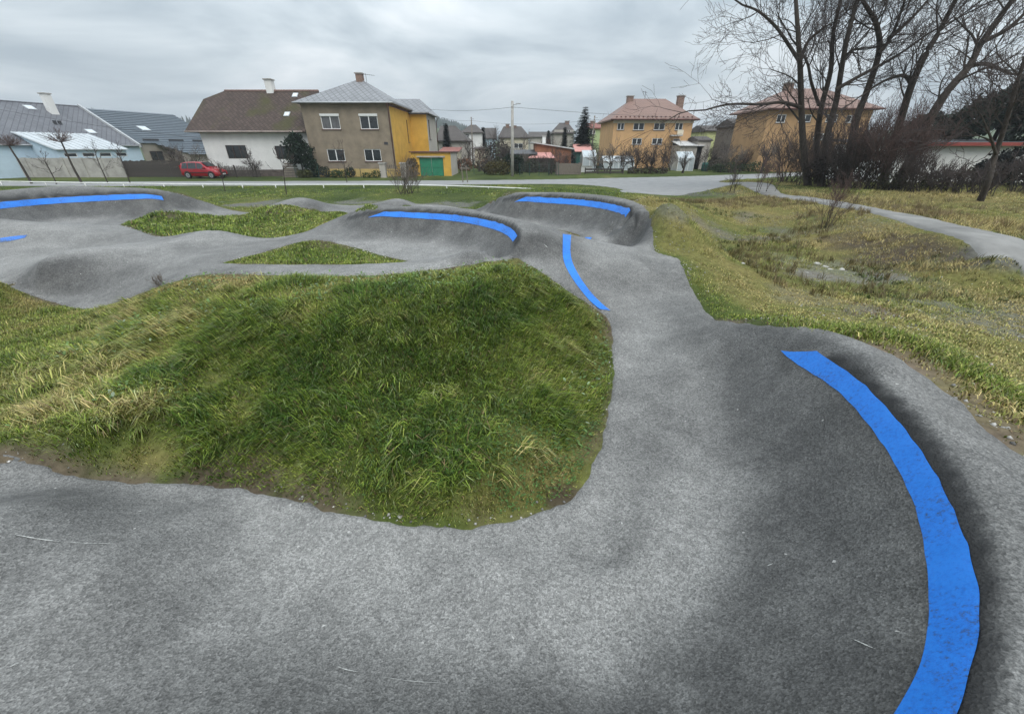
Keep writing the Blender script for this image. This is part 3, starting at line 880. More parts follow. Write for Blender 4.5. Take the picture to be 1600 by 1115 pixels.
def PL(l, z=.07): return [P(u, v, z)[:2] for u, v in l]
M_ROAD = mat('road_asphalt', (.23, .23, .228), .8, .13, 1.2, .35, 30, spec=.3)
M_PATH = mat('path_asphalt', (.20, .195, .185), .85, .28, .9, .4, 25, spec=.25)
ROADP = smooth_closed([(-130, 42.6)] + PL([(0, 290.6), (300, 290.2), (700, 289), (870, 288), (935, 291), (972, 298), (968, 305.5), (1015, 307.5), (1060, 307.5), (1090, 301), (1125, 295), (1150, 291), (1122, 285), (1180, 279), (1280, 274)])
                      + [(64, 58), (66, 64)] + PL([(1280, 269.5), (1180, 272), (1080, 275.5), (950, 278.5), (800, 281.5), (400, 283.5), (0, 283.5)]) + [(-130, 50)], 3)
road = sheet('road', [ROADP], -128, 62, 28, 72, .4, M_ROAD, .05, 'pale grey village road with a wide junction apron')
PATHP = smooth_closed([(19.6, 40), (19.4, 36)] + [P(u, v, .6)[:2] for u, v in [(1200, 301.5), (1260, 312), (1320, 325.5), (1400, 348), (1500, 378), (1600, 411)]] + [(12.2, 6.5), (11, 3), (10, -2), (13, -3), (14, 3), (15, 7.5)]
                      + [P(u, v, .6)[:2] for u, v in [(1600, 379), (1500, 355.5), (1400, 334), (1330, 319.5), (1260, 307), (1220, 299.5)]] + [(21.8, 36), (21.6, 40)], 3)
path = sheet('path', [PATHP], 9, 24, -3, 39.5, .16, M_PATH, .075, 'narrow worn asphalt path on top of the bank')
PATHA = np.array(PATHP); ROADA = np.array(ROADP)

# ------------------------------------------------------------------ grass
M_GRASS = mat('grass_blades', rough=.6, attr='Col', var=.18, scale=3, spec=.25)

def blades(name, x, y, z, h, wd, az_, lean, col, parent=None, label=None, curl=.55, simple=False):
    """one tapering bent blade (three triangles, or one far away) per point"""
    n = len(x)
    if simple:
        fa_ = rng.uniform(0, 2 * np.pi, n); b = np.stack([x, y, z - .01], 1); s_ = np.stack([np.cos(fa_), np.sin(fa_), 0 * x], 1) * (wd / 2)[:, None]
        tip = b + np.stack([np.cos(az_) * lean * h * .8, np.sin(az_) * lean * h * .8, np.maximum(h * (1 - .45 * lean), .02)], 1)
        v = np.stack([b - s_, b + s_, tip], 1).reshape(-1, 3)
        o = link(name, npmesh(name, v, np.arange(3 * n).reshape(-1, 3), False, {'Col': np.repeat(col, 3, 0)}), M_GRASS)
        return tag(o, label, kind='stuff')
    dx_, dy_ = np.cos(az_), np.sin(az_)
    fa_ = rng.uniform(0, 2 * np.pi, n); px_, py_ = np.cos(fa_) * wd / 2, np.sin(fa_) * wd / 2
    m1 = lean * h * .35; m2 = lean * h * (.35 + curl)
    z1 = h * .6 * np.sqrt(np.clip(1 - lean ** 2 * .3, .2, 1)); z2 = np.maximum(h * (1 - .55 * lean ** 1.5), .015)
    b = np.stack([x, y, z], 1)
    v = np.empty((n, 5, 3))
    v[:, 0] = b + np.stack([-px_, -py_, np.full(n, -.01)], 1); v[:, 1] = b + np.stack([px_, py_, np.full(n, -.01)], 1)
    mid = b + np.stack([dx_ * m1, dy_ * m1, z1], 1)
    v[:, 2] = mid + np.stack([px_, py_, 0 * x], 1) * .8; v[:, 3] = mid - np.stack([px_, py_, 0 * x], 1) * .8
    v[:, 4] = b + np.stack([dx_ * m2, dy_ * m2, z2], 1)
    i = (np.arange(n) * 5)[:, None]
    f = np.concatenate([i + np.array([0, 1, 2]), i + np.array([0, 2, 3]), i + np.array([3, 2, 4])], 0)
    c = np.repeat(col, 5, 0)
    o = link(name, npmesh(name, v.reshape(-1, 3), f, False, {'Col': c}), M_GRASS)
    tag(o, label, kind='stuff')
    return o

def scatter(x0, x1, y0, y1, dens, tuft, mask, seed):
    """clumped points: tuft centres, then blades round each"""
    r = np.random.default_rng(seed)
    nt_ = int((x1 - x0) * (y1 - y0) * dens / tuft)
    cx, cy = r.uniform(x0, x1, nt_), r.uniform(y0, y1, nt_)
    k = mask(cx, cy); cx, cy = cx[k], cy[k]
    taz = r.uniform(0, 2 * np.pi, len(cx)); tr = r.uniform(0, 1, len(cx)); th = r.uniform(0, 1, len(cx))
    i = np.repeat(np.arange(len(cx)), r.integers(max(1, tuft // 2), tuft + tuft // 2 + 1, len(cx)))
    sp = .02 + .05 * tr[i] + .0015 * cy[i]
    x = cx[i] + r.normal(0, 1, len(i)) * sp; y = cy[i] + r.normal(0, 1, len(i)) * sp
    return x, y, taz[i], tr[i], th[i], r

def grass_colour(dry_, r, tr, bare_):
    n = len(dry_)
    d = np.clip(dry_ + r.normal(0, .13, n) + (tr - .5) * .3, 0, 1)
    lush = np.array((.046, .104, .014)); mid = np.array((.165, .215, .030)); straw = np.array((.37, .295, .13))
    c = lush + (mid - lush) * np.clip(d * 2.2, 0, 1)[:, None]
    c = c + (straw - c) * np.clip(d * 1.8 - .8, 0, 1)[:, None]
    pale = (r.uniform(0, 1, n) < .10)[:, None]
    c = np.where(pale, c * .4 + np.array((.22, .24, .14)) * .6, c)
    brown = (r.uniform(0, 1, n) < .05 + .3 * bare_)[:, None]
    c = np.where(brown, np.array((.15, .10, .055)), c)
    return c * (r.uniform(.45, 1.6, n) * (.75 + .6 * tr))[:, None]

def field(name, x0, x1, y0, y1, dens, tuft, mask, seed, hmin, hmax, wd, label, lean=(.35, 1.1), dryadd=0.0, hfun=None, down=0.0, cull=.85, simple=False, tint=None):
    x, y, taz, tr, th, r = scatter(x0, x1, y0, y1, dens, tuft, mask, seed)
    k = mask(x, y); x, y, taz, tr, th = x[k], y[k], taz[k], tr[k], th[k]
    sd_ = np.full(x.shape, -5.0)
    nb = (x > -27) & (x < 6) & (y > -2) & (y < 27)
    sd_[nb] = asph(x[nb], y[nb])
    k = (sd_ < -.035 + r.normal(0, .02, len(x)))
    x, y, taz, tr, th, sd_ = x[k], y[k], taz[k], tr[k], th[k], sd_[k]
    dr, br = veg(x, y, sd_)
    k = r.uniform(0, 1, len(x)) > br * cull
    x, y, taz, tr, th, sd_, dr, br = x[k], y[k], taz[k], tr[k], th[k], sd_[k], dr[k], br[k]
    dr = np.clip(dr + dryadd, 0, 1)
    n = len(x)
    h = hmin + (hmax - hmin) * (.5 * th + .5 * r.uniform(0, 1, n))
    if hfun is not None: h = h * hfun(x, y, dr, sd_)
    h = h * (.45 + .55 * sm(.02, .3, -sd_))
    h = np.maximum(h, .03 + .0012 * np.abs(y))
    az_ = taz + r.normal(0, .7, n)
    if down:
        g = .05
        gx_ = zs(x + g, y) - zs(x - g, y); gy_ = zs(x, y + g) - zs(x, y - g)
        st = np.clip(np.hypot(gx_, gy_) / (2 * g) * 2.5, 0, 1) * down
        vx = np.cos(az_) * (1 - st) - gx_ / (np.hypot(gx_, gy_) + 1e-6) * st * 1.6
        vy = np.sin(az_) * (1 - st) - gy_ / (np.hypot(gx_, gy_) + 1e-6) * st * 1.6
        az_ = np.arctan2(vy, vx)
    ln_ = r.uniform(*lean, n)
    col = grass_colour(dr, r, tr, br)
    if tint is not None: col = col * .25 + np.array(tint) * r.uniform(.5, 1.5, n)[:, None] * .75
    w_ = wd * r.uniform(.6, 1.4, n) * (1 + .0 * y)
    return blades(name, x, y, zs(x, y) - .012, h, w_, az_, ln_, col, label=label, simple=simple)

def inside(poly, m=0.0):
    return lambda x, y: poly_sd(poly, x, y) > m
def hm(x, y, dr, sd_):
    return (.55 + .9 * sm(.55, .1, dr)) * (.5 + 1.0 * fbm(x, y, 1.3, 3, 77))
def view(x, y, margin=1.0):
    """keep to what the photograph can see, with a margin for a step to the side"""
    dep = y * CT + (CAMZ - .3) * ST
    return np.abs(x) < dep * (800 / F) + margin

field('grass', -11, 3, 2.3, 9.2, 3500, 11, lambda x, y: inside(MOUND)(x, y) & view(x, y, 1.2), 1, .05, .21, .0085, 'long green grass and dry tufts on the big mound', down=.75, hfun=hm)
field('grass', -7.2, 0, 8.3, 11.4, 1700, 9, inside(ISL), 2, .05, .13, .013, 'short grass on the small island inside the middle turn', hfun=hm)
field('grass', -16, -3, 12, 21, 520, 8, inside(ISL2), 3, .06, .17, .022, 'grass on the hummocky island behind the rollers', hfun=hm)
field('grass', -6, 3, 9.5, 22, 260, 8, inside(ISL3), 31, .05, .12, .02, 'grass strip behind the middle banked turn', hfun=hm)
rb = lambda x, y: (x > 2.6) & (poly_sd(PATHA, x, y) < -.05) & (poly_sd(OUTER, x, y) < 0) & (y > 1.3) & view(x, y, 1.5)
def hb(x, y, dr, sd_):
    return .7 + 1.0 * sm(.5, .75, fbm(x, y, .8, 3, 88)) + 1.0 * np.exp(-((poly_sd(PATHA, x, y) + 1.3) / .7) ** 2) * sm(9, 13, x)
field('grass', 2.6, 14, 1.3, 9, 1300, 8, rb, 4, .03, .085, .011, 'thin dry grass on the bank beside the near turn', hfun=hb, dryadd=.14)
field('grass', 3, 21, 9, 27, 640, 8, rb, 5, .04, .12, .016, 'dry yellow grass in the hollow and on the bank of the path', hfun=hb, dryadd=.12, simple=True)
vb = lambda x, y: (poly_sd(PATHA, x, y) < -.05) & (poly_sd(OUTER, x, y) < 0) & (poly_sd(ROADA, x, y) < -.1) & view(x, y, 2)
field('grass', -62, 19, 20, 43, 130, 9, lambda x, y: vb(x, y) & ~((x > 3) & (y < 27)), 6, .06, .16, .026, 'rough grass on the verge between track and road', hfun=lambda x, y, dr, sd_: .5 + 1.0 * sm(.4, .7, fbm(x, y, .3, 3, 99)), simple=True, dryadd=.06)
field('grass', 14, 44, 9, 48, 170, 9, lambda x, y: vb(x, y) & (x > 15.3), 7, .08, .28, .024, 'tall straw coloured grass beyond the path', dryadd=.25, hfun=lambda x, y, dr, sd_: .45 + 1.0 * sm(.35, .7, fbm(x, y, .4, 3, 98)), simple=True)

field('grass', -11, 3, 2.3, 9.2, 1500, 5, lambda x, y: inside(MOUND)(x, y) & view(x, y, 1.2), 42, .03, .07, .011, 'short turf between the longer grass of the big mound', dryadd=.12, cull=.55, simple=True)
# dead brown stalks and weeds in the hollow and on the bank of the path
field('dead_weeds', 6, 19, 8, 26, 150, 14, lambda x, y: rb(x, y) & (fbm(x, y, .45, 3, 141) > .5), 43, .10, .34, .013, 'dead brown weed stalks in the hollow and on the bank', lean=(.2, .9), tint=(.115, .08, .045), cull=0)
field('dead_weeds', 6, 19, 8, 26, 120, 10, lambda x, y: rb(x, y) & (fbm(x, y, .5, 3, 142) > .52), 44, .06, .2, .02, 'dark green weedy clumps in the hollow', lean=(.4, 1.1), tint=(.05, .075, .02), cull=0)
field('dead_weeds', 16, 40, 12, 46, 40, 14, lambda x, y: vb(x, y) & (x > 16) & (fbm(x, y, .3, 3, 143) > .48), 45, .15, .5, .022, 'dead brown stalks among the straw grass beyond the path', lean=(.2, .9), tint=(.15, .105, .06), cull=0, simple=True)
# long leaning tussocks on the mound, some straw coloured
field('grass', -8, 2.4, 2.6, 8.2, 520, 26, lambda x, y: inside(MOUND, .35)(x, y) & view(x, y, .8) & (fbm(x, y, 1.1, 3, 123) > .46), 41, .16, .34, .0095, 'long leaning tussocks of grass on the big mound', lean=(.7, 1.25), down=.8, dryadd=.10)
# bright tufts on the outer brow of the near bank
bx_, by_ = [], []
for (u_, v_, z_) in [(1250, 508, .95), (1320, 514, 1.1), (1380, 522, 1.13), (1440, 536, 1.13), (1490, 562, 1.13), (1540, 592, 1.12), (1590, 625, 1.12), (1640, 660, 1.1)]:
    p_ = P(u_, v_, z_); bx_.append(p_[0]); by_.append(p_[1])
brow = resample(np.stack([bx_, by_], 1), 400)
k_ = rng.integers(0, 400, 9000)
xx_ = brow[k_, 0] + rng.normal(0, .13, 9000); yy_ = brow[k_, 1] + rng.normal(0, .13, 9000)
dr_ = np.clip(.45 + rng.normal(0, .14, 9000), 0, 1)
blades('grass', xx_, yy_, zs(xx_, yy_) - .01, rng.uniform(.04, .12, 9000), rng.uniform(.006, .012, 9000), rng.uniform(0, 6.28, 9000), rng.uniform(.3, 1, 9000),
       grass_colour(dr_, rng, rng.uniform(0, 1, 9000), 0 * dr_), label='fresh yellow green grass along the brow of the near bank')

# broad-leaved weeds on the upper face of the mound
def leaves(name, x, y, z, size, col, label):
    n = len(x)
    a = rng.uniform(0, 6.28, n); tl = rng.uniform(.05, .8, n)
    d = np.stack([np.cos(a) * np.cos(tl), np.sin(a) * np.cos(tl), np.sin(tl)], 1); s_ = np.stack([-np.sin(a), np.cos(a), 0 * a], 1)
    b = np.stack([x, y, z], 1); v = np.empty((n, 6, 3)); sz = size[:, None]
    dn = np.array((0, 0, -1.0)) * sz
    v[:, 0] = b; v[:, 1] = b + (d * .4 + s_ * .22) * sz; v[:, 2] = b + (d * .8 + s_ * .16) * sz + dn * .06
    v[:, 3] = b + d * sz + dn * .16; v[:, 4] = b + (d * .8 - s_ * .16) * sz + dn * .06; v[:, 5] = b + (d * .4 - s_ * .22) * sz
    i = (np.arange(n) * 6)[:, None]
    f = np.concatenate([i + np.array(t) for t in ((0, 1, 5), (1, 2, 5), (2, 4, 5), (2, 3, 4))], 0)
    o = link(name, npmesh(name, v.reshape(-1, 3), f, False, {'Col': np.repeat(col, 6, 0)}), M_GRASS)
    return tag(o, label, kind='stuff')
n_ = 7000
wx = rng.uniform(-7, 2.2, n_); wy = rng.uniform(3.2, 8.2, n_)
k_ = (poly_sd(MOUND, wx, wy) > .1) & (fbm(wx, wy, .9, 3, 51) + .10 * (wy - 5.6) > .52)
wx, wy = wx[k_], wy[k_]
n_ = len(wx)
wc = np.array((.07, .12, .035)) * rng.uniform(.6, 1.7, n_)[:, None] + np.where(rng.uniform(0, 1, n_) < .10, .12, 0.0)[:, None]
leaves('weed_leaves', wx, wy, zs(wx, wy) + rng.uniform(.02, .11, n_), rng.uniform(.035, .085, n_), wc, 'broad weed leaves among the grass of the mound')
n_ = 6000
wx = rng.uniform(-1.5, 1.6, n_); wy = rng.uniform(2.3, 3.9, n_)
k_ = (poly_sd(MOUND, wx, wy) > .06) & (fbm(wx, wy, 1.2, 3, 52) > .42); wx, wy = wx[k_], wy[k_]; n_ = len(wx)
leaves('weed_leaves', wx, wy, zs(wx, wy) + rng.uniform(.01, .06, n_), rng.uniform(.02, .045, n_), np.array((.05, .095, .022)) * rng.uniform(.6, 1.6, n_)[:, None], 'low clover leaves at the foot of the mound')

# ------------------------------------------------------------------ pebbles along the asphalt edges and in the hollow
def pebble_mesh(n, x, y, z, s, col):
    o8 = np.array([(1, 0, 0), (0, 1, 0), (-1, 0, 0), (0, -1, 0), (0, 0, .7), (0, 0, -.5)], float)
    fr = np.array([(0, 1, 4), (1, 2, 4), (2, 3, 4), (3, 0, 4), (1, 0, 5), (2, 1, 5), (3, 2, 5), (0, 3, 5)])
    v = o8[None] * (s[:, None, None] * rng.uniform(.6, 1.3, (n, 6, 1)))
    a = rng.uniform(0, 6.28, n); c, q = np.cos(a)[:, None], np.sin(a)[:, None]
    v = np.stack([v[..., 0] * c - v[..., 1] * q, v[..., 0] * q + v[..., 1] * c, v[..., 2]], -1) + np.stack([x, y, z], 1)[:, None]
    f = (fr[None] + (np.arange(n) * 6)[:, None, None]).reshape(-1, 3)
    return npmesh('pebbles', v.reshape(-1, 3), f, False, {'Col': np.repeat(col, 6, 0)})
M_PEB = mat('pebble_stone', rough=.85, attr='Col', var=.15, scale=20, spec=.2)
def pebbles(x, y, s0, s1, label, bright=.22):
    n = len(x); s = rng.uniform(0, 1, n) ** 3 * (s1 - s0) + s0
    c = np.array((1, .96, .9)) * (bright * rng.uniform(.4, 1.9, n))[:, None]
    return tag(link('pebbles', pebble_mesh(n, x, y, zs(x, y) + s * .15, s, c), M_PEB), label, kind='stuff')
ring = []
for q in (MOUND, ISL, ISL2, OUTER):
    for i in range(len(q)):
        a, b = q[i], q[(i + 1) % len(q)]
        m_ = max(1, int(np.hypot(*(b - a)) * 44))
        t = rng.uniform(0, 1, m_)[:, None]
        ring.append(a + (b - a) * t + rng.normal(0, .06, (m_, 2)))
ring = np.concatenate(ring); s_ = asph(ring[:, 0], ring[:, 1]); ring = ring[(s_ < -.01) & (s_ > -.3) & (fbm(ring[:, 0], ring[:, 1], .8, 2, 7) > .42)]
pebbles(ring[:, 0], ring[:, 1], .006, .028, 'small pale stones along the asphalt edges', .28)
px_ = rng.uniform(3.4, 15, 16000); py_ = rng.uniform(1.5, 20, 16000)
k_ = rb(px_, py_) & (fbm(px_, py_, .6, 4, 44) > .5)
pebbles(px_[k_], py_[k_], .006, .03, 'loose gravel in the hollow beside the track', .22)

M_STONE = mat('white_stone', (.40, .385, .355), .85, .2, 14, .5, 30)
def stone(u, v, s, label, z=None, flat=.55):
    p = hit(np.array([float(u)]), np.array([float(v)]))[0]
    s = s * .72
    bm = bmesh.new(); bmesh.ops.create_icosphere(bm, subdivisions=2, radius=s)
    r = random.Random(int(u * 7 + v))
    ox, oy, oz = [r.uniform(.7, 1.3) for _ in range(3)]
    for w_ in bm.verts:
        k = 1 + .28 * math.sin(w_.co.x / s * 2.3 + u) * math.cos(w_.co.y / s * 2.9 + v) + r.uniform(-.08, .08)
        w_.co = Vector((w_.co.x * k * ox, w_.co.y * k * oy, w_.co.z * k * flat))
    me = bpy.data.meshes.new('stone'); bm.to_mesh(me); bm.free()
    o = link('stone', me, M_STONE); o.location = (p[0], p[1], p[2] + s * flat * .25); o.rotation_euler = (0, 0, r.uniform(0, 6))
    return tag(o, label, 'stone', 'pale stones lying round the track')
stone(625, 807, .035, 'whitish stone at the front foot of the grass mound')
stone(1277, 413, .13, 'largest leftmost block of the white rubble in the hollow')
stone(1290, 417, .08, 'small upright white stone second from left in the rubble row')
stone(1297, 421, .09, 'flat white stone in the middle of the rubble row in the hollow', flat=.35)
stone(1315, 422, .11, 'rightmost rounded white stone of the rubble row in the hollow')
stone(1260, 426, .07, 'flat greyish slab stone left of the white rubble row', flat=.25)
stone(1433, 485, .06, 'white stone lying alone in the hollow, left of two')
stone(1457, 498, .065, 'white stone lying alone in the hollow, nearest the bank, right of two')
stone(1174, 413, .06, 'small white stone on the grass slope below the roller, rightmost')
stone(1161, 412, .06, 'small white stone on the grass slope below the roller, leftmost')
# ------------------------------------------------------------------ building kit
M_GLASS = mat('window_glass', (.018, .022, .026), .08, .3, 1.5, spec=.6)
M_CURT = mat('curtained_glass', (.10, .10, .105), .25, .35, 5, spec=.5, stretch=(1, 1, .2))
M_WHITE = mat('white_frame_paint', (.72, .72, .71), .5, .06, 3)
M_DARKFR = mat('dark_frame_paint', (.05, .035, .03), .6, .2, 3)
M_ZINC = mat('zinc_sheet', (.42, .43, .44), .45, .12, 1.5, metal=.2)
M_DARKMETAL = mat('dark_metal', (.05, .05, .055), .5, .2, 3)
M_BRICK = mat('chimney_brick', (.22, .15, .12), .9, .3, 9, .4)
M_CONC = mat('concrete', (.34, .325, .30), .9, .22, 1.3, .3, 20)
M_RENDERW = mat('white_render', (.66, .65, .63), .9, .1, .7, .3, 30)
M_BEIGE = mat('beige_render', (.225, .185, .138), .95, .2, .9, .4, 40)
M_YELLOW = mat('yellow_render', (.56, .335, .065), .9, .14, .8, .3, 40)
M_LBLUE = mat('pale_blue_render', (.45, .56, .64), .9, .1, .8, .2, 30)
M_GREYR = mat('grey_render', (.40, .37, .33), .9, .12, .8, .3, 30)
M_ORANGE = mat('orange_render', (.56, .345, .17), .9, .1, .8, .3, 30)
M_CREAM = mat('cream_render', (.60, .54, .42), .9, .1, .8, .2, 30)
M_GREENDOOR = mat('green_door_paint', (.03, .20, .115), .55, .12, 2.5)
M_GUTTER = mat('gutter_brown', (.12, .055, .045), .6, .2, 3)
M_WOODDARK = mat('dark_weathered_wood', (.055, .047, .042), .9, .35, 3, .3, 20, stretch=(6, 6, .6))
M_WOODGREY = mat('grey_weathered_wood', (.17, .145, .12), .9, .3, 3, .3, 20, stretch=(6, 6, .6))

def tile_material(name, c1, c2, grout, sx, sy, diag=False, moss=None, rough=.8, bump=.6):
    """roof tiles: brick lattice laid up the slope, optionally in diamonds, with moss"""
    m = bpy.data.materials.new(name); m.use_nodes = True
    t = m.node_tree; b = t.nodes['Principled BSDF']; Nn = t.nodes.new; Ll = t.links.new
    c = Nn('ShaderNodeTexCoord'); sp = Nn('ShaderNodeSeparateXYZ'); Ll(c.outputs['Object'], sp.inputs[0])
    ad = Nn('ShaderNodeMath'); ad.operation = 'ADD'; Ll(sp.outputs['X'], ad.inputs[0]); Ll(sp.outputs['Y'], ad.inputs[1])
    ms = Nn('ShaderNodeMath'); ms.operation = 'MULTIPLY'; ms.inputs[1].default_value = 1.5; Ll(sp.outputs['Z'], ms.inputs[0])
    cb = Nn('ShaderNodeCombineXYZ'); Ll(ad.outputs[0] if not diag else sp.outputs['X'], cb.inputs[0]); Ll(ms.outputs[0], cb.inputs[1])
    mp = Nn('ShaderNodeMapping'); Ll(cb.outputs[0], mp.inputs[0])
    if diag: mp.inputs['Rotation'].default_value = (0, 0, R(45))
    br = Nn('ShaderNodeTexBrick'); Ll(mp.outputs[0], br.inputs['Vector'])
    br.offset = 0 if diag else .5
    br.inputs['Scale'].default_value = 1; br.inputs['Brick Width'].default_value = sx; br.inputs['Row Height'].default_value = sy
    br.inputs['Mortar Size'].default_value = .09 * min(sx, sy); br.inputs['Mortar Smooth'].default_value = .4
    br.inputs['Color1'].default_value = (*c1, 1); br.inputs['Color2'].default_value = (*c2, 1); br.inputs['Mortar'].default_value = (*grout, 1)
    n = Nn('ShaderNodeTexNoise'); n.inputs['Scale'].default_value = .32 if moss else .7; n.inputs['Detail'].default_value = 7; Ll(c.outputs['Object'], n.inputs['Vector'])
    mx = Nn('ShaderNodeMix'); mx.data_type = 'RGBA'
    r = Nn('ShaderNodeMapRange'); r.inputs['From Min'].default_value = .48; r.inputs['From Max'].default_value = .64; r.inputs['To Max'].default_value = .75 if moss else .25
    Ll(n.outputs['Fac'], r.inputs[0]); Ll(r.outputs[0], mx.inputs[0]); Ll(br.outputs['Color'], mx.inputs[6]); mx.inputs[7].default_value = (*(moss or grout), 1)
    Ll(mx.outputs[2], b.inputs['Base Color']); b.inputs['Roughness'].default_value = rough; b.inputs['Specular IOR Level'].default_value = .3
    bp = Nn('ShaderNodeBump'); bp.inputs['Strength'].default_value = bump; bp.inputs['Distance'].default_value = .03; bp.invert = True
    Ll(br.outputs['Fac'], bp.inputs['Height']); Ll(bp.outputs[0], b.inputs['Normal'])
    return m
M_TILE_BROWN = tile_material('mossy_brown_diamond_tiles', (.052, .034, .027), (.088, .060, .048), (.024, .018, .016), .34, .34, True, moss=(.05, .05, .010))
M_TILE_GREY = tile_material('grey_diamond_sheet', (.215, .22, .232), (.245, .25, .262), (.13, .133, .138), .5, .5, True, rough=.6)
M_TILE_SLATE = tile_material('dark_grey_slates', (.125, .13, .145), (.16, .165, .18), (.07, .07, .08), .4, .3, True, rough=.7)
M_TILE_METAL = tile_material('anthracite_metal_tiles', (.085, .105, .125), (.10, .12, .14), (.05, .06, .07), .25, .36, rough=.45)
M_TILE_PINK = tile_material('pale_red_roof_sheet', (.215, .135, .108), (.24, .15, .12), (.16, .10, .085), .5, .4, rough=.6, bump=.3)
M_TILE_DARK = tile_material('dark_far_roof', (.085, .075, .07), (.11, .095, .088), (.05, .045, .04), .4, .35)
M_TILE_RED = tile_material('dull_red_roof', (.25, .10, .08), (.29, .12, .10), (.15, .07, .06), .4, .35)

def V3(*a): return Vector(a)

def wall_face(mb, p0, ux, w, h, holes=(), depth=.16):
    """wall with real openings; holes are (x0, x1, z0, z1) along the wall"""
    p0 = Vector(p0); ux = Vector((ux[0], ux[1], 0)).normalized(); n = Vector((ux.y, -ux.x, 0)); up = Vector((0, 0, 1))
    xs = sorted({0, w, *[q[0] for q in holes], *[q[1] for q in holes]}); zz = sorted({0, h, *[q[2] for q in holes], *[q[3] for q in holes]})
    for a, b in zip(xs[:-1], xs[1:]):
        for c, d in zip(zz[:-1], zz[1:]):
            mx_, mz_ = (a + b) / 2, (c + d) / 2
            if any(q[0] < mx_ < q[1] and q[2] < mz_ < q[3] for q in holes): continue
            mb.poly([p0 + ux * a + up * c, p0 + ux * b + up * c, p0 + ux * b + up * d, p0 + ux * a + up * d])
    for a, b, c, d in holes:
        k = [p0 + ux * a + up * c, p0 + ux * b + up * c, p0 + ux * b + up * d, p0 + ux * a + up * d]; j = [q - n * depth for q in k]
        for i in range(4):
            i2 = (i + 1) % 4
            mb.poly([k[i2], k[i], j[i], j[i2]])

def bar(mb, p0, ux, n, x0, x1, d0, d1, z0, z1):
    """box along a wall: x along it, d outwards"""
    P_ = lambda x, d, z: p0 + ux * x + n * d + Vector((0, 0, z))
    mb.hexa([P_(x0, d0, z0), P_(x1, d0, z0), P_(x1, d1, z0), P_(x0, d1, z0)], [P_(x0, d0, z1), P_(x1, d0, z1), P_(x1, d1, z1), P_(x0, d1, z1)])

def window(parent, p0, ux, hole, panes=2, fm=None, gm=None, sill=True, box=False, fw=.07, sillm=None):
    p0 = Vector(p0); ux = Vector((ux[0], ux[1], 0)).normalized(); n = Vector((ux.y, -ux.x, 0)); x0, x1, z0, z1 = hole
    fm = fm or M_WHITE; gm = gm or M_GLASS
    mb = MB()
    bar(mb, p0, ux, n, x0 + .004, x1 - .004, -.11, -.05, z0 + .004, z0 + fw); bar(mb, p0, ux, n, x0 + .004, x1 - .004, -.11, -.05, z1 - fw, z1 - .004)
    w_ = (x1 - x0) / panes
    for i in range(panes + 1):
        xc = x0 + w_ * i; a = x0 + .004 if i == 0 else xc - fw * .7; b = x1 - .004 if i == panes else xc + fw * .7
        if i == 0: b = x0 + fw
        if i == panes: a = x1 - fw
        bar(mb, p0, ux, n, a, b, -.108, -.047, z0 + fw, z1 - fw)
    o = mb.build('window', fm, parent)
    for i in range(panes):
        g = MB(); bar(g, p0, ux, n, x0 + w_ * i + fw * .6, x0 + w_ * (i + 1) - fw * .6, -.10, -.085, z0 + fw * .6, z1 - fw * .6)
        g.build('pane', gm, o)
    if sill:
        g = MB(); bar(g, p0, ux, n, x0 - .08, x1 + .08, -.04, .09, z0 - .07, z0 - .005); g.build('sill', sillm or M_DARKMETAL, o)
    if box:
        g = MB(); bar(g, p0, ux, n, x0 - .04, x1 + .04, -.045, .05, z1 - .02, z1 + .2); g.build('shutter_box', fm, o)
    return o

def ground_z(x, y): return zat(x, y)

def hip_roof(name, x0, x1, y0, y1, ze, zr, rx0, rx1, m, parent, over=.5, th=.12, ry=None):
    """hipped roof over a rectangle, ridge along x from rx0 to rx1 (thin slabs with an open underside)"""
    X0, X1, Y0, Y1 = x0 - over, x1 + over, y0 - over, y1 + over; ry = (y0 + y1) / 2 if ry is None else ry
    a, b, c, d = (X0, Y0, ze), (X1, Y0, ze), (X1, Y1, ze), (X0, Y1, ze); r0, r1 = (rx0, ry, zr), (rx1, ry, zr)
    mb = MB()
    for q in ([a, b, r1, r0], [b, c, r1], [c, d, r0, r1], [d, a, r0]):
        mb.poly(q)
    mb.poly([(X0, Y0, ze - th), (X0, Y1, ze - th), (X1, Y1, ze - th), (X1, Y0, ze - th)])
    for p, q in ((a, b), (b, c), (c, d), (d, a)):
        mb.poly([(p[0], p[1], p[2] - th), (q[0], q[1], q[2] - th), q, p])
    return mb.build(name, m, parent)

def gutter(parent, p, q, m=None, r=.07):
    return MB().tube([p, q], r, 8).build('gutter', m or M_ZINC, parent, smooth=True)

def chimney(parent, x, y, z0, z1, w=.5, m=None, cap=True):
    o = MB().box(x - w / 2, x + w / 2, y - w / 2, y + w / 2, z0, z1).build('chimney', m or M_BRICK, parent)
    if cap: MB().box(x - w * .62, x + w * .62, y - w * .62, y + w * .62, z1 + .003, z1 + .12).build('chimney_cap', M_CONC, o)
    return o

def skylight(parent, p, ux, up, w, h):
    """roof window lying in the slope"""
    p, ux, up = Vector(p), Vector(ux).normalized(), Vector(up).normalized(); n = ux.cross(up).normalized()
    def slab(a0, a1, b0, b1, d0, d1):
        mb = MB(); f = lambda a, b, d: p + ux * a + up * b + n * d
        return mb.hexa([f(a0, b0, d0), f(a1, b0, d0), f(a1, b1, d0), f(a0, b1, d0)], [f(a0, b0, d1), f(a1, b0, d1), f(a1, b1, d1), f(a0, b1, d1)])
    o = slab(0, w, 0, h, -.05, .06).build('skylight', M_ZINC, parent)
    slab(.08, w - .08, .08, h - .08, .061, .075).build('pane', mat('skylight_glass', (.55, .6, .63), .1, .1, 2, spec=.7), o)
    return o

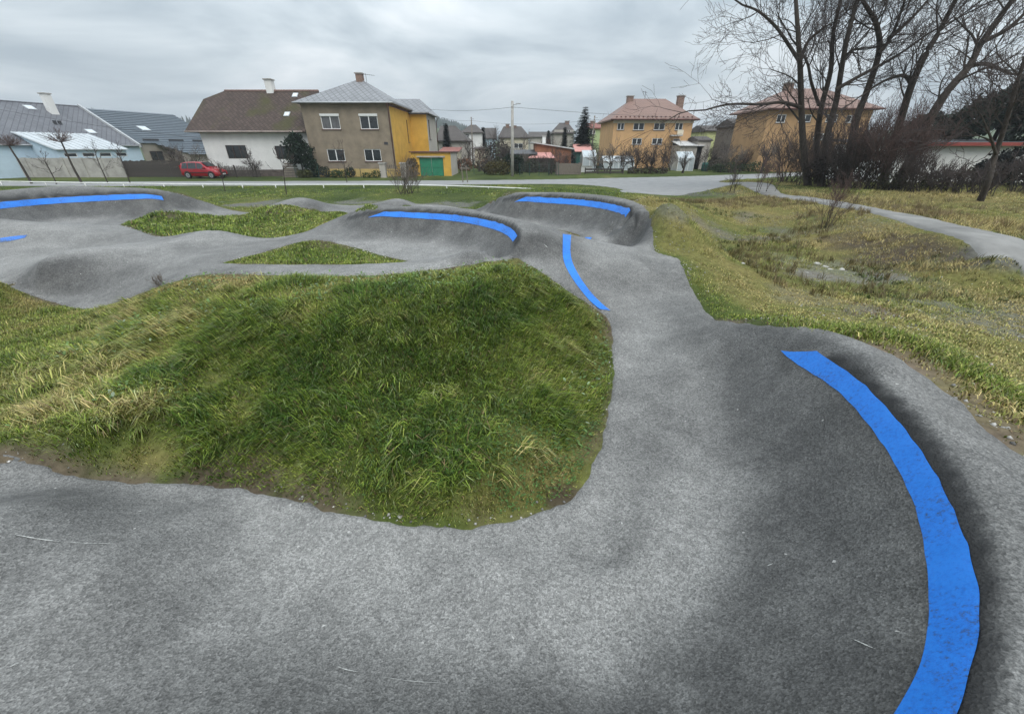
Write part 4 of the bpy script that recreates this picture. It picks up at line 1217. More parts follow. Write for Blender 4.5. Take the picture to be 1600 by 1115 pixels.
# ------------------------------------------------------------------ the beige house with the yellow side and the garage
HY = 52.0
bx0, bx1 = XQ(477, 200, HY), XQ(612, 200, HY)
bE = ZQ(612, 160, HY)
bh = empty('house', (bx0, HY, 0), 0, 'two storey beige house with yellow side wall and grey hipped roof', 'house')
W_ = bx1 - bx0
def lx(u, v=200, y=HY): return XQ(u, v, y) - bx0
def wr(u0, u1, v0, v1, y=HY): return (lx(u0, v1, y), lx(u1, v1, y), ZQ(0, v1, y), ZQ(0, v0, y))
ho = [wr(500, 529, 202, 181), wr(561, 589, 202, 181), wr(510, 537, 252, 233), wr(568, 594, 252, 233)]
ho = [(a, b, min(c, d), max(c, d)) for a, b, c, d in ho]
mb = MB(); wall_face(mb, (0, 0, .9), (1, 0), W_, bE - .9, [(a, b, c - .9, d - .9) for a, b, c, d in ho])
DEP = 9.6
mb.poly([(0, DEP, 0), (0, 0, 0), (0, 0, bE), (0, DEP, bE)]); mb.poly([(W_, DEP, 0), (0, DEP, 0), (0, DEP, bE), (W_, DEP, bE)])
mb.build('wall', M_BEIGE, bh)
mb = MB(); mb.box(.02, W_ - .02, -.06, .2, -.2, .898); mb.build('plinth', mat('plinth_ochre', (.50, .36, .13), .9, .15, 1), bh)
mb = MB(); wall_face(mb, (W_, 0, 0), (0, 1), DEP, bE - .35, [(DEP - 2.0, DEP - 1.45, 3.8, 6.4)]); mb.build('side_wall', M_YELLOW, bh)
mb = MB(); bar(mb, Vector((W_, 0, 0)), Vector((0, 1, 0)), Vector((1, 0, 0)), -.3, DEP, -.05, .03, bE - .349, bE + .02); mb.build('eaves_board', M_GUTTER, bh)
for i, q in enumerate(ho):
    window(bh, (0, 0, 0), (1, 0), q, 2, gm=(M_CURT if i == 0 else M_GLASS), box=i < 2, sillm=M_GUTTER)
window(bh, (W_, 0, 0), (0, 1), (DEP - 2.0, DEP - 1.45, 3.8, 6.4), 1, fm=M_DARKFR, sill=True)
hip_roof('roof', 0, W_, 0, DEP, bE + .02, ZQ(565, 126, HY + 4.8), lx(555, 126, HY + 4.8), lx(568, 126, HY + 4.8), M_TILE_GREY, bh, .55)
gutter(bh, (-.6, -.6, bE - .05), (W_ + .6, -.6, bE - .05))
MB().tube([(W_ - .1, -.6, bE - .1), (W_ - .12, -.1, bE - .7), (W_ - .12, -.08, .3)], .055, 7).build('downpipe', M_GUTTER, bh, True)
chimney(bh, lx(562, 120, HY + 4.8), 4.8, ZQ(562, 130, HY + 4.8), ZQ(562, 116, HY + 4.8), .75)
# wing at the back right, yellow front and grey side
wx1 = lx(669, 200, HY + DEP + .6)
mb = MB(); wall_face(mb, (W_ - .3, DEP + .003, 0), (1, 0), wx1 - W_ + .3, bE - .5); mb.build('wing_front', M_YELLOW, bh)
mb = MB(); wall_face(mb, (wx1, DEP + .003, 0), (0, 1), 7.0, bE - .5, [(1.0, 1.9, 4.2, 6.6)]); mb.poly([(W_ - 4, DEP + 7, 0), (wx1, DEP + 7, 0), (wx1, DEP + 7, bE - .5), (W_ - 4, DEP + 7, bE - .5)][::-1]); mb.build('wing_side', M_GREYR, bh)
window(bh, (wx1, DEP + .003, 0), (0, 1), (1.0, 1.9, 4.2, 6.6), 1, fm=M_DARKFR)
hip_roof('wing_roof', W_ - 5.5, wx1, DEP, DEP + 7, bE - .3, bE + 1.55, W_ - 2.9, wx1 - 1.4, M_TILE_GREY, bh, .5)
gutter(bh, (wx1 + .5, DEP - .5, bE - .4), (wx1 + .5, DEP + 7.4, bE - .4))
MB().tube([(wx1 + .45, DEP + 7.2, bE - .45), (wx1 + .1, DEP + 7.05, bE - 1.0), (wx1 + .08, DEP + 7.05, .2)], .055, 7).build('downpipe', M_GUTTER, bh, True)
for xx_, zz_ in ((lx(558, 118, HY + 4.8), ZQ(562, 118, HY + 4.8)),):
    a = MB().tube([(xx_ + 1.0, 4.9, zz_ - 1.2), (xx_ + 1.0, 4.9, zz_ + .2)], .022, 5)
    a.tube([(xx_ + .7, 4.9, zz_ + .15), (xx_ + 2.0, 5.1, zz_ + .02)], .018, 5)
    for k in range(5): a.tube([(xx_ + .9 + k * .22, 4.7, zz_ + .12 - k * .02), (xx_ + .9 + k * .22, 5.2, zz_ + .12 - k * .02)], .012, 4)
    a.build('aerial', M_DARKMETAL, bh)
MB().box(lx(597), lx(603), -.03, -.005, ZQ(600, 226, HY), ZQ(600, 222, HY)).build('house_number_plate', M_DARKMETAL, bh)

gx0, gx1 = XQ(644, 260, 53.5), XQ(705, 260, 53.5)
gh_ = ZQ(0, 238.5, 53.5)
gar = empty('garage', (gx0, 53.5, 0), 0, 'yellow flat roofed garage with green double doors beside beige house', 'garage')
GW = gx1 - gx0
d0, d1, dz = XQ(656, 260, 53.5) - gx0, XQ(693, 260, 53.5) - gx0, ZQ(0, 246, 53.5)
mb = MB(); wall_face(mb, (0, 0, 0), (1, 0), GW, gh_, [(d0, d1, .05, dz)], .25); mb.build('front_wall', M_YELLOW, gar)
mb = MB(); wall_face(mb, (GW, 0, 0), (0, 1), 6.5, gh_); mb.build('side_wall', M_GREYR, gar)
MB().poly([(0, 6.5, 0), (0, 0, 0), (0, 0, gh_), (0, 6.5, gh_)]).build('back_wall', M_GREYR, gar)
MB().box(-.2, GW + .15, -.2, 6.6, gh_ + .002, gh_ + .12).build('roof_slab', M_GUTTER, gar)
MB().box(d0 - .25, d1 + .25, -.16, .02, dz + .01, dz + .16).build('lintel', M_CONC, gar)
for i in range(2):
    a = d0 + (d1 - d0) / 2 * i
    dd = MB().box(a + .02, a + (d1 - d0) / 2 - .02, -0.0 + .1, .16, .06, dz - .02).build('garage_door', M_GREENDOOR, gar)
    for k in range(4):
        MB().box(a + .1 + k * .42, a + .14 + k * .42, .07, .098, .1, dz - .06).build('batten', M_GREENDOOR, dd)
    MB().box(a + .06, a + (d1 - d0) / 2 - .06, .06, .069, dz * .48, dz * .54).build('batten', M_GREENDOOR, dd)

# ------------------------------------------------------------------ the white house with the mossy brown roof
WY = 52.6
wx0, wxe = XQ(319, 230, WY), bx0 - .15
wz = ZQ(400, 205, WY)
wh = empty('house', (wx0, WY, 0), 0, 'low white house with large mossy brown half hipped roof', 'house')
WW = wxe - wx0
def lw(u, v=230, y=WY): return XQ(u, v, y) - wx0
wh_holes = [(lw(352), lw(384), ZQ(0, 248, WY), ZQ(0, 227, WY)), (lw(429), lw(455), ZQ(0, 249, WY), ZQ(0, 228, WY))]
mb = MB(); wall_face(mb, (0, 0, .8), (1, 0), WW, wz - .8, [(a, b, c - .8, d - .8) for a, b, c, d in wh_holes])
mb.poly([(0, 10, 0), (0, 0, 0), (0, 0, wz), (0, 10, wz)])
mb.build('wall', M_RENDERW, wh)
MB().box(-.03, WW, -.07, .2, -.2, .797).build('plinth', mat('dark_plinth', (.11, .09, .08), .9, .3, 2, .4), wh)
for q in wh_holes: window(wh, (0, 0, 0), (1, 0), q, 3, fm=M_DARKFR, gm=M_GLASS, sill=False)
rz = ZQ(400, 142, WY + 5.2)
ov = .75
mb = MB()
ex0, ey, ez = -ov - .4, -ov, wz - .05
kx, ky = lw(331, 155, WY + 4.1), 4.1; kz = ZQ(331, 155, WY + 4.1)
rx = lw(351, 142, WY + 5.2)
A_, B_, C_, D_ = (ex0, ey, ez), (WW + .1, ey, ez), (WW + .1, 5.2, rz), (rx, 5.2, rz)
K1, K2 = (ex0 + .1, ky, kz), (ex0 + .1, 10.4 - ky, kz)
mb.poly([A_, B_, C_, D_, K1]); mb.poly([K1, D_, K2])
mb.poly([D_, C_, (WW + .1, 10.4 + ov, ez), (ex0, 10.4 + ov, ez), K2])
mb.poly([(ex0, 10.4 + ov, ez), (ex0, ey, ez), K1, K2])
mb.poly([(ex0, ey, ez - .1), (ex0, 10.4, ez - .1), (WW + .1, 10.4, ez - .1), (WW + .1, ey, ez - .1)])
mb.poly([(ex0, ey, ez - .1), (WW + .1, ey, ez - .1), B_, A_])
roofo = mb.build('roof', M_TILE_BROWN, wh)
MB().tube([D_, C_], .13, 8).build('ridge_cap', mat('ridge_clay', (.2, .13, .11), .9, .3, 4), roofo, True)
gutter(wh, (ex0, ey - .06, ez - .02), (WW - .2, ey - .06, ez - .02), mat('old_gutter', (.36, .30, .27), .7, .4, 1.2))
chimney(wh, lw(422, 135, WY + 5.2), 5.2, rz - .3, ZQ(0, 125.5, WY + 5.2), .8, M_RENDERW, True)
s_up = (0, 5.2 - ey, rz - ez)
def on_roof(u, v):
    # point of the front slope seen at a pixel
    lo, hi = WY + ey, WY + 5.2
    for _ in range(30):
        md = (lo + hi) / 2; zr_ = ez + (md - WY - ey) / (5.2 - ey) * (rz - ez)
        if ZQ(u, v, md) > zr_: lo = md
        else: hi = md
    return (lw(u, v, lo), lo - WY, ZQ(u, v, lo))
for u_, v_ in ((443, 182), (456, 152)):
    p_ = on_roof(u_, v_); skylight(wh, p_, (1, 0, 0), s_up, .65, .75)

# ------------------------------------------------------------------ the terraced pair at the left
def gabled(name, loc, rz_, w_, d_, ze, zr, wallm, roofm, label, over=.35, cat='house', ridge_f=.5):
    o = empty(name, loc, rz_, label, cat)
    mb = MB(); ry = d_ * ridge_f
    mb.poly([(0, 0, 0), (w_, 0, 0), (w_, 0, ze), (0, 0, ze)]); mb.poly([(w_, d_, 0), (0, d_, 0), (0, d_, ze), (w_, d_, ze)])
    mb.poly([(0, d_, 0), (0, 0, 0), (0, 0, ze), (0, ry, zr - .05), (0, d_, ze)]); mb.poly([(w_, 0, 0), (w_, d_, 0), (w_, d_, ze), (w_, ry, zr - .05), (w_, 0, ze)])
    mb.build('wall', wallm, o)
    k = (zr - ze) / ry
    mb = MB(); a, b = -over, w_ + over
    mb.slab([(a, -over, ze - over * k + .08), (b, -over, ze - over * k + .08), (b, ry, zr + .08), (a, ry, zr + .08)], .12)
    k2 = (zr - ze) / (d_ - ry)
    mb.slab([(a, ry + .002, zr + .08), (b, ry + .002, zr + .08), (b, d_ + over, ze - over * k2 + .08), (a, d_ + over, ze - over * k2 + .08)], .12)
    r = mb.build('roof', roofm, o)
    MB().tube([(a, ry, zr + .1), (b, ry, zr + .1)], .1, 6).build('ridge_cap', roofm, r)
    return o, r

# ridge of both houses runs away from the road, the big roof slopes face right
AR = R(72)
ca, sa = math.cos(AR), math.sin(AR)
RJ = Q(126, 168, 66.0)
zrA = RJ.z; dA = 8.9; zeA = zrA - .53 * dA; wA = 20.0
def loc72(x, q):                      # x along the ridge from the party wall, q down the slope from the ridge
    return (RJ.x + x * ca + q * sa, RJ.y + x * sa - q * ca, 0)
oA, rA = gabled('house', loc72(-wA, dA), AR, wA, dA * 2, zeA, zrA, M_LBLUE, M_TILE_SLATE, 'long terraced house with dark slate roof and pale blue wall', .3)
kA = .53
def slopeA(x, q): return (wA + x, dA - q, zrA - q * kA + .1)
for x_, q_ in ((-6.6, 1.6), (-3.9, 6.6)): skylight(rA, slopeA(x_, q_), (1, 0, 0), (0, 1, kA), .9, 1.0)
p_ = slopeA(-4.4, 2.0); chimney(rA, p_[0], p_[1], p_[2] - .5, zrA + 1.1, .8, M_RENDERW)
for x_ in (-6.2, -5.7):
    p_ = slopeA(x_, 4.8); MB().box(p_[0], p_[0] + .25, p_[1], p_[1] + .3, p_[2] - .2, p_[2] + .45).build('vent_pipe', M_DARKMETAL, rA)
gutter(oA, (0, -.36, zeA - .12), (wA, -.36, zeA - .12))
# white lean-to with standing-seam roof in front of the slate roof
lo = empty('lean_to', loc72(0, 0), AR, 'pale blue lean-to with white standing seam roof under the slate roof', 'lean-to')
la, lb_ = -11.5, -4.6; lz1, lz0 = zrA - .53 * 7.0 + .25, 3.0; yt, yb_ = -7.0, -13.6
wl = [(.5 + k * 1.75, 1.75 + k * 1.75, lz0 - .85, lz0 - .4) for k in range(4)]
mb = MB(); wall_face(mb, (la, yb_ + .3, 0), (1, 0), lb_ - la, lz0 - .02, wl); mb.poly([(lb_, yb_ + .3, 0), (lb_, yt, 0), (lb_, yt, lz1 - .15), (lb_, yb_ + .3, lz0 - .05)]); mb.poly([(la, yt, 0), (la, yb_ + .3, 0), (la, yb_ + .3, lz0 - .05), (la, yt, lz1 - .15)])
mb.build('wall', M_LBLUE, lo)
for q in wl: window(lo, (la, yb_ + .3, 0), (1, 0), q, 1, fm=M_WHITE, sill=False)
M_SEAM = mat('white_sheet_metal', (.46, .49, .51), .5, .12, 1.0)
rl = MB().slab([(la - .3, yb_, lz0), (lb_ + .3, yb_, lz0), (lb_ + .3, yt, lz1), (la - .3, yt, lz1)], .08).build('roof', M_SEAM, lo)
for k in range(12):
    xk = la - .2 + k * (lb_ - la + .4) / 11
    MB().hexa([(xk - .03, yb_, lz0 + .002), (xk + .03, yb_, lz0 + .002), (xk + .03, yt, lz1 + .002), (xk - .03, yt, lz1 + .002)],
              [(xk - .03, yb_, lz0 + .07), (xk + .03, yb_, lz0 + .07), (xk + .03, yt, lz1 + .07), (xk - .03, yt, lz1 + .07)]).build('seam', M_SEAM, rl)
# house with the anthracite metal tile roof, its courses real steps
oB = empty('house', loc72(0, 0), AR, 'house with dark metal tile roof sweeping low over a beige wall', 'house')
wB = 12.4; zrB = zrA - .12; kB = (zrB - 2.35) / 12.0
mb = MB()
mb.poly([(.1, -9, 0), (wB, -9, 0), (wB, -9, zrB - 9 * kB), (.1, -9, zrB - 9 * kB)])
mb.poly([(wB - .1, -9.02, 0), (wB - .1, 8, 0), (wB - .1, 8, zrB - 5), (wB - .1, 0, zrB - .1), (wB - .1, -9.02, zrB - 9 * kB - .1)])
mb.build('wall', mat('dull_beige_wall', (.26, .235, .195), .95, .15, 1, .3), oB)  # one even dull beige, slightly mottled
mb = MB(); mb.poly([(4.2, -11.6, 0), (wB, -11.6, 0), (wB, -11.6, zrB - 11.6 * kB), (4.2, -11.6, zrB - 11.6 * kB)]); mb.poly([(4.2, -9.05, 0), (4.2, -11.6, 0), (4.2, -11.6, zrB - 11.6 * kB), (4.2, -9.05, zrB - 9.05 * kB)])
mb.build('annex_wall', M_GREYR, oB)
M_MT = mat('anthracite_sheet', (.085, .105, .125), .42, .12, 2, metal=.15)
rfB = MB().slab([(.02, .01, zrB), (wB + .3, .01, zrB), (wB + .3, 8, zrB - 4.5), (.02, 8, zrB - 4.5)], .1).build('roof', M_MT, oB)
ncB = 24
for k in range(ncB):
    q1_ = 12.3 * (k + 1) / ncB; q0_ = 12.3 * k / ncB
    zlo, zhi = zrB - q1_ * kB + .12, zrB - q0_ * kB + .055
    xl = .02 if q1_ < 9.6 else (2.0 + (q1_ - 9.6) * .9)
    MB().slab([(xl, -q1_, zlo), (wB + .3, -q1_, zlo), (wB + .3, -q0_ + .02, zhi), (xl, -q0_ + .02, zhi)], .07).build('roof_course', M_MT, rfB)
skylight(rfB, (3.3, -5.8, zrB - 5.8 * kB + .12), (1, 0, 0), (0, 1, kB), 1.2, 1.3)
MB().hexa([(-.26, -9.4, zeA - .3), (-.0, -9.4, zeA - .3), (-.0, 0, zrA - .1), (-.26, 0, zrA - .1)], [(-.26, -9.4, zeA + .1), (-.0, -9.4, zeA + .1), (-.0, 0, zrA + .4), (-.26, 0, zrA + .4)]).build('parapet', M_ZINC, oB)
window(oB, (0, -9.15, 0), (1, 0), (1.0, 2.7, 1.5, 2.75), 2, fm=M_DARKFR, sill=False)
for xk in (1.0, 4.6, 8.2): MB().box(xk, xk + 2.2, -8.6, -8.55, zrB - 8.6 * kB + .1, zrB - 8.6 * kB + .35).build('snow_guard', M_DARKMETAL, rfB)

# small glazed gable porch at the far left edge
px0, py0 = XQ(2, 260, 51.5), 51.5
po, pr = gabled('porch', (px0 - 2.2, py0, 0), R(8), 5.2, 3.5, 2.3, 4.2, M_LBLUE, M_TILE_DARK, 'small pale blue porch with dark glazing left of the concrete wall', .25, 'porch')
for k in range(3): window(po, (0, -.2, 0), (1, 0), (.5 + k * 1.45, 1.8 + k * 1.45, .4, 2.0), 1, fm=M_DARKFR, sill=False)

# ------------------------------------------------------------------ walls and fences along the far side of the road
cw = empty('wall', (XQ(27, 283, 50.6), 50.6, 0), 0, 'grey concrete panel wall with pilasters along the road', 'wall')
cwl = XQ(200, 283, 50.6) - XQ(27, 283, 50.6); cwh = ZQ(0, 247, 50.6)
n_p = 6
for k in range(n_p + 1):
    MB().box(k * cwl / n_p - .14, k * cwl / n_p + .14, -.12, .16, -.1, cwh + .04).build('pilaster', M_CONC, cw)
for k in range(n_p):
    MB().box(k * cwl / n_p + .141, (k + 1) * cwl / n_p - .141, -.03, .09, -.1, cwh).build('panel', M_CONC, cw)

def board_fence(name, xa, xb, y, h, bw, gap, m, label, posts=2.4, pick=False, rail=.05, seed=1, hv=.03):
    o = empty(name, (xa, y, ground_z(xa, y)), 0, label, 'fence')
    r = random.Random(seed); n = int((xb - xa) / (bw + gap))
    base = None
    for k in range(n):
        hh = h * (1 + r.uniform(-hv, hv)); x = k * (bw + gap)
        if base is None:
            mb = MB()
            if pick: mb.hexa([(0, 0, .06), (bw, 0, .06), (bw, .025, .06), (0, .025, .06)], [(0, 0, h - .1), (bw, 0, h - .1), (bw, .025, h - .1), (0, .025, h - .1)]); mb.mesh([(0, 0, h - .1), (bw, 0, h - .1), (bw / 2, 0, h), (0, .025, h - .1), (bw, .025, h - .1), (bw / 2, .025, h)], [(0, 1, 2), (5, 4, 3), (0, 2, 5, 3), (2, 1, 4, 5)])
            else: mb.box(0, bw, 0, .025, .03, h)
            b = mb.build('board', m, o); base = b
        else:
            b = base.copy(); COL.objects.link(b)
        b.location = (x, r.uniform(-.008, .008), 0); b.scale = (1, 1, hh / h); b.rotation_euler = (0, r.uniform(-.012, .012), 0)
    for z in (h * .25, h * .75): MB().box(0, xb - xa, .04, .04 + rail, z, z + .08).build('rail', m, o)
    for k in range(int((xb - xa) / posts) + 1): MB().box(k * posts - .06, k * posts + .06, .092, .21, -.1, h + .08).build('post', m, o)
    return o
board_fence('fence', XQ(200, 280, 50.9), XQ(292, 280, 50.9), 50.9, ZQ(0, 252, 50.9), .2, .01, M_WOODDARK, 'dark weathered board fence between concrete wall and red car', seed=2)
board_fence('picket_fence', XQ(338, 280, 50.6), XQ(412, 280, 50.6), 50.6, ZQ(0, 260, 50.6), .09, .07, M_WOODDARK, 'dark wooden picket fence in front of white house', pick=True, seed=3, hv=.06)

# stacked logs / stepped timber at the corner of the white house
lg = empty('timber_stack', (XQ(445, 280, 50.9), 50.9, 0.0), 0, 'stepped stack of weathered timbers by the white house corner', 'timber stack')
for k in range(6):
    MB().box(.25 * k * .4, 1.9 - .05 * k, -.3, .3, .02 + k * .27, .02 + k * .27 + .2).build('timber', M_WOODGREY, lg)

def mesh_fence(name, pts, h, label, m, gm, sp=2.5, brace=()):
    o = empty(name, (pts[0][0], pts[0][1], 0), 0, label, 'fence'); ox, oy = pts[0]
    wires = MB()
    for a, b in zip(pts[:-1], pts[1:]):
        L_ = math.hypot(b[0] - a[0], b[1] - a[1]); n = max(1, int(round(L_ / sp)))
        for k in range(n + 1):
            x, y = a[0] + (b[0] - a[0]) * k / n - ox, a[1] + (b[1] - a[1]) * k / n - oy
            MB().tube([(x, y, -.1), (x, y, h + .06)], .035, 6).build('post', m, o)
        for k in range(int(L_ / .14)):
            t = k * .14 / L_; x, y = a[0] + (b[0] - a[0]) * t - ox, a[1] + (b[1] - a[1]) * t - oy
            wires.tube([(x, y, .05), (x, y, h)], .0045, 3, False)
        for k in range(8):
            z = .06 + (h - .06) * k / 7
            wires.tube([(a[0] - ox, a[1] - oy, z), (b[0] - ox, b[1] - oy, z)], .006, 3, False)
    w_ = wires.build('wire_mesh', gm, o); w_['kind'] = 'stuff'
    return o
M_GREENWIRE = mat('green_wire', (.02, .10, .075), .5, .1, 3); M_GREENPOST = mat('green_post', (.02, .06, .05), .5, .1, 3); M_GREYWIRE = mat('grey_wire', (.14, .14, .14), .5, .1, 3)
mesh_fence('mesh_fence', [(XQ(464, 280, 50.4), 50.4), (XQ(500, 280, 50.4), 50.4)], 1.35, 'dark green wire fence under the evergreen beside the beige house', M_GREENPOST, M_GREENWIRE, 1.5)
mesh_fence('mesh_fence', [(XQ(500, 282, 50.2), 50.2), (XQ(598, 282, 50.2), 50.2)], 1.0, 'low wire garden fence in front of the beige house', M_GREENPOST, M_GREYWIRE, 2.4)
def pillar(u, label):
    o = empty('gate_pillar', (XQ(u, 282, 50.2), 50.2, 0), 0, label, 'pillar', 'gate pillars of the beige house')
    h = ZQ(0, 256, 50.2)
    MB().box(-.32, .32, -.3, .3, -.1, h).build('shaft', M_GREYR, o)
    MB().box(-.4, .4, -.38, .38, h + .002, h + .13).build('cap', M_CONC, o)
    return o
pillar(601, 'square rendered gate pillar left of the iron gate'); pillar(633, 'square rendered gate pillar right of the iron gate')
ig = empty('iron_gate', (XQ(606, 282, 50.2), 50.2, 0), 0, 'thin iron bar gate between two rendered pillars', 'gate')
iw = XQ(629, 282, 50.2) - XQ(606, 282, 50.2)
for k in range(9): MB().tube([(iw * k / 8, 0, .1), (iw * k / 8, 0, 1.35 + .1 * math.sin(k * math.pi / 8))], .016, 5).build('bar', M_DARKMETAL, ig)
for z in (.2, .75, 1.25): MB().tube([(0, .02, z), (iw, .02, z)], .02, 5).build('rail', M_DARKMETAL, ig)

# fences of the gardens in the middle distance
mesh_fence('mesh_fence', [(XQ(812, 279, 54), 54), (XQ(872, 279, 54), 54)], 1.45, 'wire garden fence with dark posts right of the utility pole', M_GREENPOST, M_GREYWIRE, 1.35)
mesh_fence('mesh_fence', [(XQ(722, 276, 58), 58), (XQ(760, 276, 58), 58)], 1.6, 'green wire gate fence left of the utility pole', M_GREENPOST, M_GREENWIRE, 1.6)
ob = empty('low_fence', (XQ(914, 276, 58), 58, 0), 0, 'low dark plank barrier along the road edge below the orange house', 'fence')
olen = XQ(973, 276, 58) - XQ(914, 276, 58)
for z in (.15, .5): MB().box(0, olen, 0, .06, z, z + .2).build('plank', M_WOODDARK, ob)
for k in range(4): MB().box(olen * k / 3 - .07, olen * k / 3 + .07, .062, .2, -.1, .8).build('post', M_WOODDARK, ob)
cp = empty('compost_box', (XQ(870, 278, 56), 56, 0), 0, 'open grey plank compost box behind the road', 'compost box')
cl = XQ(907, 278, 56) - XQ(870, 278, 56)
for k in range(5):
    MB().box(0, cl, 0, .04, .08 + k * .26, .28 + k * .26).build('plank', M_WOODGREY, cp); MB().box(0, cl, 2.0, 2.04, .08 + k * .26, .28 + k * .26).build('plank', M_WOODGREY, cp)
for x in (0.0, cl - .1): MB().box(x, x + .1, -.05, 2.1, 0, 1.42).build('corner_board', M_WOODGREY, cp)

# white low pipe rail along the verge
M_RAIL = mat('white_rail_paint', (.70, .70, .68), .55, .12, 3)
RAILP = [(0, 283.3, 38.3), (70, 284.6, 38), (132, 285.8, 37.6), (192, 286.6, 37.3), (255, 287.4, 37), (316, 288, 36.6), (378, 288.4, 36.3), (430, 288.6, 36.1), (505, 288.6, 36), (568, 288.6, 36), (635, 289, 35.8), (698, 290.3, 35.4), (763, 292.3, 34.8), (827, 295, 34.2), (893, 298.6, 33.6)]
rp = [Q(-70, 282.5, 38.6)] + [Q(*q) for q in RAILP]
fo = empty('rail_fence', (0, 36, 0), 0, 'long low white pipe rail fence along the grass verge', 'fence')
o_ = Vector((0, 36, 0))
MB().tube([p - o_ for p in rp], .045, 8).build('rail', M_RAIL, fo, True)
for p in rp[:-1]:
    MB().tube([(p.x, p.y - 36, ground_z(p.x, p.y) - .1), (p.x, p.y - 36, p.z - .03)], .04, 7).build('post', M_RAIL, fo, True)
p = rp[-1]; MB().tube([(p.x, p.y - 36, p.z), (p.x + .05, p.y - 36.0, ground_z(p.x, p.y) - .05)], .045, 7).build('post', M_RAIL, fo, True)

# ------------------------------------------------------------------ utility poles and wires
def pole(u, vt, vb, y, label, lamp=False, r=.16, m=None):
    b = Q(u, vb, y); t = Q(u, vt, y)
    o = empty('utility_pole', (b.x, y, 0), 0, label, 'utility pole', 'utility poles of the village')
    h = t.z
    MB().tube([(0, 0, -.3), (0, 0, h)], [r, r * .72], 10).build('shaft', m or M_CONC, o, True)
    MB().tube([(-.0, -.1, h - .35), (.55, -.15, h - .3)], .045, 6).build('bracket', M_ZINC, o)
    for z in (h - .5, h - .9): MB().tube([(-.05, -.2, z), (-.05, -.2, z + .18)], [.05, .03], 6).build('insulator', M_WHITE, o)
    if lamp: MB().box(.45, .95, -.25, -.05, h - .32, h - .22).build('lamp_head', M_ZINC, o)
    return o, Vector((b.x, y - .2, h - .6))
_, pt1 = pole(800.5, 158, 281, 53, 'tall grey concrete utility pole at the road in the middle', True, .2)
_, pt2 = pole(739.5, 183, 262, 92, 'distant slim utility pole left of the middle one', False, .16, M_WOODGREY)
_, pt3 = pole(923, 181, 255, 84, 'distant utility pole right of the spruce', False, .16, M_WOODGREY)
def wire(a, b, sag, label, r=.016):
    a, b = Vector(a), Vector(b); pts = []
    for k in range(15):
        t = k / 14; p = a.lerp(b, t); p.z -= sag * 4 * t * (1 - t); pts.append(p)
    return tag(MB().tube(pts, r, 4).build('overhead_wire', M_DARKMETAL), label, 'wire', 'overhead wires')
wire(pt1, (bh.location.x + wx1, HY + DEP + 3, bE + .3), .25, 'overhead wire from the middle pole to the yellow wing')
wire(pt1, Q(1240, 184, 78), .5, 'overhead wire from the middle pole to the right')
wire(pt2, pt3, .7, 'overhead wire between the two distant poles')
wire(Q(690, 184, 75), pt2, .2, 'overhead wire behind the yellow wing to the left distant pole')
wire(pt3, Q(1180, 200, 95), .5, 'lower overhead wire running right from the pole by the spruce')
wire(Q(-60, 160, 50), Q(315, 216, 51), .3, 'overhead wire crossing in front of the left roofs')
# ------------------------------------------------------------------ houses farther away
def far_house(u0, u1, v_eave, v_ridge, y, depth, wallm, roofm, label, ridge=(.3, .7), hip=True, wins=(), over=.4, chim=(), v_base=None, rotz=0.0):
    x0, x1 = XQ(u0, v_eave, y), XQ(u1, v_eave, y); ze, zr = ZQ(0, v_eave, y), ZQ(0, v_ridge, y + depth / 2)
    w_ = x1 - x0
    o = empty('house', (x0, y, 0), rotz, label, 'house', 'houses of the village')
    holes = []
    for (a, b, c, d, *_r) in wins:
        holes.append((XQ(a, d, y) - x0, XQ(b, d, y) - x0, ZQ(0, d, y), ZQ(0, c, y)))
    mb = MB(); wall_face(mb, (0, 0, -.5), (1, 0), w_, ze + .5, [(a, b, c + .5, d + .5) for a, b, c, d in holes])
    mb.poly([(0, depth, -.5), (0, 0, -.5), (0, 0, ze), (0, depth, ze)]); mb.poly([(w_, 0, -.5), (w_, depth, -.5), (w_, depth, ze), (w_, 0, ze)]); mb.poly([(w_, depth, -.5), (0, depth, -.5), (0, depth, ze), (w_, depth, ze)])
    if not hip:
        mb.poly([(0, depth, ze), (0, 0, ze), (0, depth / 2, zr - .1)]); mb.poly([(w_, 0, ze), (w_, depth, ze), (w_, depth / 2, zr - .1)])
    mb.build('wall', wallm, o)
    for q, wn in zip(holes, wins):
        window(o, (0, 0, 0), (1, 0), q, wn[4] if len(wn) > 4 else 2, fm=(M_WHITE), gm=M_GLASS, sill=True, fw=.09)
    if hip: rf = hip_roof('roof', 0, w_, 0, depth, ze + .03, zr, w_ * ridge[0], w_ * ridge[1], roofm, o, over, .18)
    else: rf = hip_roof('roof', 0, w_, 0, depth, ze + .03, zr, -over, w_ + over, roofm, o, over, .18)
    for cu, cv, cwid in chim:
        cz = ZQ(0, cv, y + depth / 2); cx = XQ(cu, cv, y + depth / 2) - x0
        chimney(rf, cx, depth / 2 - .3, min(zr, cz) - 2.2, cz, cwid)
    return o, rf, w_, ze, zr

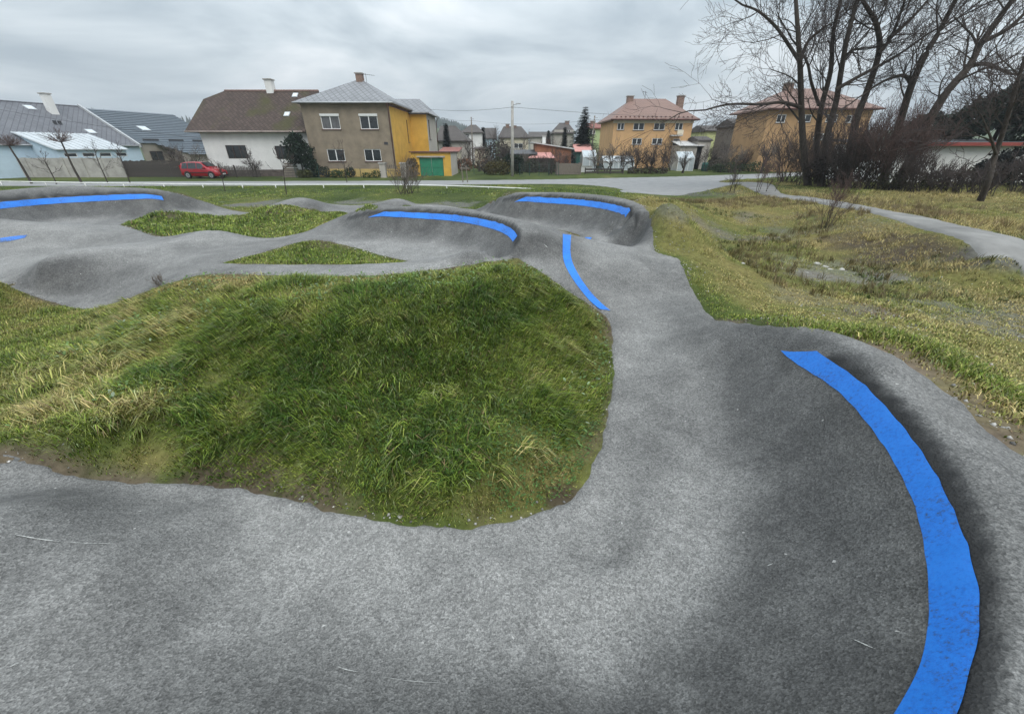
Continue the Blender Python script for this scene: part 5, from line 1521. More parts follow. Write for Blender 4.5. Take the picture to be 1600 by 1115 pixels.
# orange house on the right of the middle
oh, orf, ow, oze, ozr = far_house(960, 1084, 186.5, 154.5, 76, 11, M_ORANGE, M_TILE_PINK, 'orange two storey house with pale red hipped roof', (.30, .74),
    wins=[(964, 975, 192, 203), (989, 1006, 192, 203.5), (1021, 1038, 192, 203.5), (1054, 1066, 192, 203.5), (987, 1002, 216, 226), (1018, 1034, 216, 226), (1050, 1061, 217, 230, 1)],
    chim=[(984, 151.5, 1.0), (1063, 151, 1.0)], over=.7)
MB().box(-.1, ow + .1, -.05, -.004, oze - .55, oze + .02).build('cream_frieze', M_CREAM, oh)
gutter(oh, (-.75, -.75, oze - .05), (ow + .75, -.75, oze - .05), M_GUTTER, .1)
bx_ = XQ(1046, 212, 76) - oh.location.x
bal = MB().box(bx_, bx_ + 1.9, -1.0, 0, ZQ(0, 213, 76), ZQ(0, 211, 76)).build('balcony', M_CONC, oh)
MB().box(bx_ + .9, bx_ + 1.9, -1.0, -.94, ZQ(0, 211, 76), ZQ(0, 203.5, 76)).build('balcony_panel', M_CREAM, bal)
for k in range(18): MB().box(.2 + k * ow / 18, .42 + k * ow / 18, -.35, -.2, oze + .27, oze + .42).build('snow_stop', M_GUTTER, orf)
for u_ in (990, 1033):
    MB().box(XQ(u_, 172, 79) - oh.location.x, XQ(u_ + 5, 172, 79) - oh.location.x, 2.2, 2.9, ZQ(0, 174, 78), ZQ(0, 171, 78)).build('roof_hatch', M_GUTTER, orf)
a = MB(); ax_ = XQ(1009, 150, 81) - oh.location.x; az__ = ZQ(0, 142, 81)
a.tube([(ax_, 5.4, ozr - .2), (ax_, 5.4, az__)], .035, 5); a.tube([(ax_ - .5, 5.4, az__ - .05), (ax_ + .3, 5.4, az__ - .25)], .03, 5); a.build('aerial', M_DARKMETAL, orf)

# brick-orange house behind the big trees
th_, trf, tw, tze, tzr = far_house(1204, 1366, 170, 138.5, 64, 9, mat('brown_orange_render', (.40, .25, .125), .9, .12, .8, .3, 30), M_TILE_PINK, 'orange brown house with red hipped roof behind the big bare trees', (.30, .66),
    wins=[(1212, 1226, 179, 192), (1247, 1266, 179, 191), (1289, 1307, 179, 191), (1270, 1298, 208, 219), (1320, 1336, 180, 192)], chim=[(1231, 131.5, 1.0)], over=.8)
gutter(th_, (-.85, -.85, tze - .05), (tw + .85, -.85, tze - .05), M_GUTTER, .1)

# village roofs between the beige house and the orange house
far_house(684, 728, 220, 196.5, 82, 9, M_GREYR, M_TILE_DARK, 'dark roofed house just right of the yellow wing, two skylights', (.0, .55), hip=True, over=.5, wins=[(694, 702, 224, 232)])
h2, r2, w2, z2, zr2 = far_house(722, 752, 207, 195, 96, 9, M_RENDERW, M_TILE_DARK, 'white gabled house with dark roof behind the left distant pole', hip=True, ridge=(.35, .65), wins=[(727, 733, 209, 216)])
far_house(753, 772, 216, 200, 108, 9, M_LBLUE, M_TILE_DARK, 'pale blue house glimpsed beside the tall bare garden tree', hip=False)
far_house(781, 826, 215, 197.5, 98, 9, M_CREAM, M_TILE_DARK, 'cream house with dark roof and two chimneys behind the middle pole', (.12, .75), chim=[(793, 195, .8), (804, 197, .8)], wins=[(803, 817, 224, 232)])
far_house(829, 862, 214, 206, 128, 10, M_GREYR, M_TILE_DARK, 'low dark roofed house far off beside the small bare tree', hip=False)
far_house(866, 897, 208, 192, 100, 9, M_GREYR, M_TILE_DARK, 'grey house with dark hipped roof left of the spruce', (.35, .8), chim=[(886, 190, .9)], wins=[(885, 891, 203, 209)])
far_house(918, 946, 200, 192, 92, 9, mat('pale_green_render', (.42, .52, .27), .9, .1, 1), M_TILE_RED, 'pale green house with red roof between spruce and orange house', hip=False, chim=[(926, 190, .9)], wins=[(921, 930, 203, 210)])
far_house(1106, 1152, 204, 196, 88, 9, mat('lime_render', (.48, .50, .24), .9, .1, 1), M_TILE_DARK, 'lime green house with dark roof right of the orange house', hip=False, wins=[(1126, 1138, 208, 216)])
far_house(1152, 1180, 196, 186, 74, 7, M_WOODGREY, M_TILE_DARK, 'dark timber house beside the brown garden tree', hip=False, over=.3)
far_house(1092, 1112, 219, 213, 72, 5, M_GREYR, M_TILE_DARK, 'small grey shed right of the orange house garden', hip=False, over=.2)

# garden sheds
def shed(name, u0, u1, v0, v1, y, depth, wallm, roofm, label, rise=.5, plank=False):
    x0, x1 = XQ(u0, v1, y), XQ(u1, v1, y); h = ZQ(0, v0, y); w_ = x1 - x0
    o = empty(name, (x0, y, 0), 0, label, 'shed')
    MB().box(0, w_, 0, depth, -.1, h).build('wall', wallm, o)
    MB().slab([(-.3, -.35, h - .03), (w_ + .3, -.35, h - .03), (w_ + .3, depth + .2, h + rise), (-.3, depth + .2, h + rise)], .1).build('roof', roofm, o)
    if plank:
        n = int(w_ / .3)
        for k in range(n): MB().box(k * w_ / n + .01, (k + 1) * w_ / n - .01, -.03, -.004, 0, h - .12).build('board', wallm, o)
    return o
M_TERRA = mat('terracotta_boards', (.30, .13, .075), .85, .25, 2, .3)
M_PINKSHEET = mat('pink_roof_felt', (.50, .25, .22), .8, .12, 2)
M_SNOWROOF = mat('pale_mottled_roofing', (.36, .35, .34), .8, .35, 2.2, col2=(.6, .6, .59))
M_GREENSHED = mat('green_shed_paint', (.02, .085, .07), .7, .15, 2)
def pitched_shed():
    y = 66
    x0, x1 = XQ(836, 250, y), XQ(892, 250, y); zl, zr_ = ZQ(0, 224, y), ZQ(0, 233, y); w_ = x1 - x0
    o = empty('shed', (x0, y, 0), 0, 'terracotta shed with pale mottled single pitch roof', 'shed')
    mb = MB(); mb.poly([(0, 0, -.1), (w_, 0, -.1), (w_, 0, zr_), (0, 0, zl)]); mb.poly([(0, 6, -.1), (0, 0, -.1), (0, 0, zl), (0, 6, zl)]); mb.poly([(w_, 0, -.1), (w_, 6, -.1), (w_, 6, zr_), (w_, 0, zr_)]); mb.build('wall', M_TERRA, o)
    MB().slab([(-.5, -.4, zl + .2), (w_ + .4, -.4, zr_ + .1), (w_ + .4, 6.3, zr_ + .1), (-.5, 6.3, zl + .2)], .16).build('roof', M_SNOWROOF, o)
    chimney(o, 1.4, 2, zl, zl + .9, .5, M_RENDERW)
    q = empty('lean_to', (XQ(827, 250, 63), 63, 0), 0, 'lean-to with pink felt roof in front of the terracotta shed', 'lean-to')
    w2_ = XQ(868, 250, 63) - XQ(827, 250, 63); za_, zb_ = ZQ(0, 246.5, 63), ZQ(0, 238, 65.5)
    MB().box(.15, w2_ - .1, .2, 2.5, -.1, za_ - .02).build('wall', M_WOODDARK, q)
    MB().slab([(-.2, -.2, za_), (w2_, -.2, za_), (w2_ * .86, 2.6, zb_), (w2_ * .3, 2.6, zb_)], .08).build('roof', M_PINKSHEET, q)
pitched_shed()
shed('shed', 800, 836, 240, 262, 64, 4, M_WOODDARK, M_DARKMETAL, 'dark open-fronted shed behind the conifer hedge', .5)
gs, gr = gabled('shed', (XQ(900, 250, 70), 70, 0), 0, XQ(922, 250, 70) - XQ(900, 250, 70), 5, ZQ(0, 236, 70), ZQ(0, 227.5, 72.5), M_GREENSHED, M_PINKSHEET, 'dark green garden shed with pinkish roof below the spruce', .3, 'shed')
shed('shed', 690, 716, 236, 256, 74, 5, M_CREAM, M_TILE_RED, 'low cream outbuilding with brownish roof right of the wing', .6)
shed('shed', 742, 764, 232, 250, 84, 5, M_CREAM, M_TILE_DARK, 'cream flat outbuilding behind the tall bare garden tree', .3)
# greenhouses and white sheds
M_POLY = mat('greenhouse_sheet', (.40, .44, .46), .2, .1, 1.5, spec=.6)
def greenhouse(u0, u1, vt, vb, y, depth, label, gable=True):
    x0, x1 = XQ(u0, vb, y), XQ(u1, vb, y); ze = ZQ(0, (vt * .6 + vb * .4), y); zr_ = ZQ(0, vt, y); w_ = x1 - x0
    o = empty('greenhouse', (x0, y, 0), 0, label, 'greenhouse')
    f = MB()
    n = max(2, int(w_ / .8))
    for k in range(n + 1):
        x = w_ * k / n
        f.box(x - .03, x + .03, -.03, .03, 0, ze); f.tube([(x, 0, ze), (x, depth / 2, zr_), (x, depth, ze)], .03, 4)
    f.box(0, w_, -.03, .03, ze - .03, ze + .03); f.box(0, w_, depth / 2 - .03, depth / 2 + .03, zr_ - .03, zr_ + .03); f.box(0, w_, -.03, .03, 0, .08)
    f.build('frame', M_WHITE, o)
    for k in range(n):
        a, b = w_ * k / n + .035, w_ * (k + 1) / n - .035
        MB().box(a, b, -.008, .008, .09, ze - .035).build('pane', M_POLY, o)
        MB().poly([(a, .03, ze + .03), (b, .03, ze + .03), (b, depth / 2 - .03, zr_), (a, depth / 2 - .03, zr_)]).build('roof_pane', M_POLY, o)
    mb = MB(); mb.poly([(w_, 0, 0), (w_, depth, 0), (w_, depth, ze), (w_, depth / 2, zr_), (w_, 0, ze)]); mb.poly([(0, depth, 0), (0, 0, 0), (0, 0, ze), (0, depth / 2, zr_), (0, depth, ze)]); mb.build('end_pane', M_POLY, o)
    return o
greenhouse(910, 931, 235, 262, 66, 3, 'small white framed greenhouse in front of the green shed')
greenhouse(942, 990, 244, 264, 68, 3.5, 'long low white polytunnel-like greenhouse below the orange house')
greenhouse(1058, 1083, 237, 262, 66, 3, 'small greenhouse with pale panes behind the dark garden bush')
shed('shed', 1062, 1096, 227, 238, 72, 5, M_GREYR, M_SNOWROOF, 'shed with pale metal roof right below the orange house', .9)
wl = empty('wall', (XQ(893, 268, 62), 62, 0), 0, 'low whitewashed garden wall left of the greenhouse', 'wall')
MB().box(0, XQ(925, 268, 62) - XQ(893, 268, 62), 0, .25, -.1, ZQ(0, 260.5, 62)).build('wall_body', M_RENDERW, wl)
MB().box(-.05, XQ(925, 268, 62) - XQ(893, 268, 62) + .05, -.04, .29, ZQ(0, 260.5, 62) + .002, ZQ(0, 260.5, 62) + .08).build('coping', M_CONC, wl)
wb_ = empty('water_barrel', (XQ(1102, 258, 66), 66, 0), 0, 'dark green water barrel by the garden wall right of the orange house', 'barrel')
MB().tube([(0, 0, 0), (0, 0, .3), (0, 0, .9), (0, 0, 1.2)], [.42, .5, .5, .42], 14).build('drum', M_GREENSHED, wb_, True)
MB().tube([(0, 0, .34), (0, 0, .4)], .52, 14).build('hoop', M_DARKMETAL, wb_); MB().tube([(0, 0, .8), (0, 0, .86)], .52, 14).build('hoop', M_DARKMETAL, wb_)

# long white building at the right edge, seen through the brush
lb = empty('building', (XQ(1400, 260, 38), 38, 0), R(-4), 'long low white building with dark red roof edge behind the thicket', 'building')
lbw = 17.5; lbh = ZQ(0, 224, 38); 
mb = MB(); wall_face(mb, (0, 0, 0), (1, 0), lbw, lbh, [(7.3, 9.0, lbh - 2.1, lbh - 1.2)]); mb.poly([(0, 9, 0), (0, 0, 0), (0, 0, lbh), (0, 9, lbh)]); mb.poly([(lbw, 0, 0), (lbw, 9, 0), (lbw, 9, lbh), (lbw, 0, lbh)]); mb.build('wall', M_RENDERW, lb)
window(lb, (0, 0, 0), (1, 0), (7.3, 9.0, lbh - 2.1, lbh - 1.2), 2, fm=M_DARKFR)
MB().slab([(-.5, -.6, lbh + .02), (lbw + .5, -.6, lbh + .02), (lbw + .5, 9.5, lbh + .5), (-.5, 9.5, lbh + .5)], .2).build('roof', mat('dark_felt_roof', (.08, .08, .085), .9, .2, 1), lb)
MB().box(-.5, lbw + .5, -.66, -.603, lbh - .2, lbh + .06).build('fascia', mat('red_fascia', (.24, .05, .04), .6, .15, 2), lb)

# ------------------------------------------------------------------ red car
def make_car(loc, rz_):
    o = empty('car', loc, rz_, 'red compact people carrier parked at the roadside by the picket fence', 'car')
    paint = mat('red_car_paint', (.30, .008, .016), .22, .05, 2, spec=.6); blk = mat('black_plastic', (.02, .02, .022), .5, .1, 3); tyre = mat('tyre_rubber', (.018, .018, .018), .85, .1, 4); rim = mat('alloy_rim', (.5, .5, .52), .3, .05, 3, metal=.7); gl = M_GLASS
    # stations along the length (front at +x): x, bottom, waist, top, half width bottom, waist, top
    st = [(-2.13, .45, .78, .95, .66, .72, .60), (-2.08, .30, .88, 1.30, .78, .82, .62), (-1.95, .24, .95, 1.52, .83, .87, .62), (-1.5, .22, .97, 1.60, .85, .89, .66), (-.8, .2, .96, 1.635, .85, .90, .68), (-.1, .2, .95, 1.62, .85, .90, .68), (.35, .2, .95, 1.53, .85, .90, .64),
          (.8, .2, .96, 1.27, .85, .89, .62), (1.22, .2, .95, 1.02, .85, .88, .62), (1.6, .2, .90, .95, .84, .86, .60), (1.95, .22, .78, .84, .80, .80, .55), (2.12, .28, .62, .70, .70, .70, .45), (2.17, .38, .5, .55, .58, .58, .38)]
    v, f = [], []
    for x, b, m_, t, wb2, wm, wt in st:
        sec = [(wb2 * .9, b), (wb2, b + .08), (wb2 * 1.02, (b + m_) / 2), (wm, m_), (wm * .55 + wt * .45, (m_ + t) / 2), (wt, t - .03), (wt * .6, t)]
        ring_ = [(x, -y, z) for y, z in sec] + [(x, y, z) for y, z in reversed(sec)]
        v += ring_
    n = 14
    for i in range(len(st) - 1):
        for j in range(n):
            j2 = (j + 1) % n
            f.append((i * n + j, i * n + j2, (i + 1) * n + j2, (i + 1) * n + j))
    f.append(tuple(range(n))[::-1]); f.append(tuple((len(st) - 1) * n + j for j in range(n)))
    body = MB().mesh(v, [q[::-1] for q in f]).build('body', paint, o, True)
    def side_pt(x, t, s, off=.035):
        xs_ = [q[0] for q in st]; g = lambda k: float(np.interp(x, xs_, [q[k] for q in st]))
        m_, tp, wm, wt = g(2), g(3), g(5), g(6)
        return (x, s * (wm + (wm * .1 * 0) + (wt - wm) * t + off), m_ + (tp - m_) * t)
    for s in (-1, 1):
        for (xa, xb, xc, xd) in ((-1.85, -1.15, -1.15, -1.75), (-1.08, -.15, -.15, -1.08), (-.08, .95, .38, -.08)):
            pts = [side_pt(xa, .02, s), side_pt(xb, .02, s), side_pt(xc, .9, s), side_pt(xd, .9, s)]
            mb = MB(); mb.poly(pts if s < 0 else pts[::-1]); g = mb.build('side_window', gl, o)
        for xd in (-.75, .3):
            a_ = side_pt(xd, -.18, s, .02); MB().box(a_[0], a_[0] + .2, min(a_[1], a_[1] + s * .03), max(a_[1], a_[1] + s * .03), a_[2], a_[2] + .035).build('door_handle', blk, o)
        a_ = side_pt(.78, .12, s, .02); MB().box(a_[0] - .1, a_[0] + .08, min(a_[1], a_[1] + s * .2), max(a_[1], a_[1] + s * .2), a_[2], a_[2] + .15).build('wing_mirror', paint, o, bevel=.02)
        MB().hexa([(1.62, s * .60 - .12, .68), (2.08, s * .52 - .1, .58), (2.02, s * .60 + .1, .58), (1.62, s * .74 + .1, .68)], [(1.62, s * .60 - .12, .88), (1.98, s * .52 - .1, .78), (1.94, s * .60 + .1, .78), (1.62, s * .74 + .1, .88)]).build('headlight', mat('lamp_glass', (.6, .62, .65), .1, .05, 3, spec=.7), o)
        MB().box(-2.13, -2.0, s * .72 - .06, s * .72 + .06, .85, 1.3).build('tail_light', mat('tail_lamp', (.25, .01, .01), .2, .05, 3), o)
        MB().box(-1.0, 1.0, min(s * .885, s * .915), max(s * .885, s * .915), .55, .62).build('rub_strip', blk, o)
    ws = [(.98, -.72, 1.155), (.98, .72, 1.155), (.36, .60, 1.55), (.36, -.60, 1.55)]
    MB().poly([(x + .03, y, z + .04) for x, y, z in ws]).build('windscreen', gl, o)
    MB().poly([(-2.10, .62, 1.0), (-2.10, -.62, 1.0), (-1.97, -.52, 1.46), (-1.97, .52, 1.46)]).build('rear_window', gl, o)
    MB().box(2.1, 2.19, -.62, .62, .24, .36).build('front_bumper', blk, o); MB().box(-2.2, -2.1, -.7, .7, .34, .52).build('rear_bumper', paint, o)
    MB().box(2.16, 2.19, -.4, .4, .52, .64).build('grille', blk, o); MB().box(2.191, 2.2, -.26, .26, .38, .49).build('number_plate', M_WHITE, o)
    for x in (-1.35, 1.32):
        for s in (-1, 1):
            wl_ = MB()
            wl_.tube([(x, s * .70, .31), (x, s * .915, .31)], .325, 20); t_ = wl_.build('wheel', tyre, o)
            MB().tube([(x, s * .90, .31), (x, s * .925, .31)], .215, 18).build('rim', rim, t_)
            for k in range(6):
                an = k * math.pi / 3; MB().box(-.02, .02, -.006, .006, .05, .2)
                q0, q1 = Vector((x + math.cos(an) * .06, s * .93, .31 + math.sin(an) * .06)), Vector((x + math.cos(an + .45) * .15, s * .93, .31 + math.sin(an + .45) * .15))
                MB().tube([q0, q1], .025, 4).build('rim_slot', blk, t_)
            MB().tube([(x, s * .86, .36), (x, s * .908, .36)], .37, 20).build('wheel_arch', blk, o)
    return o
cxp = XQ(323, 284, 49.0)
make_car((cxp, 49.2, .07), R(-3)).scale = (1.02, 1.0, 1.03)
# ------------------------------------------------------------------ trees and shrubs
M_BARK = mat('dark_bark', (.050, .041, .034), .95, .35, 3, .8, 14, stretch=(3, 3, .5))
M_TWIG = mat('bare_twigs', (.066, .052, .048), .95, .3, 2)
M_TWIGR = mat('reddish_twigs', (.105, .068, .06), .95, .3, 2)
M_TWIGG = mat('grey_twigs', (.15, .125, .105), .95, .3, 2)
M_LEAF = mat('evergreen_leaves', rough=.7, attr='Col', var=.2, scale=3, spec=.2)

class Tubes:
    """fast collector for many tapering limbs"""
    def __init__(s): s.v = []; s.f = []; s.n = 0
    def add(s, pts, rad, k):
        p = np.asarray(pts, float); m = len(p)
        d = np.empty_like(p); d[1:-1] = p[2:] - p[:-2]; d[0] = p[1] - p[0]; d[-1] = p[-1] - p[-2]
        x, y, z = d[:, 0], d[:, 1], d[:, 2]
        a = np.stack([y * .93 - z * .21, z * .30 - x * .93, x * .21 - y * .30], 1); a /= np.sqrt((a * a).sum(1))[:, None] + 1e-9
        d = d / (np.sqrt((d * d).sum(1))[:, None] + 1e-9)
        b = np.stack([d[:, 1] * a[:, 2] - d[:, 2] * a[:, 1], d[:, 2] * a[:, 0] - d[:, 0] * a[:, 2], d[:, 0] * a[:, 1] - d[:, 1] * a[:, 0]], 1)
        t = np.arange(k) * 2 * np.pi / k
        ring_ = p[:, None] + (a[:, None] * np.cos(t)[None, :, None] + b[:, None] * np.sin(t)[None, :, None]) * np.asarray(rad)[:, None, None]
        s.v.append(ring_.reshape(-1, 3))
        i = np.arange(m - 1)[:, None] * k; j = np.arange(k)[None]; j2 = (j + 1) % k
        s.f.append(np.stack([i + j, i + j2, i + k + j2, i + k + j], -1).reshape(-1, 4) + s.n)
        s.n += m * k
    def build(s, name, m, parent, smooth=True):
        if not s.v: return None
        return link(name, npmesh(name, np.concatenate(s.v), np.concatenate(s.f), smooth), m, parent)

def limb(r, p, d, L_, r0, segs, wig, up):
    pts = [np.array(p, float)]; d = np.array(d, float); d /= np.linalg.norm(d)
    ns_ = r.normal(0, wig, (segs, 3)); ns_[:, 2] += up
    for k in range(segs):
        d = d + ns_[k]; d = d / math.sqrt(d[0] * d[0] + d[1] * d[1] + d[2] * d[2])
        pts.append(pts[-1] + d * (L_ / segs))
    return np.array(pts), d

def branch(r, T, p, d, L_, r0, lvl, maxl, cfg):
    """recursive limb: T[0] thick wood, T[1] twigs"""
    segs = max(2 if lvl >= maxl else 3, 6 - lvl)
    pts, de = limb(r, p, d, L_, r0, segs, cfg['wig'], cfg['up'])
    rad = np.maximum(np.linspace(r0, r0 * (.5 if lvl < maxl else .35), segs + 1), cfg['rmin'])
    (T[0] if lvl <= cfg.get('thick', 1) else T[1]).add(pts, rad, (7, 6, 4, 3, 3, 3)[min(lvl, 5)])
    if lvl >= maxl: return
    nch = cfg['n'][min(lvl, len(cfg['n']) - 1)]
    for c in range(nch):
        t = r.uniform(cfg['from'], 1.0) if c else 1.0
        f = t * segs; i = min(int(f), segs - 1); q = pts[i] + (pts[i + 1] - pts[i]) * (f - i)
        dd = pts[i + 1] - pts[i]; dd /= np.linalg.norm(dd)
        ax = r.normal(0, 1, 3); ax -= dd * ax.dot(dd); ax /= np.linalg.norm(ax) + 1e-9
        an = r.uniform(*cfg['ang']) * (.5 if c == 0 else 1)
        nd = dd * math.cos(an) + ax * math.sin(an)
        branch(r, T, q, nd, L_ * r.uniform(*cfg['len']), max(r0 * (1 - .5 * t) * r.uniform(.5, .75), cfg['rmin']), lvl + 1, maxl, cfg)

CFG_TREE = dict(wig=.13, up=.05, n=(6, 5, 4, 3), ang=(.35, .95), len=(.45, .72), rmin=.006, thick=1)
CFG_TREE['from'] = .35
CFG_BUSH = dict(wig=.10, up=.06, n=(4, 4, 3), ang=(.25, .7), len=(.4, .65), rmin=.005, thick=0)
CFG_BUSH['from'] = .3

def bare_tree(base, height, r0, label, seed, cfg=None, maxl=4, name='tree', trunk_f=.45, lean=(0, 0), twig=None, cat='tree', group='bare trees', stems=1, spread=.0, rmin=None, foot=.12):
    cfg = dict(cfg or CFG_TREE)
    if rmin: cfg['rmin'] = rmin
    r = np.random.default_rng(seed); T = (Tubes(), Tubes())
    o = empty(name, base, 0, label, cat, group)
    for s_ in range(stems):
        a = r.uniform(0, 6.28); d = (lean[0] + math.cos(a) * spread * r.uniform(.4, 1), lean[1] + math.sin(a) * spread * r.uniform(.4, 1), 1)
        branch(r, T, (r.normal(0, foot) * (stems > 1), r.normal(0, foot) * (stems > 1), -.1), d, height * trunk_f * r.uniform(.85, 1.1), r0 * r.uniform(.7, 1), 0, maxl, cfg)
    T[0].build('trunk', M_BARK, o); br_ = T[1].build('branches', twig or M_TWIG, o)
    if br_ is not None: br_['kind'] = 'stuff'
    return o

def guided_tree(trunks, y, label, seed, r_base, maxl=4, side=9, cfg=None, blen=3.0, group='tall bare trees by the path'):
    """tall tree whose main stems follow surveyed lines; limbs grow from them"""
    cfg = dict(cfg or CFG_TREE); cfg['rmin'] = .009
    r = np.random.default_rng(seed); T = (Tubes(), Tubes())
    b = Q(*trunks[0][0], y); gz_ = ground_z(b.x, y)
    o = empty('tree', (b.x, y, gz_), 0, label, 'tree', group)
    org = np.array((b.x, y, gz_))
    for ti, tr in enumerate(trunks):
        yy = y; pts = []
        for k, (u, v) in enumerate(tr):
            pts.append(np.array(Q(u, v, y + r.uniform(-.5, .5) * (k > 0))) - org)
        if ti == 0: pts[0][2] = -.2
        P_ = []
        for i in range(len(pts) - 1):
            a_, b_, c_, d_ = pts[max(i - 1, 0)], pts[i], pts[i + 1], pts[min(i + 2, len(pts) - 1)]
            for k in range(5):
                t = k / 5; P_.append(0.5 * (2 * b_ + (c_ - a_) * t + (2 * a_ - 5 * b_ + 4 * c_ - d_) * t * t + (3 * b_ - a_ - 3 * c_ + d_) * t ** 3))
        P_.append(pts[-1]); P_ = np.array(P_)
        rb_ = r_base * (.72 if ti == 0 else .36)
        rad = np.linspace(rb_, rb_ * .42, len(P_)); rad[:3] *= (1.25, 1.1, 1.03) if ti == 0 else (1, 1, 1)
        T[0].add(P_, rad, 9)
        for c in range(side):
            f = r.uniform(.3 if ti == 0 else .12, 1) * (len(P_) - 1); i = min(int(f), len(P_) - 2); q = P_[i]
            dd = P_[i + 1] - P_[i]; dd /= np.linalg.norm(dd)
            ax = r.normal(0, 1, 3); ax[1] *= .7; ax -= dd * ax.dot(dd); ax /= np.linalg.norm(ax)
            an = r.uniform(.45, 1.05)
            branch(r, T, q, dd * math.cos(an) + ax * math.sin(an), blen * r.uniform(.6, 1.25), min(rad[i] * r.uniform(.22, .4), .07), 1, maxl, cfg)
        # carry the stem on above the frame
        dd = P_[-1] - P_[-2]
        branch(r, T, P_[-1], dd, blen * 1.2, rad[-1], 1, maxl, cfg)
    T[0].build('trunk', M_BARK, o); T[1].build('branches', M_TWIG, o)['kind'] = 'stuff'
    return o

YT = 33.0
guided_tree([[(1264, 292), (1256, 240), (1252, 160), (1250, 100), (1246, 40), (1243, -10)], [(1250, 98), (1232, 70), (1212, 42), (1185, 18), (1160, 8)], [(1251, 168), (1222, 160), (1190, 163), (1140, 163), (1102, 172)], [(1252, 92), (1262, 66), (1285, 45), (1294, 40)]], YT, 'leftmost tall bare tree with a long low branch reaching left', 11, .34, side=9, blen=2.6)
guided_tree([[(1278, 292), (1276, 225), (1283, 170), (1298, 110), (1302, 52), (1316, -8)], [(1280, 165), (1268, 130), (1262, 100), (1250, 78), (1236, 60)]], YT + 1.2, 'tall bare tree second from left with a curved forking stem', 12, .32, side=9, blen=2.6)
guided_tree([[(1282, 294), (1292, 215), (1306, 160), (1316, 100), (1326, 50), (1342, -8)], [(1316, 95), (1330, 80), (1346, 76)]], YT - .6, 'tall dark bare tree third from left leaning gently right', 13, .33, side=9, blen=2.6)
guided_tree([[(1318, 296), (1336, 195), (1352, 150), (1373, 84), (1370, 40), (1352, 8)], [(1373, 84), (1394, 55), (1416, -5)], [(1390, 60), (1425, 28), (1455, -5)], [(1306, 140), (1345, 118), (1400, 88), (1447, 55)]], YT - 1, 'bare tree in the middle of the row, forking in a wide fan', 14, .36, side=8, blen=2.6)
guided_tree([[(1375, 298), (1404, 198), (1424, 134), (1447, 84), (1469, 47), (1497, -8)], [(1424, 132), (1412, 118), (1385, 125), (1362, 138)]], YT - 2, 'straight bare tree second from right with a drooping side limb', 15, .36, side=9, blen=2.6)
guided_tree([[(1400, 300), (1440, 212), (1475, 150), (1514, 104), (1538, 60), (1588, -8)], [(1535, 66), (1575, 45), (1612, 10)], [(1514, 104), (1540, 100), (1570, 112)]], YT - 4, 'thick bare tree at the right leaning strongly outwards', 16, .40, side=9, blen=2.6)
guided_tree([[(1530, 318), (1545, 280), (1556, 240), (1572, 190), (1592, 120), (1620, 40)], [(1556, 240), (1548, 215), (1540, 195)]], 22.0, 'rightmost bare tree near the path edge with a crooked trunk', 17, .20, side=9, blen=1.9)

# thicket of bushes under the tall trees
def bush(u, v, y, h, n, label, seed, spread=.55, twig=None, r0=.025, maxl=3, group='bare bushes of the thicket', rmin=.008, name='bush', foot=.3):
    p = Q(u, v, y)
    return bare_tree((p.x, y, ground_z(p.x, y)), h, r0, label, seed, CFG_BUSH, maxl, name, .62, stems=n, spread=spread, twig=twig, cat='bush', group=group, rmin=rmin, foot=foot)
THK = [(1255, 292, 34, 3.0, 18, 'dark bush at the left end of the thicket'), (1285, 296, 31.5, 3.4, 20, 'dense dark bush below the two leftmost stems'), (1318, 298, 30, 3.6, 24, 'tangled dark bush in the middle of the thicket'), (1352, 300, 29.5, 4.8, 26, 'tall reddish brown bush in the middle of the thicket'),
       (1385, 302, 28.5, 4.0, 24, 'tall brown bush right of the reddish one'), (1420, 304, 27, 2.2, 18, 'low brown bush under the leaning tree'), (1455, 304, 26.5, 1.7, 18, 'olive brown bush in front of the white building'), (1490, 306, 25.5, 1.6, 18, 'spreading brown bush in front of the white building'), (1525, 308, 25, 1.7, 16, 'brown bush at the foot of the rightmost tree'), (1590, 300, 27, 2.4, 16, 'bush at the right edge beyond the tall grass'),
       (1222, 284, 40, 4.0, 18, 'tall thin bush before the left corner of the brown orange house'), (1240, 288, 37, 3.6, 18, 'dark bush left of the leftmost tall tree'), (1300, 292, 36, 4.6, 20, 'tall tangled bush behind the leftmost stems'), (1345, 292, 36, 5.0, 20, 'tall tangled bush hiding the right corner of the brown orange house')]
for i, (u_, v_, y_, h_, n_, l_) in enumerate(THK):
    bush(u_, v_, y_, h_, n_, l_, 100 + i, .75, M_TWIGR if i in (3, 4) else M_TWIG, .03)
bush(1293, 348, 16.2, 1.75, 11, 'leafless pinkish shrub standing alone on the path bank', 130, .45, M_TWIGR, .013, 3, 'small shrubs round the track', .003, foot=.1)
bush(1150, 300, 30, 1.5, 5, 'thin bare sapling shrub left of two by the junction', 131, .2, None, .018, 3, 'small shrubs round the track', .006)
bush(1186, 303, 28.5, 2.0, 7, 'thin bare sapling shrub right of two by the junction', 132, .25, M_TWIGR, .018, 3, 'small shrubs round the track', .006)
bush(637, 308, 31.5, 2.3, 34, 'bushy bare shrub behind the middle banked turn', 133, .7, M_TWIGG, .018, 2, 'small shrubs round the track', .006, foot=.35)
# brushy weeds at the top of the mound edge
bush(252, 446, 7.7, .3, 12, 'small dry weed clump at the upper left edge of the mound', 134, .6, M_TWIGG, .004, 2, 'small shrubs round the track', .0018, 'dry_weed', foot=.03)

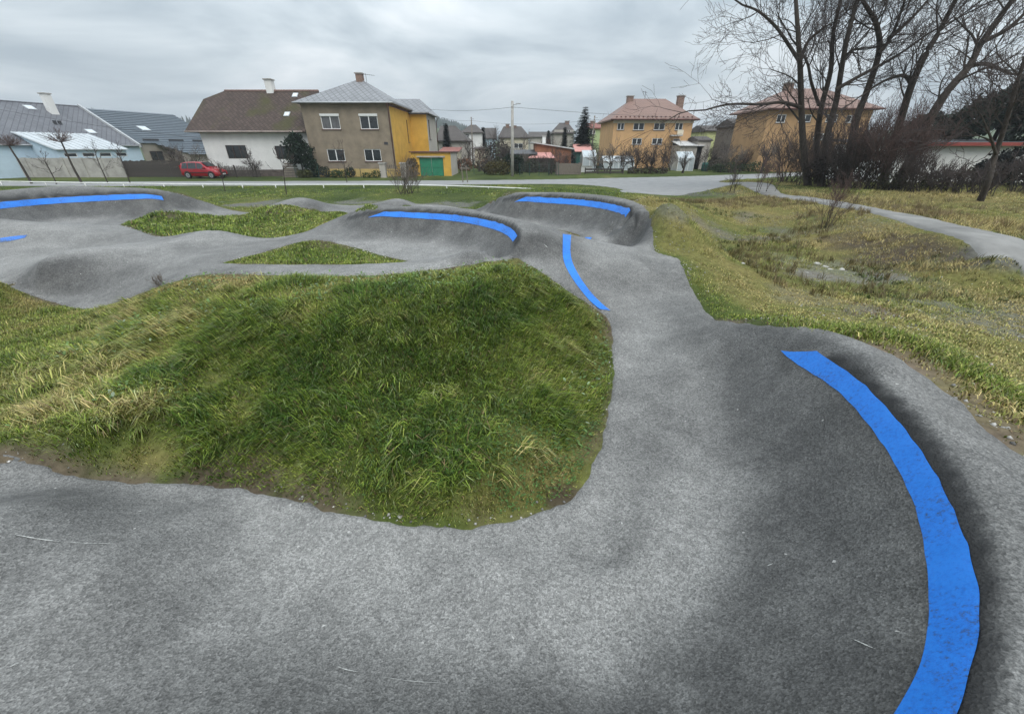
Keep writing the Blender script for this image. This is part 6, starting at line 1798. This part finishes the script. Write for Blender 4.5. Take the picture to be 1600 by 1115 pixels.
# garden trees
def gtree(u, v, y, vtop, label, seed, stems=1, r0=.12, twig=None, maxl=4, spread=.0, tf=.42, lean=(0, 0), rmin=.012):
    p = Q(u, v, y); h = ZQ(u, vtop, y)
    cfg = dict(CFG_TREE); cfg['n'] = (8, 6, 5) if stems == 1 else (6, 5, 4); maxl = min(maxl, 3)
    return bare_tree((p.x, y, 0), h, r0, label, seed, cfg, maxl, 'tree', tf, lean, twig, 'tree', 'bare garden trees', stems, spread, rmin)
gtree(768, 262, 68, 166, 'tall bare tree left of the middle utility pole', 201, r0=.2, tf=.42)
gtree(817, 258, 76, 186, 'thin bare tree right of the middle utility pole', 202, r0=.12)
gtree(859, 278, 57, 222, 'small gnarled bare fruit tree before the terracotta shed', 203, r0=.12, spread=.3, stems=2)
gtree(952, 277, 59, 196, 'brownish bare fruit tree left of the orange house', 204, r0=.16, twig=M_TWIGG)
gtree(946, 276, 62, 205, 'dark twin-stemmed fruit tree in front of the long greenhouse', 205, r0=.14, stems=2, spread=.25)
gtree(1065, 276, 60, 228, 'low dark fruit tree with crooked forked trunk below the orange house', 206, r0=.15, stems=2, spread=.5, tf=.5)
gtree(1124, 274, 62, 200, 'dark rounded fruit tree right of the orange house', 207, r0=.17)
gtree(1190, 272, 58, 188, 'dark spreading fruit tree before the house behind big trees', 208, r0=.2)
gtree(1218, 275, 56, 205, 'brownish fruit tree just left of the tallest bare trees', 209, r0=.14, twig=M_TWIGG)
gtree(990, 274, 60, 210, 'dense dark bush-like tree under the orange house windows, left', 210, stems=7, r0=.06, spread=.35)
gtree(1015, 275, 60, 214, 'dense dark bush-like tree under the orange house windows, right', 211, stems=7, r0=.06, spread=.35)
gtree(1034, 275, 60, 205, 'slender bare tree before the right windows of the orange house', 212, r0=.07)
gtree(940, 240, 98, 158, 'tall pale bare tree behind the green house', 213, r0=.2, twig=M_TWIGG)
gtree(1078, 232, 110, 180, 'distant pale birch right of the orange house', 214, r0=.15, twig=M_TWIGG)
gtree(290, 270, 53, 205, 'dark bare tree with crooked limb behind the red car', 215, r0=.2, lean=(-.3, 0), stems=2, spread=.3)
gtree(305, 275, 51.6, 212, 'bushy grey tree at the left corner of the white house', 216, r0=.12, twig=M_TWIGG, stems=3, spread=.3)
gtree(396, 279, 51.2, 212, 'small bare fruit tree in front of the white house wall', 217, r0=.09, tf=.34)
gtree(700, 262, 62, 216, 'small brown bare tree right of the garage', 218, r0=.08, twig=M_TWIGR)
gtree(730, 250, 78, 205, 'dark bare tree before the dark roofed house', 219, r0=.14, stems=2, spread=.3)
gtree(838, 250, 90, 205, 'bare tree between the cream house and the grey house, left', 220, r0=.12)
gtree(858, 250, 92, 206, 'bare tree between the cream house and the grey house, right', 221, r0=.12, twig=M_TWIGR)
gtree(1160, 262, 66, 216, 'small brown garden tree before the timber house', 222, r0=.1, twig=M_TWIGR, stems=3, spread=.3)
gtree(1090, 262, 70, 222, 'thin brown tree beside the water barrel', 223, r0=.07)

# more leafless garden growth in the middle distance
MORE = [(713, 268, 60, 232, 'low brown bare bush right of the garage door'), (750, 262, 64, 214, 'dark bare tree behind the green wire gate'), (783, 258, 66, 208, 'dark bare tree right behind the middle utility pole'), (826, 264, 62, 222, 'thin dark bare tree before the pink lean-to'), (843, 262, 62.5, 230, 'low bare fruit tree before the pink roof'),
        (874, 268, 60, 224, 'bare fruit tree before the right end of the terracotta shed'), (887, 262, 63, 218, 'dark bare tree between terracotta and green sheds'), (931, 268, 61, 212, 'bare fruit tree right of the small greenhouse'), (972, 268, 62, 206, 'bare tree before the left windows of the orange house'), (1048, 262, 66, 218, 'bare bush before the ground floor door of the orange house'), (1104, 264, 64, 214, 'brown bare bush between water barrel and fruit tree'), (1143, 266, 60, 212, 'dark bare bush left of the timber house')]
for i, (u_, v_, y_, t_, l_) in enumerate(MORE):
    gtree(u_, v_, y_, t_, l_, 240 + i, r0=.07, stems=3, spread=.35, twig=(M_TWIG, M_TWIGR, M_TWIG, M_TWIGG)[i % 4])
# saplings along the verge
def sapling(u0, v0, u1, v1, y, label, seed, ball=False, r0=.05):
    b, t = Q(u0, v0, y), Q(u1, v1, y); gz_ = ground_z(b.x, y)
    r = np.random.default_rng(seed); T = (Tubes(), Tubes())
    o = empty('sapling', (b.x, y, gz_), 0, label, 'sapling', 'young trees along the verge')
    d = np.array((t.x - b.x, 0, t.z - gz_)); L_ = np.linalg.norm(d)
    pts, de = limb(r, (0, 0, -.1), d, L_, r0, 6, .03, 0)
    pts = pts + np.linspace(0, 1, 7)[:, None] * (d - pts[-1])
    T[0].add(pts, np.linspace(r0, r0 * .6, 7), 7)
    n = 46 if ball else 12
    for k in range(n):
        dd = r.normal(0, 1, 3); dd[2] = abs(dd[2]) * (.6 if ball else 1.6) + .1
        q = pts[-1] if ball else pts[r.integers(3, 7)]
        c = dict(CFG_BUSH); c['rmin'] = .008; c['n'] = (3, 3)
        branch(r, T, q, dd, (.75 if ball else .7) * r.uniform(.6, 1.1), .014, 1, 3, c)
    T[0].build('trunk', M_BARK, o); T[1].build('branches', M_TWIGR if ball else M_TWIG, o)['kind'] = 'stuff'
    return o
sapling(52, 291.5, 14, 228, 40.5, 'young tree with reddish ball crown at the far left edge', 301, True, .10)
sapling(131, 292, 96, 222, 40.5, 'young tree with reddish ball crown before the concrete wall', 302, True, .10)
sapling(90, 291, 70, 252, 40, 'thin leafless sapling between the two ball-crowned trees', 303)
sapling(171, 291, 150, 243, 40, 'thin leafless sapling before the right half of concrete wall', 304)
sapling(205, 290, 184, 236, 41, 'thin leafless sapling at the right end of the concrete wall', 305)
sapling(353, 303, 344, 262, 33.5, 'slim sapling on the verge below the red car', 306, False, .035)
sapling(449, 309, 442, 255, 30.5, 'slim sapling on the verge left of the tall shrub', 307, False, .04)
sapling(543, 290, 535, 240, 42, 'slim sapling on the verge before the beige house', 308, False, .04)
for u_, l_ in ((727, 'short pair of wooden stakes on the verge right of the garage'),):
    p = Q(u_, 290, 42.2); o = empty('stakes', (p.x, 42.2, ground_z(p.x, 42.2)), 0, l_, 'stakes')
    for k in (-.2, .25): MB().tube([(k, 0, -.1), (k - .08, 0, 1.45)], .05, 6).build('stake', M_WOODGREY, o)
    MB().box(-.45, .5, -.04, .04, 1.25, 1.35).build('crosspiece', M_WOODGREY, o)

# evergreens
def leaf_cloud(blobs, n, size, c0, seed, flat=.0):
    r = np.random.default_rng(seed)
    vol = np.array([b[3] * b[4] * b[5] for b in blobs]) ** .67; k = r.choice(len(blobs), n, p=vol / vol.sum())
    B = np.array(blobs)[k]
    d = r.normal(0, 1, (n, 3)); d /= np.linalg.norm(d, axis=1)[:, None]
    rad = r.uniform(.45, 1.0, n) ** .6 * (1 + .22 * np.sin(d[:, 0] * 5 + k) * np.cos(d[:, 2] * 6 + d[:, 1] * 4))
    c = B[:, :3] + d * rad[:, None] * B[:, 3:6]
    a = r.normal(0, 1, (n, 3)); a[:, 2] *= 1 - flat; a /= np.linalg.norm(a, axis=1)[:, None]
    b = np.cross(a, r.normal(0, 1, (n, 3))); b /= np.linalg.norm(b, axis=1)[:, None]
    s_ = (size * r.uniform(.5, 1.4, n))[:, None]
    v = np.stack([c - b * s_ * .35, c + b * s_ * .35, c + a * s_ + b * s_ * .2, c + a * s_ * .9 - b * s_ * .25], 1).reshape(-1, 3)
    col = np.repeat(np.array(c0) * r.uniform(.55, 1.5, n)[:, None], 4, 0)
    return npmesh('crown', v, np.arange(n * 4).reshape(-1, 4), False, {'Col': col})

def evergreen(u, v, y, blobs, n, size, col, label, seed, name='evergreen_bush', cat='bush', trunk=None, group=None, z=0.0):
    p = Q(u, v, y); o = empty(name, (p.x, y, z), 0, label, cat, group)
    link('crown', leaf_cloud(blobs, n, size, col, seed), M_LEAF, o)
    if trunk: MB().tube([(0, 0, -.1), (.05, 0, trunk[0])], [trunk[1], trunk[1] * .6], 7).build('trunk', M_BARK, o)
    return o
GD = (.012, .024, .013); GM = (.03, .05, .018); GO = (.06, .065, .022); GB = (.075, .055, .03)
evergreen(476, 279, 50.8, [(-.3, 0, 3.3, 1.2, 1.0, 1.1), (.5, 0, 2.7, 1.2, 1, 1.0), (-.7, 0, 2.2, .9, .9, .8), (.7, .1, 1.8, .9, .8, .7), (0, 0, 4.1, .8, .7, .6)], 3600, .2, GD, 'dark green yew tree before the corner of white and beige houses', 401, 'yew_tree', 'tree', (2.4, .12))
evergreen(493, 281, 50.7, [(0, 0, .9, .9, .8, .8)], 1000, .16, GD, 'dark rounded evergreen bush right of the yew', 402)
evergreen(473, 284, 49.9, [(0, 0, .42, .5, .45, .42)], 500, .11, GO, 'left of two small clipped box balls by the wire fence', 403, group='clipped box balls')
evergreen(484, 284, 49.9, [(0, 0, .45, .5, .45, .45)], 500, .11, GO, 'right of two small clipped box balls by the wire fence', 404, group='clipped box balls')
evergreen(511, 283, 50.9, [(0, 0, .6, .6, .5, .6)], 700, .12, GD, 'round dark clipped bush before the ochre plinth', 405)
evergreen(533, 284, 49.8, [(-.5, 0, .45, .6, .5, .45), (.5, 0, .45, .6, .5, .45)], 900, .11, GM, 'wide clipped hedge before the beige house', 406, 'hedge', 'hedge')
evergreen(550, 283, 50.6, [(0, 0, .6, .6, .5, .55)], 600, .12, GD, 'dark bush right of the clipped hedge', 407)
evergreen(582, 284, 49.8, [(-.6, 0, .3, .6, .4, .35), (.5, 0, .4, .6, .4, .45)], 700, .1, GM, 'loose low green plants left of the gate pillar', 408, 'garden_plants', 'plants')
evergreen(645, 281, 50.4, [(0, 0, 1.0, .8, .6, 1.0), (.1, 0, 1.6, .6, .5, .5)], 1600, .13, GB, 'brownish ivy hedge between gate pillar and garage door', 409, 'hedge', 'hedge')
for i, (u_, hh) in enumerate(((794, 2.5), (802, 2.35), (808, 2.4), (814, 2.3), (790, 2.2))):
    evergreen(u_, 278, 57, [(0, 0, hh * .45, .42, .42, hh * .5), (0, 0, hh * .75, .3, .3, hh * .27)], 700, .13, GD, ['columnar dark conifer second in the hedge row from left', 'columnar dark conifer third in the hedge row', 'columnar dark conifer fourth in the hedge row', 'rightmost columnar dark conifer of the hedge row', 'leftmost columnar dark conifer of the hedge row'][i], 420 + i, 'conifer', 'tree', group='columnar conifers')
evergreen(777, 279, 55.5, [(-.6, 0, .85, 1.0, .8, .85), (.7, 0, .9, 1.0, .8, .85)], 1800, .14, (.07, .06, .02), 'wide olive brown clipped bush left of the utility pole', 430)
evergreen(764, 276, 57.5, [(0, 0, 1.0, 1.2, .7, 1.0)], 1300, .14, (.08, .07, .06), 'greyish brown hedge behind the olive bush', 431, 'hedge', 'hedge')
evergreen(741, 262, 66, [(-1.5, 0, .9, 1.6, .8, .9), (1.5, 0, .8, 1.5, .8, .8)], 2000, .16, (.17, .075, .04), 'rusty brown beech hedge behind the green fence', 432, 'hedge', 'hedge')
evergreen(775, 258, 72, [(0, 0, 2.2, 2.6, 1.6, 2.0), (1.8, 0, 1.8, 1.6, 1.2, 1.5)], 2600, .22, (.03, .03, .02), 'dark shrubby tree behind the hedge left of the pole', 433, 'evergreen_tree', 'tree', (1.2, .12))
evergreen(845, 262, 61, [(-1.4, 0, .8, 1.3, .7, .9), (1.2, 0, .8, 1.4, .7, .9)], 1800, .16, (.035, .04, .022), 'dark hedge below the pink lean-to roof', 434, 'hedge', 'hedge')
evergreen(1010, 276, 58.5, [(-1.9, 0, .4, 1.0, .5, .5), (0, 0, .45, 1.1, .5, .5), (1.9, 0, .4, 1.0, .5, .5)], 1500, .14, (.05, .04, .028), 'low dark brown hedge along the road below the orange house', 435, 'hedge', 'hedge')
evergreen(1165, 268, 62, [(-3, 0, .6, 2.4, .7, .7), (1.5, 0, .7, 2.6, .7, .7)], 2200, .15, GM, 'green hedge along the road before the house behind big trees', 436, 'hedge', 'hedge')
evergreen(1140, 262, 68, [(-2, 0, 1.0, 2.0, .9, 1.1), (2, 0, 1.2, 2.2, .9, 1.2)], 1800, .2, (.05, .042, .03), 'brown tangled hedge right of the water barrel', 437, 'hedge', 'hedge')

def spruce(u, vb, vt, y, label, seed, wid=2.3, col=GD):
    p = Q(u, vb, y); h = ZQ(u, vt, y); r = np.random.default_rng(seed)
    o = empty('spruce_tree', (p.x, y, 0), 0, label, 'tree', 'conifers')
    h = h - .05
    MB().tube([(0, 0, -.1), (0, 0, h)], [.2, .02], 7).build('trunk', M_BARK, o)
    V, C = [], []
    nl = 42
    for k in range(nl):
        t = k / (nl - 1); z = h * (.06 + .93 * t); L_ = wid * (1 - t) ** .8 + .12
        nb = int(9 + 20 * (1 - t))
        for j in range(nb):
            a = r.uniform(0, 6.28); l = L_ * r.uniform(.65, 1.12); dirv = np.array((math.cos(a), math.sin(a), 0)); sd__ = np.array((-math.sin(a), math.cos(a), 0))
            m = max(4, int(l / .16))
            for q in range(m):
                f = (q + .5) / m
                c = dirv * l * f + np.array((0, 0, z - .30 * l * f + .12 * l * f * f))
                for s_ in (-1, 1):
                    e_ = c + sd__ * s_ * (.22 + .42 * (1 - f)) * r.uniform(.6, 1.3) + dirv * .14 + np.array((0, 0, -.1 * r.uniform(0, 1.4)))
                    V += [c - dirv * .14, c + dirv * .16, e_]; C.append(np.array(col) * r.uniform(.6, 1.5))
    V = np.array(V)
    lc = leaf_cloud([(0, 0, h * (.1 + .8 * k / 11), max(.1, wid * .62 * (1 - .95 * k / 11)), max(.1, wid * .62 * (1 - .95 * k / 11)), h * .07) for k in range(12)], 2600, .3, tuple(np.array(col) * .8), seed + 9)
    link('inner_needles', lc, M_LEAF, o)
    link('crown', npmesh('crown', V, np.arange(len(V)).reshape(-1, 3), False, {'Col': np.repeat(np.array(C), 3, 0)}), M_LEAF, o)
    return o
spruce(908, 262, 166, 74, 'tall dark green spruce left of the orange house', 501, 3.4)
spruce(700, 250, 192, 80, 'small dark spruce before the dark roofed house', 502, 1.2)
spruce(881, 240, 198, 96, 'small dark conifer left of the spruce', 503, 1.2)
spruce(756, 240, 198, 100, 'narrow dark conifer beside the pale blue house', 504, 1.0)
spruce(856, 240, 204, 104, 'small distant conifer before the low dark roofed house', 505, 1.2)
# dark pines and shrubs at the right edge
def pine(u, vb, y, blobs, n, label, seed, th, col=(.012, .02, .012)):
    p = Q(u, vb, y); o = empty('pine_tree', (p.x, y, ground_z(p.x, y)), 0, label, 'tree', 'conifers')
    link('crown', leaf_cloud(blobs, n, .3, col, seed), M_LEAF, o)
    MB().tube([(0, 0, -.1), (.1, 0, th * .5), (0, 0, th)], [.22, .17, .06], 8).build('trunk', M_BARK, o, True)
    return o
def zz(v, y): return ZQ(0, v, y)
pine(1525, 270, 42, [(0, 0, 6.2, 3.2, 2.2, 1.6), (2.2, 0, 7.4, 2.6, 2, 1.5), (-2.4, 0, 5.2, 2.2, 1.8, 1.3), (3.5, 0, 5.6, 2.4, 2, 1.5)], 6500, 'dark pine behind the white building, left of two', 511, 8)
pine(1610, 265, 40, [(0, 0, 6.8, 3.4, 2.4, 2.0), (-2.4, 0, 8.0, 2.4, 2, 1.4), (-1, 0, 4.6, 3.0, 2, 1.8)], 6000, 'dark pine at the right edge behind the white building', 512, 9)
pine(1420, 270, 47, [(0, 0, 4.6, 2.6, 2.0, 1.6), (2.2, 0, 4.0, 2.0, 1.8, 1.5)], 4200, 'dark evergreen left of the white building', 513, 5, (.016, .022, .016))
evergreen(1580, 282, 31, [(0, 0, 1.4, 2.6, 1.2, 1.4), (3, 0, 1.6, 2.4, 1.2, 1.6), (-1.5, 0, 1.0, 1.5, 1, 1.0)], 4200, .22, (.012, .013, .011), 'very dark evergreen shrub at the right edge beside the white building', 514, z=.5)
evergreen(1475, 300, 28.5, [(0, 0, .6, 2.6, 1.0, .7), (-3, 0, .6, 2.0, .9, .7)], 1500, .14, (.045, .042, .022), 'olive brown scrub before the white building', 515, z=.5)
evergreen(1330, 296, 32, [(0, 0, 1.4, 2.2, 1.2, 1.3), (-2.2, 0, 1.2, 1.6, 1.0, 1.1)], 3000, .13, (.03, .022, .018), 'dark brown leafy scrub in the thicket below the tall trees', 516, z=.5)

# ------------------------------------------------------------------ distant hills and woods
hx, hy = np.meshgrid(np.linspace(-1500, 1500, 150), np.linspace(170, 2100, 70))
def hillz(x, y):
    a = np.degrees(np.arctan2(x, y))
    top = 30 * np.exp(-((a + 40) / 14) ** 2) + 36 * np.exp(-((a + 10) / 6.5) ** 2) + 16 * np.exp(-((a - 40) / 22) ** 2) + 10
    rr = np.hypot(x, y)
    return top * sm(220, 820, rr) * (.85 + .3 * fbm(x, y, .004, 3, 61)) - 1.5
hz = hillz(hx, hy)
ny_, nx_ = hx.shape; idx = np.arange(ny_ * nx_).reshape(ny_, nx_)
hf = np.stack([idx[:-1, :-1].ravel(), idx[:-1, 1:].ravel(), idx[1:, 1:].ravel(), idx[1:, :-1].ravel()], 1)
hc = np.array((.06, .085, .03)) * (.7 + .7 * fbm(hx, hy, .006, 3, 62).ravel()[:, None])
tag(link('hills', npmesh('hills', np.stack([hx.ravel(), hy.ravel(), hz.ravel()], 1), hf, True, {'Col': hc}), M_GROUND), 'low green hills beyond the village', kind='structure')
r_ = np.random.default_rng(71)
n_ = 9000
ang = r_.uniform(-60, 60, n_); rr_ = r_.uniform(560, 900, n_)
wx_, wy_ = np.sin(np.radians(ang)) * rr_, np.cos(np.radians(ang)) * rr_
k_ = (fbm(wx_, wy_, .006, 3, 63) + .35 * np.exp(-((ang + 9) / 9) ** 2) - .25 * np.exp(-((ang + 40) / 6) ** 2) > .5)
wx_, wy_ = wx_[k_], wy_[k_]; n_ = len(wx_); hh_ = r_.uniform(5, 10, n_); wz_ = hillz(wx_, wy_)
V = np.empty((n_, 7, 3)); wd_ = hh_ * r_.uniform(.16, .26, n_)
for j in range(6):
    a = j * math.pi / 3; V[:, j] = np.stack([wx_ + np.cos(a) * wd_, wy_ + np.sin(a) * wd_, wz_ - .5], 1)
V[:, 6] = np.stack([wx_, wy_, wz_ + hh_], 1)
i_ = (np.arange(n_) * 7)[:, None]
f_ = np.concatenate([i_ + np.array((j, (j + 1) % 6, 6)) for j in range(6)], 0)
tag(link('forest', npmesh('forest', V.reshape(-1, 3), f_, False, {'Col': np.repeat(np.array((.02, .03, .02)) * r_.uniform(.6, 1.5, n_)[:, None], 7, 0)}), M_LEAF), 'dark spruce forest on the distant hills', kind='stuff')

# ------------------------------------------------------------------ damp winter haze: one closed box of air round everything
hm_ = bpy.data.materials.new('haze_air'); hm_.use_nodes = True
ht = hm_.node_tree; ht.nodes.clear()
ho_ = ht.nodes.new('ShaderNodeOutputMaterial'); pv = ht.nodes.new('ShaderNodeVolumePrincipled')
pv.inputs['Color'].default_value = (.86, .91, .96, 1); pv.inputs['Density'].default_value = .00055; pv.inputs['Anisotropy'].default_value = .2
ht.links.new(pv.outputs[0], ho_.inputs['Volume'])
hb_ = MB().box(-1700, 1700, -330, 2300, -3, 130).build('haze', hm_)
tag(hb_, 'thin bluish winter haze over the far hills', kind='stuff')
